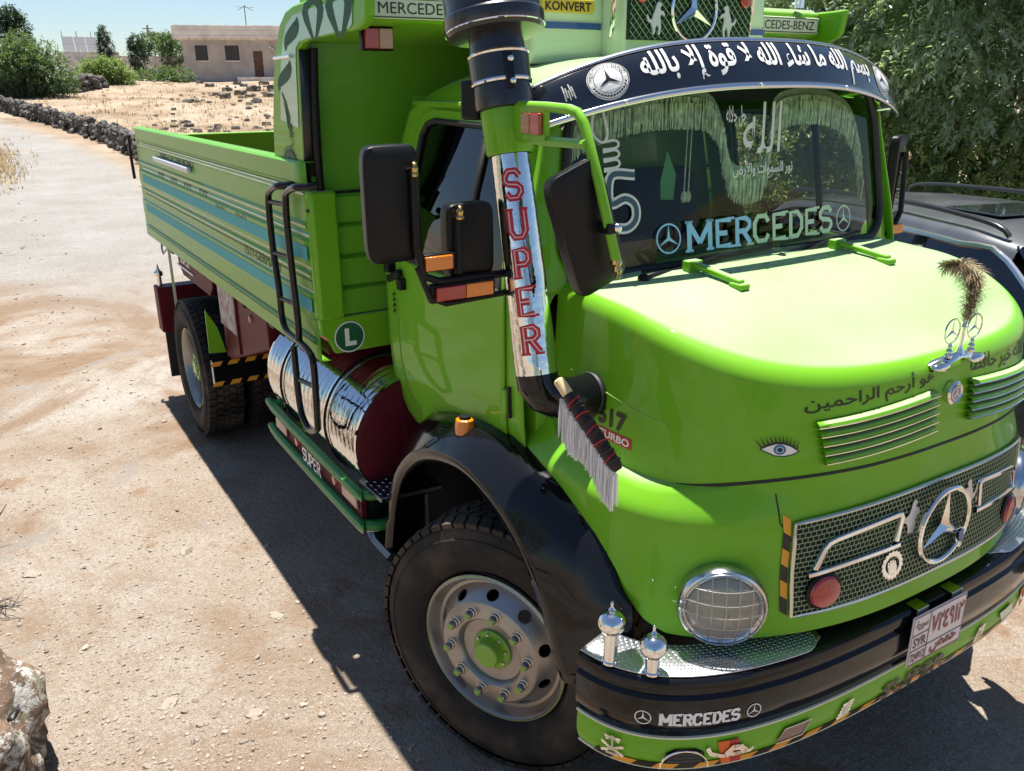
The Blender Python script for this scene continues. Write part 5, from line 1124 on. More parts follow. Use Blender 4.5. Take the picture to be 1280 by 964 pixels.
for sg in (-1, 1):
    mir = lambda P: [V((p.x, -sg*p.y if sg > 0 else p.y, p.z)) for p in P]
    ck = obj('headboard_cheek', MB().prism([V((p.x, sg*YC, p.z)) for p in CHEEK], (0, -sg*.035, 0)), GREEN, T, bevel=.008, sm=30)
    o = obj('pale_panel', MB().prism([V((p.x, sg*(YC+.0015), p.z)) for p in PALEIN], (0, sg*.002, 0)), mat('mint_fade', (.30, .52, .34), .35, coat=.6), ck, sm=30)
    mb = MB(); mb.box((-1.215, sg*(YC-.045), 2.06), (-1.10, sg*(YC-.028), 2.64)); 
    f0 = CHEEK[18]; f1 = CHEEK[20]
    mb = MB(); mb.grid([[V((f0.x+.004, sg*YC, f0.z)), V((f0.x+.004, sg*(YC-.07), f0.z))], [V((f1.x+.004, sg*YC, f1.z)), V((f1.x+.004, sg*(YC-.07), f1.z))]]); obj('cheek_edge', mb, BLK, ck, solid=.012)
    kc = lambda px, py, u=1: (lambda c_: (lambda a, b, c_=c_: V((c_.x-sg*(-1)*a*1.0 if sg < 0 else c_.x+a, sg*(YC+.0045), c_.z+b))))(at(px, py, 'y', -YC))
    for px, py, s_ in ((392.5, 24, 1.0), (425, 17, 1.1)):
        hs = stroke2d([(.004, -.062), (.022, .0), (.026, .025), (.018, .045), (.0, .053), (-.018, .045), (-.026, .025), (-.022, .0), (-.004, -.062)], [.006, .018, .020, .02, .02, .02, .020, .018, .006])
        sheet('horseshoe_decal', ([(x*3.2*s_, y*1.15*s_) for x, y in hs[0]], hs[1]), kc(px, py), DKGREEN, ck, cut=0)
    for (a_, b2) in (((371, 24), (359, 62)), ((362, 78), (351, 113))):
        p0 = at(*a_, 'y', -YC); p1 = at(*b2, 'y', -YC); m0 = p0.lerp(p1, .5)
        n = 12; P = [(p0.lerp(p1, i/n)+V((.035*sin(2*pi*i/n), 0, 0))) for i in range(n+1)]
        sheet('scroll_decal', stroke2d([(p.x, p.z) for p in P], [.02+.035*abs(sin(pi*i/n*1.0+.3)) for i in range(n+1)]), lambda a, b, sg=sg: V((a, sg*(YC+.005), b)), DKGREEN, ck, cut=0)
    sheet('star_decal', join2d(*[([(x*1.35, y) for x, y in q[0]], q[1]) for q in (star2d(.058, .06), disc2d(.072, 36, .068))]), kc(364, 205), DKGREEN, ck, cut=0)
    sheet('star_disc', ([(x*1.35, y) for x, y in disc2d(.062)[0]], disc2d(.062)[1]), lambda a, b, f=kc(364, 205): f(a, b)-V((0, sg*.0015, 0)), mat('smoky_green', (.03, .08, .05), .5), ck, cut=0)
    for q in range(3): 
        c2 = at(360+q*1.2, 138+q*12, 'y', -YC); sheet('scroll_decal', stroke2d([(-.05+.02*q, .07), (-.01, .03), (.03, -.03), (.0, -.07), (.05, -.05)], [.008, .02, .012, .01, .004]), lambda a, b, c2=c2, sg=sg: V((c2.x+a, sg*(YC+.005), c2.z+b)), DKGREEN, ck, cut=0)
    p0 = at(346, 73, 'y', -YC); p1 = at(366, 70, 'y', -YC); obj('cheek_pin', MB().tube([V((p0.x, sg*(YC+.01), p0.z)), V((p1.x, sg*(YC+.01), p1.z))], .008, 8), CHROME, ck)
    # black grab pipe
    P = [at(px, py, 'x', XP+.05) for px, py in ((392, 60), (394, 130), (398, 200), (401, 236), (401, 250), (398, 262), (390, 266), (386, 261))]
    obj('grab_pipe', MB().tube([V((p.x, -sg*p.y, p.z)) for p in catmull(P, 30)], .016, 8), BLACKM, T, sm=60)
    # signs
    sx = -.615
    yc = sg*.87
    mb = MB(); mb.box((sx, yc-.25, 2.693), (sx+.018, yc+.25, 2.762)); sn = obj('name_sign', mb, mat('sign_cream', (.62, .66, .50), .4), T, bevel=.006)
    sheet('sign_border', stroke2d([(x, y) for x, y in rrect2d(.485, .058, .012)[0]], .004, closed=True), plane_fn((sx+.0195, yc, 2.7275), (0, 1, 0), (0, 0, 1)), DKGREEN, sn, cut=0)
    sheet('lettering', text2d('MERCEDES-BENZ', .0, .43, .036), plane_fn((sx+.0195, yc, 2.7275), (0, 1, 0), (0, 0, 1)), BLK, sn, cut=0)
    q = MB(); q.box((-.72, sg*.99, 2.595), (-.69, sg*1.11, 2.675)); lb = obj('overhang_lamp', q, BLACKM, T, bevel=.006)
    q = MB(); q.box((-.69, sg*1.05, 2.602), (-.678, sg*1.102, 2.668)); obj('red_lens', q, REDL, lb, bevel=.003)
    q = MB(); q.box((-.69, sg*.998, 2.602), (-.678, sg*1.049, 2.668)); obj('clear_lens', q, mat('pink_lens', (.42, .20, .12), .2, coat=1), lb, bevel=.003)
    q = MB(); q.box((-.715, sg*1.03, 2.675), (-.695, sg*1.07, 2.70)); obj('lamp_stem', q, BLACKM, lb)
    obj('marker_post', MB().lathe([(.022, 0), (.022, .085), (.035, .09), (.036, .115), (.025, .13), (.008, .14), (0, .145)], (-.62, sg*1.0, 2.80), (0, 0, 1), 18), CHROME, T)
mb = MB(); ov = [(-1.22, 2.64), (-.66, 2.676), (-.62, 2.685), (-.618, 2.78), (-.66, 2.80), (-1.22, 2.83)]; mb.prism([(x, -1.14, z) for x, z in ov], (0, 2.28, 0)); obj('cab_overhang', mb, GREEN, hb, bevel=.008)
# roof box with a small replica grille above the windshield
mb = MB(); mb.prism([(-.62, -.58, 2.55), (-.44, -.58, 2.55), (-.425, -.58, 2.60), (-.44, -.58, 2.86), (-.62, -.58, 2.86)], (0, 1.16, 0)); mb.prism([(-.43, -.275, 2.57), (-.30, -.275, 2.57), (-.292, -.275, 2.62), (-.292, -.275, 2.86), (-.43, -.275, 2.86)], (0, .61, 0)); rb = obj('roof_box', mb, LIMEPALE, T, bevel=.01)
for y0, y1 in ((-.575, -.28), (.34, .575)):
    mb = MB(); mb.box((-.432, y0, 2.668), (-.423, y1, 2.690)); obj('blue_stripe', mb, BLUEP, rb)
mb = MB(); mb.box((-.29, -.270, 2.63), (-.275, .330, 2.86)); obj('roof_grille', mb, mat('grille_backing', (.010, .022, .012), .8), rb)
mb = MB()
for k in range(-9, 26):
    y0 = -.27+.030*k
    for d in (1, -1):
        a, b_ = y0, y0+d*.23; z0_, z1_ = 2.632, 2.858
        lo, hi = max(0, min(1, (-.268-a)/(b_-a) if d > 0 else (.328-a)/(b_-a))), min(1, max(0, (.328-a)/(b_-a) if d > 0 else (-.268-a)/(b_-a)))
        if hi > lo: mb.tube([(-.272, a+(b_-a)*lo, z0_+(z1_-z0_)*lo), (-.272, a+(b_-a)*hi, z0_+(z1_-z0_)*hi)], .0018, 4)
obj('roof_grille_mesh', mb, WIRE, rb, sm=0, kind='stuff')
c = V((-.262, .025, 2.735)); obj('star_ring', MB().torus(c, (1, 0, 0), .108, .007, 48, 8), CHROME, rb); mb = MB()
for k in range(3):
    a = pi/2+2*pi*k/3; mb.add([c+V((.014, 0, 0)), c+V((0, .02*cos(a+pi/3), .02*sin(a+pi/3))), c+V((0, .105*cos(a), .105*sin(a))), c+V((0, .02*cos(a-pi/3), .02*sin(a-pi/3)))], [(0, 1, 2), (0, 2, 3)])
obj('star', mb, CHROME, rb, sm=0)
for y, f in ((-.16, 1), (.20, -1)):
    obj('horse_badge', MB().prism([(-.268, y+f*a*1.05, 2.70+b_*1.05) for a, b_ in HORSE], (.007, 0, 0)), BADGE, rb, sm=30)
for y in (-.225, .285): q = MB(); q.ball((-.262, y, 2.79), .035, 14, 8, (.4, .9, 1.2)); obj('grille_lamp', q, REDL, rb)
for y in (-.31, .375): obj('roof_grab', MB().tube([(-.34, y+.01, 2.645), (-.32, y, 2.68), (-.32, y+.012, 2.86)], .008, 8), CHROME, rb)
mb = MB(); mb.box((-.432, -.545, 2.722), (-.420, -.315, 2.766)); yp = obj('yellow_plate', mb, mat('plate_yellow', (.72, .50, .03), .4), rb, bevel=.003)
sheet('lettering', text2d('KONVERT', .02, .20, .03), plane_fn((-.4185, -.43, 2.742), (0, 1, 0), (0, 0, 1)), BLK, rb, cut=0)
# ---- ladder on the right front corner of the body
YL = -1.245
def lad(*p): return [at(px, py, 'y', YL) for px, py in p]
def hook(P, yin): q = list(P); q[0] = V((q[0].x, yin, q[0].z)); return q
ra = lad((350, 232), (343, 234), (337, 240), (335.5, 250), (340, 301), (349, 363), (352.5, 396), (359, 414), (374, 427), (386, 440), (392, 458), (397, 528), (397, 536), (391, 539), (384, 533), (375, 507), (367, 433))
rb2 = lad((373, 234), (365, 236), (358.5, 241), (357, 250), (359, 282), (366, 346), (372.5, 402), (374, 427))
lad_o = obj('ladder', MB().tube(hook(catmull(ra, 90), -1.17), .0155, 10), BLACK, T, sm=70)
obj('ladder_rail', MB().tube(hook(catmull(rb2, 50), -1.17), .0155, 10), BLACK, lad_o, sm=70)
for a, b_ in (((337, 252), (357, 256)), ((343, 316), (362.5, 322)), ((349, 372), (368.5, 380)), ((375, 475), (393.5, 484))):
    obj('ladder_rung', MB().tube(lad(a, b_), .0105, 8), BLACKM, lad_o)
# ---- fuel tank, side guard, step
TK = V((0, -.85, .99)); rt_ = .295; mb = MB(); pr = [(0, -2.25), (rt_*.6, -2.25), (rt_-.02, -2.245), (rt_, -2.225)]
k = 0; x = -2.20
while x < -.99: pr += [(rt_+.004, x), (rt_-.002, x+.028), (rt_-.003, x+.03)]; x += .055; 
pr += [(rt_, -.97), (rt_, -.95)]
tank = obj('fuel_tank', MB().lathe(pr, TK, (1, 0, 0), 56), CHROMEW, T, sm=20)
obj('tank_end', MB().lathe([(rt_-.004, -.951), (rt_-.03, -.942), (0, -.938)], TK, (1, 0, 0), 48), MAROON, tank)
for x in (-1.30, -1.95):
    obj('tank_strap', MB().lathe([(rt_+.006, x-.03), (rt_+.011, x-.03), (rt_+.011, x+.03), (rt_+.006, x+.03)], TK, (1, 0, 0), 48), CHROMEW, tank); obj('strap_rib', MB().torus(TK+V((x, 0, 0)), (1, 0, 0), rt_+.013, .005, 48, 6), BLACKM, tank)
YG = -1.15; GRD = mat('guard_green', (.018, .20, .03), .45, coat=.2)
up = [(-2.12, YG+.20, .815), (-2.17, YG+.10, .812), (-2.19, YG+.03, .81), (-2.15, YG, .81), (-1.0, YG, .795), (-.93, YG+.012, .795), (-.89, YG+.05, .795), (-.88, YG+.12, .795)]
lo = [(p[0], p[1]+.0, p[2]-.150) for p in up]
sgd = obj('side_guard', MB().tube(catmull(up, 60), .026, 8), GRD, T, sm=60, label='dark green double side rail')
obj('guard_rail', MB().tube(catmull(lo, 60), .026, 8), GRD, sgd, sm=60)
obj('guard_piping', MB().tube([p+V((0, -.012, -.024)) for p in catmull(lo, 60)], .0045, 6), CREAM, sgd)
for z0_ in (.80, .655): obj('guard_highlight', MB().tube([p+V((0, -.020, .018)) for p in catmull(up if z0_ > .7 else lo, 60)], .004, 5), mat('guard_lime', (.10, .34, .06), .4), sgd)
mb = MB(); mb.box((-2.13, YG+.006, .665), (-.93, YG+.03, .80)); obj('guard_plate', mb, MAROON, sgd)
sheet('lettering', slab2d('SUPER', .072, .06, .6), plane_fn((-1.52, YG-.016, .728), (1, 0, 0), (0, 0, 1)), WHITE, sgd, cut=0)
for x in (-1.78, -1.24): q = MB().lathe([(.026, 0), (.022, .01), (0, .014)], (x, YG+.004, .735), (0, -1, 0), 16); obj('guard_lamp', q, REDL, sgd)
for x in (-2.03, -1.05): q = MB(); q.box((x-.09, YG-.006, .705), (x+.09, YG+.006, .765)); obj('guard_reflector', q, mat('reflector_dull', (.30, .16, .13), .3, coat=.6), sgd, bevel=.01)
mb = MB(); mb.prism([(-.995, -1.10, .815), (-.985, -1.125, .815), (-.96, -1.13, .815), (-.76, -1.12, .815), (-.74, -.84, .815), (-1.0, -.84, .815)], (0, 0, .022)); stp = obj('cab_step', mb, TREADD, T, bevel=.004)
mb = MB()
for i in range(9):
    for j in range(10):
        x, y = -.97+.024*i, -1.105+.027*j; a = pi/4 if (i+j) % 2 else -pi/4; ux, uy = cos(a)*.008, sin(a)*.008; vx, vy = -sin(a)*.0028, cos(a)*.0028
        mb.add([(x-ux, y-uy, .8375), (x+vx, y+vy, .8375), (x+ux, y+uy, .8375), (x-vx, y-vy, .8375), (x, y, .841)], [(0, 1, 4), (1, 2, 4), (2, 3, 4), (3, 0, 4)])
obj('step_pattern', mb, TREAD, stp, sm=0, kind='stuff')
mb = MB(); mb.prism([(-.96, -1.122, .815), (-.96, -1.122, .60), (-.93, -1.11, .545), (-.76, -1.11, .545), (-.76, -1.09, .56), (-.925, -1.09, .56), (-.945, -1.10, .61), (-.945, -1.10, .815)], (0, .22, 0)); obj('step_hanger', mb, TREADD, stp)
# ---- between the tank and the rear wheels, and behind them
for sg in (-1, 1):
    mb = MB(); mb.prism([(x, sg*.48, z) for x, z in ((-3.34, .79), (-3.22, .79), (-2.30, 1.09), (-2.30, 1.325), (-3.34, 1.325))], (0, sg*.62, 0)); lk = obj('side_locker', mb, MAROON, T, bevel=.008)
    sheet('worn_notice', rect2d(.42, .30), plane_fn((-3.17, sg*1.103, 1.155), (-sg, 0, 0), (0, 0, 1)), mat('old_notice', (.55, .50, .47), .7, col2=(.32, .20, .18), var_scale=18), lk, cut=0)
    mb = MB(); mb.box((-2.96, sg*1.099, .90), (-2.93, sg*1.112, 1.32)); obj('locker_rib', mb, MAROON, lk)
    for x in (-2.62,): q = MB().lathe([(.0, 0), (.024, 0), (.022, .012), (0, .016)], (x, sg*1.10, 1.20), (0, sg, 0), 14); obj('locker_lamp', q, mat('pinkish_lamp', (.45, .16, .12), .3), lk)
    # striped beam ahead of the wheel
    mb = MB(); mb.box((-3.40, sg*.52, .58), (-3.345, sg*1.20, .755)); bm_ = obj('mud_beam', mb, BLACK, T, bevel=.004)
    for k in range(6):
        for z0_ in (.583, .722):
            y = .58+.115*k; q = MB(); q.add([(-3.342, sg*(y+.065), z0_), (-3.342, sg*y, z0_), (-3.342, sg*(y-.022), z0_+.030), (-3.342, sg*(y+.043), z0_+.030)], [(0, 1, 2, 3)]); obj('hazard_stripe', q, YELLOW, bm_)
    gp = [at(px, py, 'x', -3.335) for px, py in ((256, 388), (262, 442), (283, 440), (272, 410))]; q = MB(); q.prism([V((p.x, -sg*p.y, p.z)) for p in gp], (-.012, 0, 0)); obj('green_gusset', q, GREEN, T)
    # arch plate over the wheel and rear bumper
    mb = MB(); pa = [(-3.52, 1.33), (-3.56, 1.20), (-3.66, 1.13), (-4.48, 1.13), (-4.60, 1.20), (-4.64, 1.33)]; mb.prism([(x, sg*1.08, z) for x, z in pa], (0, sg*.015, 0)); obj('arch_plate', mb, MAROON, T)
    sheet('lettering', text2d('SUPER', .03, .30, .07), plane_fn((-4.35, sg*1.099, 1.255), (-sg, 0, 0), (0, 0, 1)), WHITE, T, cut=0)
    q = MB(); q.box((-4.62, sg*1.097, 1.185), (-4.10, sg*1.104, 1.20)); obj('arch_trim', q, WHITE, T)
    mb = MB(); mb.box((-5.02, sg*.62, .60), (-4.86, sg*1.24, .97)); rbm = obj('corner_box', mb, MAROON, T, bevel=.01)
    mb = MB(); mb.box((-4.90, sg*.66, .22), (-4.87, sg*1.22, .62)); obj('mud_flap', mb, SEAL, rbm)
    obj('chrome_post', MB().lathe([(.02, 0), (.02, .08), (.038, .085), (.038, .11), (.015, .13), (.006, .17), (0, .175)], (-4.94, sg*1.20, .97), (0, 0, 1), 14), CHROME, rbm)
    q = MB(); q.box((-4.70, sg*1.13, .78), (-4.69, sg*1.15, 1.32)); obj('flap_stay', q, LIMEPALE, T)
mb = MB(); mb.box((-5.05, -1.2, .70), (-4.95, 1.2, .88)); obj('tail_beam', mb, MAROON, T)
# ================================================================ trees, walls, houses
def bark(): return mat('bark', (.10, .075, .055), .95, bump=.01, bump_scale=25, var=.3)
def leafmat(name, c, c2, rough=.45, vsc=1.7):
    m = mat(name, c, rough, col2=c2, var_scale=vsc, spec=.5); t = m.node_tree; b = t.nodes['Principled BSDF']
    b.inputs['Transmission Weight'].default_value = 0
    tr = t.nodes.new('ShaderNodeBsdfTranslucent'); tr.inputs[0].default_value = (c2[0]*1.5, c2[1]*1.9, c2[2]*.8, 1); mx = t.nodes.new('ShaderNodeMixShader'); mx.inputs[0].default_value = .34
    o = t.nodes['Material Output']; t.links.new(b.outputs[0], mx.inputs[1]); t.links.new(tr.outputs[0], mx.inputs[2]); t.links.new(mx.outputs[0], o.inputs[0]); return m
LEAF_D = leafmat('leaf_dark_glints', (.06, .09, .06), (.40, .45, .36), .24, 7.); LEAF_G = leafmat('leaf_grey', (.055, .085, .040), (.11, .15, .07)); LEAF_O = leafmat('leaf_olive', (.11, .145, .055), (.21, .25, .10))  # LEAF_D's pale second colour paints sun glints on the leaves
LEAF_C = leafmat('leaf_conifer', (.018, .035, .022), (.035, .06, .035))
def leaf(m_, p, d, n, l, w_):
    s = d.cross(n).normalized()*w_*.5; q = p+d*l*.5+n*l*.06; e = p+d*l-n*l*.10
    m_.add([p, q+s, e, q-s], [(0, 1, 2), (0, 2, 3)])
def spray(m_, rng, p, d, L_, nl, ll, lw, droop):
    u = d.orthogonal().normalized()
    for i in range(nl):
        t = (i+.5)/nl; q = p+d*(L_*t)+V((0, 0, -droop*L_*t*t)); a = rng.uniform(0, 2*pi); o = (u*cos(a)+d.cross(u)*sin(a))
        dd = (d*.55+o*.75+V((0, 0, -droop*.8))).normalized(); nn = (V((0, 0, 1))+V((rng.gauss(0, .35), rng.gauss(0, .35), 0))).normalized(); nn = (nn-dd*nn.dot(dd))
        if nn.length < .05: nn = dd.orthogonal()
        leaf(m_, q, dd, nn.normalized(), ll*rng.uniform(.7, 1.25), lw*rng.uniform(.8, 1.2))
def crown(rng, lobes, nspr, L_, nl, ll, lw, droop, shell=.55):
    m_ = MB(); tot = sum(r[0]*r[1]*r[2] for c, r in lobes)**1; wts = [(r[0]*r[1]+r[1]*r[2]) for c, r in lobes]; S_ = sum(wts)
    for (c, r), w_ in zip(lobes, wts):
        for _ in range(int(nspr*w_/S_)):
            while True:
                v = V((rng.uniform(-1, 1), rng.uniform(-1, 1), rng.uniform(-1, 1)))
                if .05 < v.length < 1: break
            rad = shell+(1-shell)*rng.random()**.6; n = v.normalized()
            lump = 1+.22*noise.noise((n*2.3+V(c)*.7))+.14*noise.noise(n*5.1+V(c))
            p = V(c)+V((n.x*r[0], n.y*r[1], n.z*r[2]))*rad*lump; d = (n*.8+V((rng.gauss(0, .4), rng.gauss(0, .4), rng.gauss(0, .3)-.15))).normalized()
            spray(m_, rng, p, d, L_*rng.uniform(.6, 1.3), nl, ll, lw, droop)
    return m_
def trunk_mesh(base, tips, r0, rng, lim=.45):
    m_ = MB(); b = V(base); fork = b+V((rng.uniform(-.15, .15), rng.uniform(-.15, .15), (min(t_[2] for t_ in tips)-b.z)*.45)); m_.tube([b-V((0, 0, .2)), b+V((0, 0, .1)), b.lerp(fork, .5)+V((.04, .03, 0)), fork], [r0*1.35, r0*1.1, r0*.9, r0*.8], 10)
    for t_ in tips:
        t_ = V(t_); mid = fork.lerp(t_, .5)+V((rng.uniform(-.2, .2), rng.uniform(-.2, .2), .15)); m_.tube([fork-V((0, 0, .05)), mid, t_], [r0*lim, r0*lim*.6, r0*lim*.2], 7)
    return m_
def tree(name, label, cat, base, lobes, seed, nspr, L_, nl, ll, lw, droop, lm, r0, group=None, shell=.55):
    rng = random.Random(seed); t_ = thing(name, label, cat, base, group); bl = [((c[0], c[1], c[2]), r) for c, r in lobes]
    obj('trunk', trunk_mesh((0, 0, 0), [c for c, r in bl], r0, rng), bark(), t_, sm=50)
    obj('crown', crown(rng, bl, nspr, L_, nl, ll, lw, droop, shell), lm, t_, sm=0, kind='stuff'); return t_
def dirp(px, dist, py=110):
    d = ray(px, py); h = V((d.x, d.y, 0)).normalized(); p = V((CAM.x, CAM.y, 0))+h*dist; return V((p.x, p.y, gh(p.x, p.y)))
def pad_crown(rng, pads, L_, nspr, nl, ll, lw):       # layered boughs: flat drooping fans of leaves
    m_ = MB()
    for (c, d, r) in pads:
        c, d = V(c), V(d).normalized(); sd = d.cross(V((0, 0, 1))).normalized()
        for _ in range(nspr):
            t_, q = rng.uniform(-.6, 1), rng.gauss(0, .42); p = c+d*(r*t_)+sd*(r*q*(1.1-.4*t_))+V((0, 0, -.38*r*max(0, t_)**2-.22*r*q*q+rng.gauss(0, .05)))
            dd = (d*.9+sd*(q*1.1+rng.gauss(0, .35))+V((0, 0, rng.gauss(-.25, .2)))).normalized(); spray(m_, rng, p, dd, L_*rng.uniform(.6, 1.3), nl, ll, lw, .55)
    return m_
def pad_tree(name, label, base, r0, seed, zs, rad, n, lm, bias=None, L_=.28, nspr=40, nl=11, ll=.088, lw=.036):
    rng = random.Random(seed); t_ = thing(name, label, 'tree', base); pads = []
    for k in range(n):
        a = rng.gauss(bias, 1.15) if bias is not None else rng.uniform(0, 2*pi); z = zs[0]+(zs[1]-zs[0])*rng.random()**.85; R_out = rad*(.50+.50*sin(pi*min(1., .12+.80*(z-zs[0])/(zs[1]-zs[0]))))*(rng.random()**.40); d = V((cos(a), sin(a), rng.uniform(-.25, .15)))
        pads.append(((cos(a)*R_out, sin(a)*R_out, z+.35*noise.noise((cos(a)*2, sin(a)*2, z))), d, rng.uniform(.45, .85)))
    tips = [pads[i][0] for i in range(0, n, max(1, n//16))]
    obj('trunk', trunk_mesh((0, 0, 0), tips, r0, rng, .22), bark(), t_, sm=50); obj('crown', pad_crown(rng, pads, L_, nspr, nl, ll, lw), lm, t_, sm=0, kind='stuff'); return t_
# big leafy trees beyond the parked car
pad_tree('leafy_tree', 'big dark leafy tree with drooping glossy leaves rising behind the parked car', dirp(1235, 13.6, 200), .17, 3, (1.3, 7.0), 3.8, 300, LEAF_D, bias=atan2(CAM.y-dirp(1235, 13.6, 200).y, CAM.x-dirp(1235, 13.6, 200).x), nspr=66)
tree('leafy_tree', 'dense dark tree filling the shade behind the big leafy tree', 'tree', dirp(1150, 17.5, 200), [((0, 0, 2.4), (3.6, 3.2, 2.6)), ((2.8, -1.5, 2.2), (2.8, 2.6, 2.3)), ((-2.6, 1.6, 2.2), (2.4, 2.2, 2.2)), ((.8, 0, 5.0), (3.0, 2.8, 2.0))], 33, 3000, .4, 9, .15, .06, .3, LEAF_C, .22, shell=.6)
tree('leafy_tree', 'paler small-leaved tree seen through the windshield beside the dark leafy tree', 'tree', dirp(1035, 13.5, 200), [((0, 0, 3.3), (2.0, 1.9, 2.3)), ((.9, .6, 4.9), (1.7, 1.6, 1.5)), ((-.6, -.8, 1.8), (1.4, 1.4, 1.2))], 5, 3000, .30, 10, .085, .032, .3, LEAF_O, .16, shell=.4)
tree('leafy_tree', 'thin-crowned tree with sky showing through, behind the roof sign', 'tree', dirp(962, 20, 150), [((0, 0, 3.8), (2.2, 2.0, 2.0)), ((.5, .3, 5.6), (1.7, 1.6, 1.4))], 8, 1300, .34, 10, .10, .04, .3, LEAF_G, .15, shell=.3)
tree('shrub', 'low bright undergrowth in gaps below the dark leafy tree', 'shrub', dirp(1150, 15.5, 250), [((0, 0, 1.0), (2.6, 1.6, 1.1)), ((2.6, -.8, .9), (2.2, 1.5, 1.0)), ((-2.4, .8, 1.0), (2.0, 1.5, 1.2))], 9, 1700, .28, 9, .085, .04, .15, LEAF_O, .06)
far_b = dirp(1015, 10.2, 230)
tree('shrub', 'sunlit yellow-green shrub between the truck cab and the dark leafy tree', 'shrub', far_b, [((0, 0, 1.2), (1.0, 1.0, 1.0)), ((-.8, -.5, 1.6), (1.0, .9, .9)), ((.7, .8, 1.1), (1.1, 1.0, 1.0)), ((1.6, 1.5, .8), (.9, .9, .8))], 61, 2000, .22, 9, .06, .03, .15, leafmat('leaf_bright', (.14, .18, .07), (.32, .36, .15), .4, 7.), .05)
# unseen trees, added to mirror in door, windows and chrome and to dim skylight
tree('unseen_tree', 'round leafy tree added out of view, opposite the cab door', 'tree', (-2.2, -10.0, gh(-2.2, -10.0)), [((0, 0, 2.6), (2.0, 1.9, 1.6)), ((.8, .4, 3.7), (1.5, 1.4, 1.1)), ((-1.0, -.3, 2.2), (1.3, 1.3, 1.1))], 51, 1100, .34, 9, .12, .05, .3, LEAF_O, .16)
tree('unseen_tree', 'tall narrow tree added out of view, opposite the truck bed', 'tree', (-7.5, -11.5, gh(-7.5, -11.5)), [((0, 0, 2.6), (1.5, 1.5, 1.9)), ((.2, .2, 4.6), (1.2, 1.2, 1.6))], 52, 800, .34, 9, .12, .05, .3, LEAF_G, .14)
tree('unseen_tree', 'broad dark tree added out of view, opposite the truck nose', 'tree', (9.5, -6.5, gh(9.5, -6.5)), [((0, 0, 2.8), (2.2, 2.4, 1.9)), ((.5, 1.2, 4.2), (1.8, 1.7, 1.4)), ((-.3, -1.6, 2.6), (1.6, 1.6, 1.4))], 53, 1200, .34, 9, .12, .05, .3, LEAF_C, .18)
# ---- dry-stone walls of dark basalt
BAS = mat('basalt_stone', (.045, .042, .040), .95, bump=.02, bump_scale=14, col2=(.12, .11, .10), var_scale=3., dirt=((.34, .29, .23), .6, 5.))
PALER = mat('pale_rubble', (.28, .24, .20), .95, bump=.02, bump_scale=14, col2=(.16, .14, .12), var_scale=4.)
def rock_mesh(seed, n=10, m=7, rough=.35):
    mb_ = MB(); rows = []
    for i in range(m+1):
        r = []
        for j in range(n):
            d = V((sin(pi*i/m)*cos(2*pi*j/n), sin(pi*i/m)*sin(2*pi*j/n), cos(pi*i/m))); k_ = 1+rough*noise.noise(d*1.4+V((seed*3.1, 0, 0)))+rough*.5*noise.noise(d*3.3+V((0, seed*1.7, 0)))
            q = d*k_; q = V((max(-.78, min(.78, q.x)), max(-.8, min(.8, q.y)), max(-.72, min(.72, q.z)))); r.append(q)
        rows.append(r)
    mb_.grid(rows, cu=True, flip=True); return mb_
ROCKS = [mesh_of(rock_mesh(s, 9, 6), 'stone', BAS, 25) for s in range(8)]
ROCKV = [rock_mesh(s, 7, 4) for s in range(6)]
def wall_run(name, label, pix, h, n_parts, step, stone, seed):
    rng = random.Random(seed); P = [ground_at(*p) for p in pix]; L_ = sum((b-a).length for a, b in zip(P, P[1:])); n = int(L_/step); C_ = catmull(P, n)
    w_ = thing(name, label, 'wall', P[0]); spots = []
    for i, p in enumerate(C_):
        hh = h*(1+.25*noise.noise((i*.13, seed, 0))); k = max(1, int(hh/(stone*.8)))
        for j in range(k+1):
            for q in (-1, 1):
                spots.append((p.x+rng.gauss(0, .10)+q*.17*(1-j/(k+2)), p.y+rng.gauss(0, .10)+q*.10*(1-j/(k+2)), gh(p.x, p.y)+stone*.30+j*stone*.72+rng.uniform(-.05, .05), stone*rng.uniform(.38, .72)))
    spots.sort(key=lambda s: (s[0]-CAM.x)**2+(s[1]-CAM.y)**2); rest = MB()
    for i, (x, y, z, s) in enumerate(spots):
        M = Matrix.Translation(V((x, y, z))-w_.location) @ Matrix.Rotation(rng.uniform(0, 6.28), 4, (rng.gauss(0, 1), rng.gauss(0, 1), rng.gauss(0, 1)+1e-3)) @ Matrix.Diagonal((s*rng.uniform(.8, 1.3), s*rng.uniform(.8, 1.2), s*rng.uniform(.6, 1.), 1))
        if i < n_parts: part('stone', ROCKS[i % 8], w_, M)
        else: r_ = ROCKV[i % 6]; rest.add([M @ V(v) for v in r_.v], r_.f)
    if rest.v: obj('wall_rubble', rest, BAS, w_, sm=25, kind='stuff')
    return w_
wall_run('dry_stone_wall', 'tumbled wall of dark basalt stones along the edge of the pale track', [(-25, 131), (10, 140), (50, 152), (90, 163), (125, 175), (160, 190), (185, 203), (215, 222)], .62, 298, .25, .25, 1)
wall_run('dry_stone_wall', 'far dark stone wall below the green bushes and the house with solar panels', [(-20, 124), (20, 121), (60, 118), (100, 115), (128, 112)], .85, 120, .50, .50, 2)
FST = mat('field_stone', (.20, .17, .14), .95, col2=(.10, .088, .075), var_scale=3.); FROCKS = [mesh_of(rock_mesh(70+s, 12, 8, .7), 'field_rock', FST, 30) for s in range(6)]
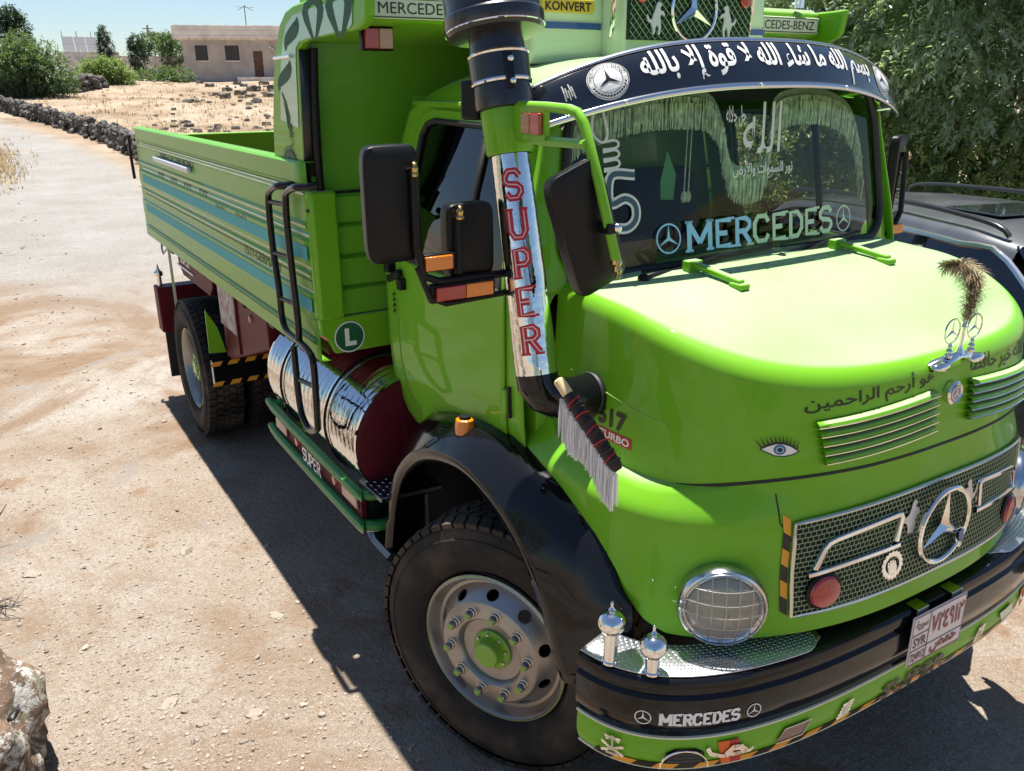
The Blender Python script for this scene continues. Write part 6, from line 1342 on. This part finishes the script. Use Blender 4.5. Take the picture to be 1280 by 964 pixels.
# loose rubble heap in the field in front of the block house
rng = random.Random(12); 
for k, (px, py, s) in enumerate(((282, 125, .55), (270, 118, .35), (300, 118, .5), (318, 113, .6), (335, 122, .5), (262, 108, .4), (250, 103, .35), (330, 105, .45), (296, 104, .4), (312, 123, .35), (240, 130, .25), (230, 151, .25), (284, 112, .4), (340, 112, .5), (218, 157, .22), (236, 156, .28), (322, 131, .3), (305, 108, .35))):
    p = ground_at(px, py); o = part('field_rock', FROCKS[k % 6], None, Matrix.Translation((p.x, p.y, gh(p.x, p.y)+s*.15)) @ Matrix.Rotation(rng.uniform(0, 6), 4, 'Z') @ Matrix.Diagonal((s*1.0, s*.8, s*.65, 1)))
    tag(o, 'rough grey basalt rock lying in the dry field before the block house', 'rock', 'rocks strewn over the dry field')
rest = MB()
for k in range(120):
    px, py = rng.uniform(190, 345), rng.uniform(99, 190); p = ground_at(px, py); s = rng.uniform(.05, .2)*(1.5 if rng.random() < .1 else 1); r_ = ROCKV[k % 6]
    M = Matrix.Translation((p.x, p.y, gh(p.x, p.y)+s*.2)) @ Matrix.Rotation(rng.uniform(0, 6), 4, 'Z') @ Matrix.Diagonal((s*1.3, s, s*.7, 1)); rest.add([M @ V(v) for v in r_.v], r_.f)
tag(obj('field_rubble', rest, FST, None, sm=25), 'small dark rubble scattered across the dry field', 'rubble', kind='stuff')
# dry grass tufts in the field and by the wall
GRASS = mat('dry_grass', (.42, .31, .15), .9, var=.3, var_scale=3)
mb = MB()
for k in range(1300):
    if k < 900: px, py = rng.uniform(0, 345), rng.uniform(104, 195)
    elif k < 1080: px, py = abs(rng.gauss(0, 18))-12, rng.gauss(208, 13)
    else: break
    if k < 900 and py > 118+.42*px+18: continue
    if k < 900 and px < 150 and py > 110+.45*px: continue
    p = ground_at(px, py); z = gh(p.x, p.y); dd = (p-CAM).length
    for _ in range(7):
        a = rng.uniform(0, 6.28); h = rng.uniform(.06, .22)*(1.0 if dd > 25 else .45); lx, ly = cos(a)*h*.7, sin(a)*h*.7; wx, wy = -sin(a)*.012*max(1, dd/30), cos(a)*.012*max(1, dd/30); bx, by = p.x+rng.gauss(0, .12), p.y+rng.gauss(0, .12)
        mb.add([(bx-wx, by-wy, z-.01), (bx+wx, by+wy, z-.01), (bx+lx, by+ly, z+h)], [(0, 1, 2)])
tag(obj('dry_grass', mb, GRASS, None, sm=0), 'straw-coloured dry grass along the track and over the field', 'grass', kind='stuff')
# ---- block house
def facing(p): d = V((CAM.x-p.x, CAM.y-p.y)); return atan2(d.y, d.x)
BLOCK = bpy.data.materials.new('block_wall'); BLOCK.use_nodes = True; t = BLOCK.node_tree; b = t.nodes['Principled BSDF']; N = t.nodes.new; L = t.links.new
tc = N('ShaderNodeTexCoord'); mp = N('ShaderNodeMapping'); mp.inputs['Rotation'].default_value = (pi/2, 0, pi/2); L(tc.outputs['Object'], mp.inputs[0])
br = N('ShaderNodeTexBrick'); br.inputs['Scale'].default_value = 1; br.inputs['Brick Width'].default_value = .42; br.inputs['Row Height'].default_value = .21; br.inputs['Mortar Size'].default_value = .016
br.inputs['Color1'].default_value = (.88, .82, .75, 1); br.inputs['Color2'].default_value = (.80, .74, .67, 1); br.inputs['Mortar'].default_value = (.50, .44, .39, 1); L(mp.outputs[0], br.inputs['Vector'])
n = N('ShaderNodeTexNoise'); n.inputs['Scale'].default_value = .8; n.inputs['Detail'].default_value = 6; L(tc.outputs['Object'], n.inputs['Vector']); r = N('ShaderNodeValToRGB'); r.color_ramp.elements[0].position = .35; r.color_ramp.elements[0].color = (.78, .75, .72, 1); r.color_ramp.elements[1].position = .65; r.color_ramp.elements[1].color = (1.1, 1.05, 1, 1); L(n.outputs[0], r.inputs[0])
mx = N('ShaderNodeMix'); mx.data_type = 'RGBA'; mx.blend_type = 'MULTIPLY'; mx.inputs[0].default_value = 1; L(br.outputs[0], mx.inputs[6]); L(r.outputs[0], mx.inputs[7]); L(mx.outputs[2], b.inputs['Base Color']); b.inputs['Roughness'].default_value = .95
CONC = mat('grey_concrete', (.62, .57, .52), .95, var=.25, var_scale=2); DARKW = mat('dark_window', (.015, .016, .018), .2); RUST = mat('rusty_door', (.13, .055, .035), .7, var=.3, var_scale=4)
hp = dirp(297, 84); HZ = 2.48+(108-99)/1062.4*84
house = thing('block_house', 'single-storey house of bare concrete blocks with two dark windows and a rusty door', 'house', (hp.x, hp.y, HZ-.3), rz=facing(hp)-.10)
def hb_(nm, x0, y0, z0, x1, y1, z1, m_, par=house, bev=0): return obj(nm, MB().box((x0, y0, z0), (x1, y1, z1)), m_, par, bevel=bev, sm=0)
# local frame: +x faces the viewer, +y to the viewer's right
HW = 4.55
def wall_holes(y0, y1, z0, z1, holes, x, th, m_, par):
    ys_ = sorted({y0, y1, *[h[0] for h in holes], *[h[1] for h in holes]}); zs_ = sorted({z0, z1, *[h[2] for h in holes], *[h[3] for h in holes]}); q = MB()
    for a, b2 in zip(ys_, ys_[1:]):
        for c, d in zip(zs_, zs_[1:]):
            if not any(h[0] <= a and b2 <= h[1] and h[2] <= c and d <= h[3] for h in holes): q.box((x-th, a, c), (x, b2, d))
    return obj('wall', q, m_, par, sm=0)
wins = [(-3.25, -2.2, 1.75, 3.0), (-.75, .45, 1.75, 3.0)]; drs = [(1.62, 2.42, .38, 2.55)]
wall_holes(-HW+.3, HW, 0, 3.55, wins+drs, 0, .25, BLOCK, house); hb_('wall', -7, -HW+.3, 0, -.25, -HW+.55, 3.55, BLOCK); hb_('wall', -7, HW-.25, 0, -.25, HW, 3.55, BLOCK); hb_('wall', -7.2, -HW+.3, 0, -7.0, HW, 3.55, BLOCK)
hb_('parapet', -7.4, -HW-.4, 3.55, .35, HW+.4, 4.55, BLOCK); hb_('roof_slab', -7.3, -HW-.3, 4.55, .25, HW+.3, 4.62, CONC)
hb_('band', .002, -HW+.3, 3.42, .06, HW, 3.55, CONC); hb_('plinth', .002, .2, .0, 1.2, HW+.2, .36, CONC)
for y0, y1, z0, z1 in wins:
    w_ = hb_('window', -.2, y0, z0, -.14, y1, z1, DARKW); hb_('window_sill', -.05, y0-.1, z0-.1, .08, y1+.1, z0, CONC)
    for k in range(1, 4): hb_('window_bar', -.13, y0+(y1-y0)*k/4-.02, z0, -.09, y0+(y1-y0)*k/4+.02, z1, RUST)
hb_('door', -.2, 1.62, .38, -.12, 2.42, 2.55, RUST)
for k in range(9): hb_('stair_step', .002, 3.0+.22*k, 2.75-.17*k, .25, 3.22+.22*k, 2.92-.17*k, CONC)
obj('aerial', MB().tube([(-1, 1.2, 4.6), (-1, 1.2, 6.3)], .04, 6).tube([(-1, .5, 6.2), (-1, 2.0, 6.15)], .025, 5).tube([(-1, .6, 5.9), (-1, 1.2, 6.25), (-1, 1.9, 5.85)], .025, 5), mat('aerial_grey', (.10, .10, .10), .6), house)
# ---- small house with solar panels, far left
sp_ = dirp(122, 96); SZ = 2.48+(108-106)/1062.4*96
sol = thing('solar_house', 'small grey house with a rack of solar panels on its flat roof', 'house', (sp_.x, sp_.y, SZ-.2), rz=facing(sp_)+.15)
hb_('wall', -5, -2.4, 0, 0, 2.4, 3.2, CONC, sol); hb_('wall', -5, 2.41, 0, -.6, 9, 2.9, CONC, sol); hb_('doorway', -.02, -.9, 0, .02, .5, 2.0, DARKW, sol); hb_('wall_patch', -.01, -1.2, 2.0, .03, 1.2, 2.7, mat('pale_patch', (.42, .42, .42), .9), sol)
PAN = mat('solar_back', (.20, .20, .21), .6)
for i in range(4):
    for j in range(2):
        q = MB(); q.obox((-2.2-.42*j, -1.6+1.05*i, 3.50+.78*j), (-.20, 0, .36), (0, .49, 0), (.03, 0, .02)); obj('solar_panel', q, PAN, sol, sm=0)
for i in range(4): q = MB(); q.tube([(-1.9, -2.0+1.3*i, 3.2), (-1.9, -2.0+1.3*i, 3.5)], .05, 5).tube([(-3.1, -2.0+1.3*i, 3.2), (-3.1, -2.0+1.3*i, 5.2)], .05, 5); obj('rack_leg', q, CONC, sol)
# ---- utility pole
pp = dirp(189, 100); pz = 2.48+(108-95)/1062.4*100; up_ = thing('utility_pole', 'thin leaning wooden utility pole between the two houses', 'pole', (pp.x, pp.y, pz-1))
tp_ = CAM+ray(184, 32)*104; obj('pole', MB().tube([(0, 0, 0), V(tp_)-V((pp.x, pp.y, pz-1))], [.14, .10], 8), bark(), up_); q = V(tp_)-V((pp.x, pp.y, pz-1)); obj('crossarm', MB().tube([q+V((-.1, -.5, -.3)), q+V((.1, .5, -.3))], .05, 5), bark(), up_)
# ---- bushes and trees at the far houses
def far(px, dist, py0, py1, wpx, label, seed, lm, name='bush', cat='bush', n=500, ll=.35, dens=1, tall=False):
    p = dirp(px, dist); k = dist/1062.4; zb = 2.48+(108-py1)*k; zt_ = 2.48+(108-py0)*k; h = zt_-zb; rx = wpx*k/2
    rng_ = random.Random(seed); lob = []
    if tall: lob = [((0, 0, h*.62), (rx, rx, h*.40)), ((rx*.3, -rx*.2, h*.85), (rx*.6, rx*.6, h*.16))]
    else:
        for q_ in range(5): a = rng_.uniform(-1, 1); lob.append(((rng_.uniform(-.3, .3)*rx, a*rx*.6, h*rng_.uniform(.35, .62)), (rx*.5, rx*.5, h*rng_.uniform(.28, .38))))
        lob.append(((0, 0, h*.30), (rx*.7, rx*.85, h*.32)))
    o = tree(name, label, cat, (p.x, p.y, zb), lob, seed, n, ll*1.6, 8, ll, ll*.34, .2, lm, .05+h*.018, shell=.35); o.rotation_euler = (0, 0, facing(p)); return o
far(52, 62, 52, 117, 88, 'large round green bush at the bend of the track, before the tall tree', 21, LEAF_G, n=1500, ll=.22)
far(8, 66, 78, 116, 70, 'low grey-green bush at the edge of the track beside the large round bush', 22, LEAF_G, n=700, ll=.22)
far(31, 105, 33, 95, 26, 'tall slim tree standing above the large round bush', 23, LEAF_C, 'tall_tree', 'tree', 600, .35, tall=True)
far(140, 72, 74, 112, 60, 'loose yellow-green bush in front of the house with solar panels', 24, LEAF_O, n=1100, ll=.22)
far(118, 78, 86, 108, 34, 'small yellow-green bush left of the loose bush by the solar house', 31, LEAF_O, n=400, ll=.22)
far(140, 96, 48, 100, 12, 'narrow dark conifer beside the solar panels', 25, LEAF_C, 'conifer', 'tree', 260, .25, tall=True)
far(178, 90, 57, 104, 16, 'narrow dark conifer next to the utility pole', 26, LEAF_C, 'conifer', 'tree', 320, .25, tall=True)
far(200, 102, 54, 102, 32, 'airy grey-green tree right of the utility pole', 27, LEAF_G, 'airy_tree', 'tree', 420, .30, tall=True)
far(221, 98, 54, 102, 30, 'airy grey-green tree touching the corner of the block house', 28, LEAF_G, 'airy_tree', 'tree', 420, .30, tall=True)
far(205, 80, 84, 108, 60, 'dark low scrub between the utility pole and the block house', 29, LEAF_G, n=600, ll=.22)
# ================================================================ foreground stones
LICH = bpy.data.materials.new('lichen_rock'); LICH.use_nodes = True; t = LICH.node_tree; b = t.nodes['Principled BSDF']; N = t.nodes.new; L = t.links.new
tc = N('ShaderNodeTexCoord'); P_ = tc.outputs['Object']
base = ramp(nz(9, 6), (.35, (.10, .065, .045)), (.6, (.22, .14, .09)))
base = mix(ramp(nz(13, 8, .75, .4), (.49, (0, 0, 0)), (.55, (1, 1, 1))), base, (.50, .48, .44)); base = mix(ramp(nz(45, 4, .7), (.58, (0, 0, 0)), (.66, (.8, .8, .8))), base, (.05, .045, .04)); base = mix(ramp(nz(4.1, 5, .6), (.63, (0, 0, 0)), (.68, (.6, .6, .6))), base, (.25, .27, .18))
L(base, b.inputs['Base Color']); b.inputs['Roughness'].default_value = .95; bp = N('ShaderNodeBump'); bp.inputs['Distance'].default_value = .02; L(nz(18, 7, .7), bp.inputs['Height']); L(bp.outputs[0], b.inputs['Normal'])
mb = MB(); rows = []
for i in range(41):
    r = []
    for j in range(64):
        d = V((sin(pi*i/40)*cos(2*pi*j/64), sin(pi*i/40)*sin(2*pi*j/64), cos(pi*i/40))); k_ = 1+.20*noise.noise(d*1.6+V((5, 0, 0)))+.12*noise.noise(d*4+V((0, 3, 0)))+.05*noise.noise(d*10)+.02*noise.noise(d*25); r.append(V((d.x*.42, d.y*.40, d.z*.36))*k_)
    rows.append(r)
mb.grid(rows, cu=True, flip=True); bo = obj('boulder', mb, LICH, None, sm=60); bc = at(-88, 950, 'z', .2); bo.location = bc
tag(bo, 'big brown boulder crusted with white lichen at the edge of the yard', 'boulder')
rng = random.Random(31)
DUSTST = mat('dusty_stone', (.32, .27, .22), .95, col2=(.23, .19, .155), var_scale=14.); GRIT = mat('pale_grit', (.36, .30, .245), .95, col2=(.22, .18, .145), var_scale=9.)
for k, (px, py, s) in enumerate(((232, 690, .11), (345, 770, .10), (212, 882, .11), (320, 893, .12), (45, 722, .13))):
    p = ground_at(px, py); o = part('bedded_stone', mesh_of(rock_mesh(40+k, 18, 12, .8), 'bedded_stone', DUSTST, 50), None, Matrix.Translation((p.x, p.y, gh(p.x, p.y)-s*.07)) @ Matrix.Rotation(rng.uniform(0, 6), 4, 'Z') @ Matrix.Diagonal((s*.50, s*.34, s*.17, 1)))
    tag(o, 'flat grey stone half sunk in the pale dirt beside the truck', 'stone', 'flat stones sunk in the dirt')
mb = MB()
for k in range(7000):
    t_ = rng.random(); px, py = rng.uniform(-20, 700), 230+734*rng.random()**.75; p = ground_at(px, py)
    if abs(p.y) < 1.25 and p.x < .8: continue
    s = .0028+.0075*rng.random()**3+(.012 if rng.random() < .008 else 0); s *= max(1, (p-CAM).length/6); r_ = ROCKV[k % 6]
    M = Matrix.Translation((p.x, p.y, gh(p.x, p.y)+s*.15)) @ Matrix.Rotation(rng.uniform(0, 6), 4, (rng.gauss(0, .3), rng.gauss(0, .3), 1)) @ Matrix.Diagonal((s*1.3, s, s*.6, 1)); mb.add([M @ V(v) for v in r_.v], r_.f)
tag(obj('gravel', mb, GRIT, None, sm=30), 'loose grit and small pebbles on the dirt', 'gravel', kind='stuff')
# bare thorny bush just outside the left edge
mb = MB()
bp_ = at(-60, 800, 'z', 0)
for k in range(90):
    a = rng.uniform(0, 6.28); h = rng.uniform(.35, 1.0); q = V((cos(a)*rng.uniform(.1, .42), sin(a)*rng.uniform(.1, .42), h)); mb.tube([(0, 0, 0), q*.5+V((rng.gauss(0, .03), rng.gauss(0, .03), .03)), q], [.008, .005, .002], 4)
    for _ in range(5): e = q*rng.uniform(.45, 1); mb.tube([e, e+V((rng.gauss(0, .09), rng.gauss(0, .09), rng.uniform(.0, .12)))], [.003, .001], 3)
tb_ = obj('thorn_bush', mb, mat('dry_twig', (.12, .09, .06), .9), None, sm=0); tb_.location = (bp_.x-.25, bp_.y-.05, 0); tag(tb_, 'bare dry thorn bush at the yard edge by the lichen boulder', 'bush')
# ================================================================ parked car beyond the truck
car = thing('parked_car', 'dark blue estate car with roof rails parked beyond the green truck', 'car', (-.75, 3.52, 0), rz=-.26)
NAVY = mat('car_paint', (.05, .06, .075), .25, coat=1, dirt=((.26, .25, .24), .55, 2.)); CGL = glass('car_glass', (.03, .035, .04), 1.6)
def csec(x):                                          # half sections: (y, z) from sill to beltline
    w_ = lerp_tab([(-2.3, .80), (-2.1, .88), (-1, .92), (1, .92), (1.9, .88), (2.2, .78), (2.32, .62)], x); zt_ = lerp_tab([(-2.3, .98), (-2.0, 1.06), (0, 1.02), (.9, .98), (1.6, .92), (2.1, .82), (2.32, .66)], x); zb = .28+.10*smooth(1.9, 2.3, abs(x))
    return [(w_*.93, zb), (w_, zb+.15), (w_*1.0, (zb+zt_)/2), (w_*.985, zt_-.10), (w_*.955, zt_-.02), (w_*.92, zt_)]
rows = []
for i in range(37):
    x = -2.3+4.62*i/36; s = csec(x); r = [(x, -y, z) for y, z in s]; zc = s[-1][1]+.025; r += [(x, -s[-1][0]*.6, zc), (x, 0, zc+.012), (x, s[-1][0]*.6, zc)]; r += [(x, y, z) for y, z in reversed(s)]
    rows.append(r)
mb = MB(); mb.grid(rows); n_ = len(rows[0]); mb.f.append(tuple(range(n_))[::-1]); e = 36*n_; mb.f.append(tuple(range(e, e+n_))); obj('body', mb, NAVY, car, sm=40)
RX = [(-2.15, 1.10), (-2.0, 1.42), (-1.7, 1.585), (-1.2, 1.625), (-.4, 1.645), (.2, 1.625), (.55, 1.575)]
def rw(x): return lerp_tab([(-2.15, .70), (-1.9, .655), (-.4, .665), (.3, .645), (.55, .60)], x)
rows = []
for i in range(25):
    x = -1.95+2.50*i/24; z = lerp_tab(RX, x); w_ = rw(x); rows.append([(x, -w_-.03, z-.085), (x, -w_-.012, z-.045), (x, -w_+.02, z-.012)]+[(x, w_*v, z+.03*(1-v*v)) for v in (-.85, -.5, 0, .5, .85)]+[(x, w_-.02, z-.012), (x, w_+.012, z-.045), (x, w_+.03, z-.085)])
mb = MB(); mb.grid(rows); obj('roof', mb, mat('dusty_roof', (.065, .07, .08), .32, coat=.7, dirt=((.20, .20, .20), .5, 2.5)), car, sm=50)
q = MB(); q.box((-.35, -.32, 1.668), (.12, .32, 1.678)); obj('sunroof', q, mat('sunroof_glass', (.03, .035, .04), .1, coat=1), car, bevel=.004)
# windshield, rear window, side glass, pillars
q = MB(); q.grid([[(.53, y*.60, lerp_tab(RX, .53)-.01+.03*(1-y*y)) for y in (-1, -.5, 0, .5, 1)], [(1.38, y*.80, .965+.03*(1-y*y)) for y in (-1, -.5, 0, .5, 1)]]); obj('windshield', q, CGL, car)
q = MB(); q.grid([[(-1.93, y*.62, 1.50) for y in (-1, 0, 1)], [(-2.24, y*.74, 1.08) for y in (-1, 0, 1)]]); obj('tailgate_window', q, CGL, car)
for sg in (-1, 1):
    T_ = [(-1.92, 1.40), (-1.2, 1.535), (-.4, 1.555), (.2, 1.535), (.52, 1.49), (1.34, .985)]; B_ = [(-2.08, 1.08), (-1.2, 1.06), (-.4, 1.045), (.2, 1.035), (.8, 1.02), (1.36, .975)]
    yt = lambda x: sg*(rw(min(x, .55))+.03 if x < .6 else rw(.55)+.03+.2*(x-.55)/.8); q = MB(); q.grid([catmull([(x, yt(x), z) for x, z in T_], 26), catmull([(x, sg*.862 if x < 1 else sg*.835, z) for x, z in B_], 26)]); obj('side_window', q, CGL, car)
    obj('window_chrome', MB().tube([p+V((0, sg*.012, 0)) for p in catmull([(x, yt(x), z) for x, z in T_], 30)], .020, 6), mat('satin_aluminium', (.62, .63, .64), .25, metal=1), car)
    for x in (-1.15, -.12):
        q = MB(); q.add([(x-.05, yt(x)+sg*.006, 1.545), (x+.05, yt(x)+sg*.006, 1.545), (x+.07, sg*.868, 1.04), (x-.07, sg*.868, 1.04)], [(0, 1, 2, 3)]); obj('pillar', q, SEAL, car, solid=.01)
    rl = [(-1.75, sg*.60, 1.60), (-1.68, sg*.60, 1.655), (-1.3, sg*.605, 1.69), (-.4, sg*.61, 1.715), (.15, sg*.60, 1.69), (.38, sg*.585, 1.655), (.45, sg*.575, 1.61)]
    obj('roof_rail', MB().tube(catmull(rl, 40), .017, 8), mat('rail_black', (.02, .02, .022), .25, coat=.5), car, sm=60)
    mr = obj('door_mirror', MB().ball((.98, sg*1.02, 1.06), .11, 16, 10, (.7, 1.1, .72)), mat('mirror_cap', (.02, .02, .022), .3, coat=1), car, sm=80)
    hl = MB(); hl.ball((2.12, sg*.62, .72), .16, 16, 8, (.9, 1.1, .5)); obj('headlight', hl, mat('car_headlamp', (.5, .52, .55), .1, metal=.8), car)
    q = MB(); q.box((-2.32, sg*.58, .82), (-2.2, sg*.84, 1.02)); obj('tail_light', q, REDL, car, bevel=.03)
    for x in (-.30, .72):
        q = MB(); q.box((x-.40, sg*.915, .905), (x-.26, sg*.945, .93)); obj('door_handle', q, NAVY, car, bevel=.006)
    for x in (-1.40, 1.38):
        w_ = obj('wheel', MB().lathe([(.20, -.10), (.30, -.11), (.335, -.085), (.34, 0), (.335, .085), (.30, .11), (.2, .10)], (x, sg*.84, .34), (0, 1, 0), 36), RUBBER, car); obj('rim', MB().lathe([(.205, .10), (.19, .07), (.06, .085), (0, .088)], (x, sg*.84, .34), (0, sg, 0), 24), STEEL, w_)
q = MB(); q.box((2.27, -.45, .48), (2.34, .45, .66)); obj('grille', q, BLACKM, car, bevel=.02)
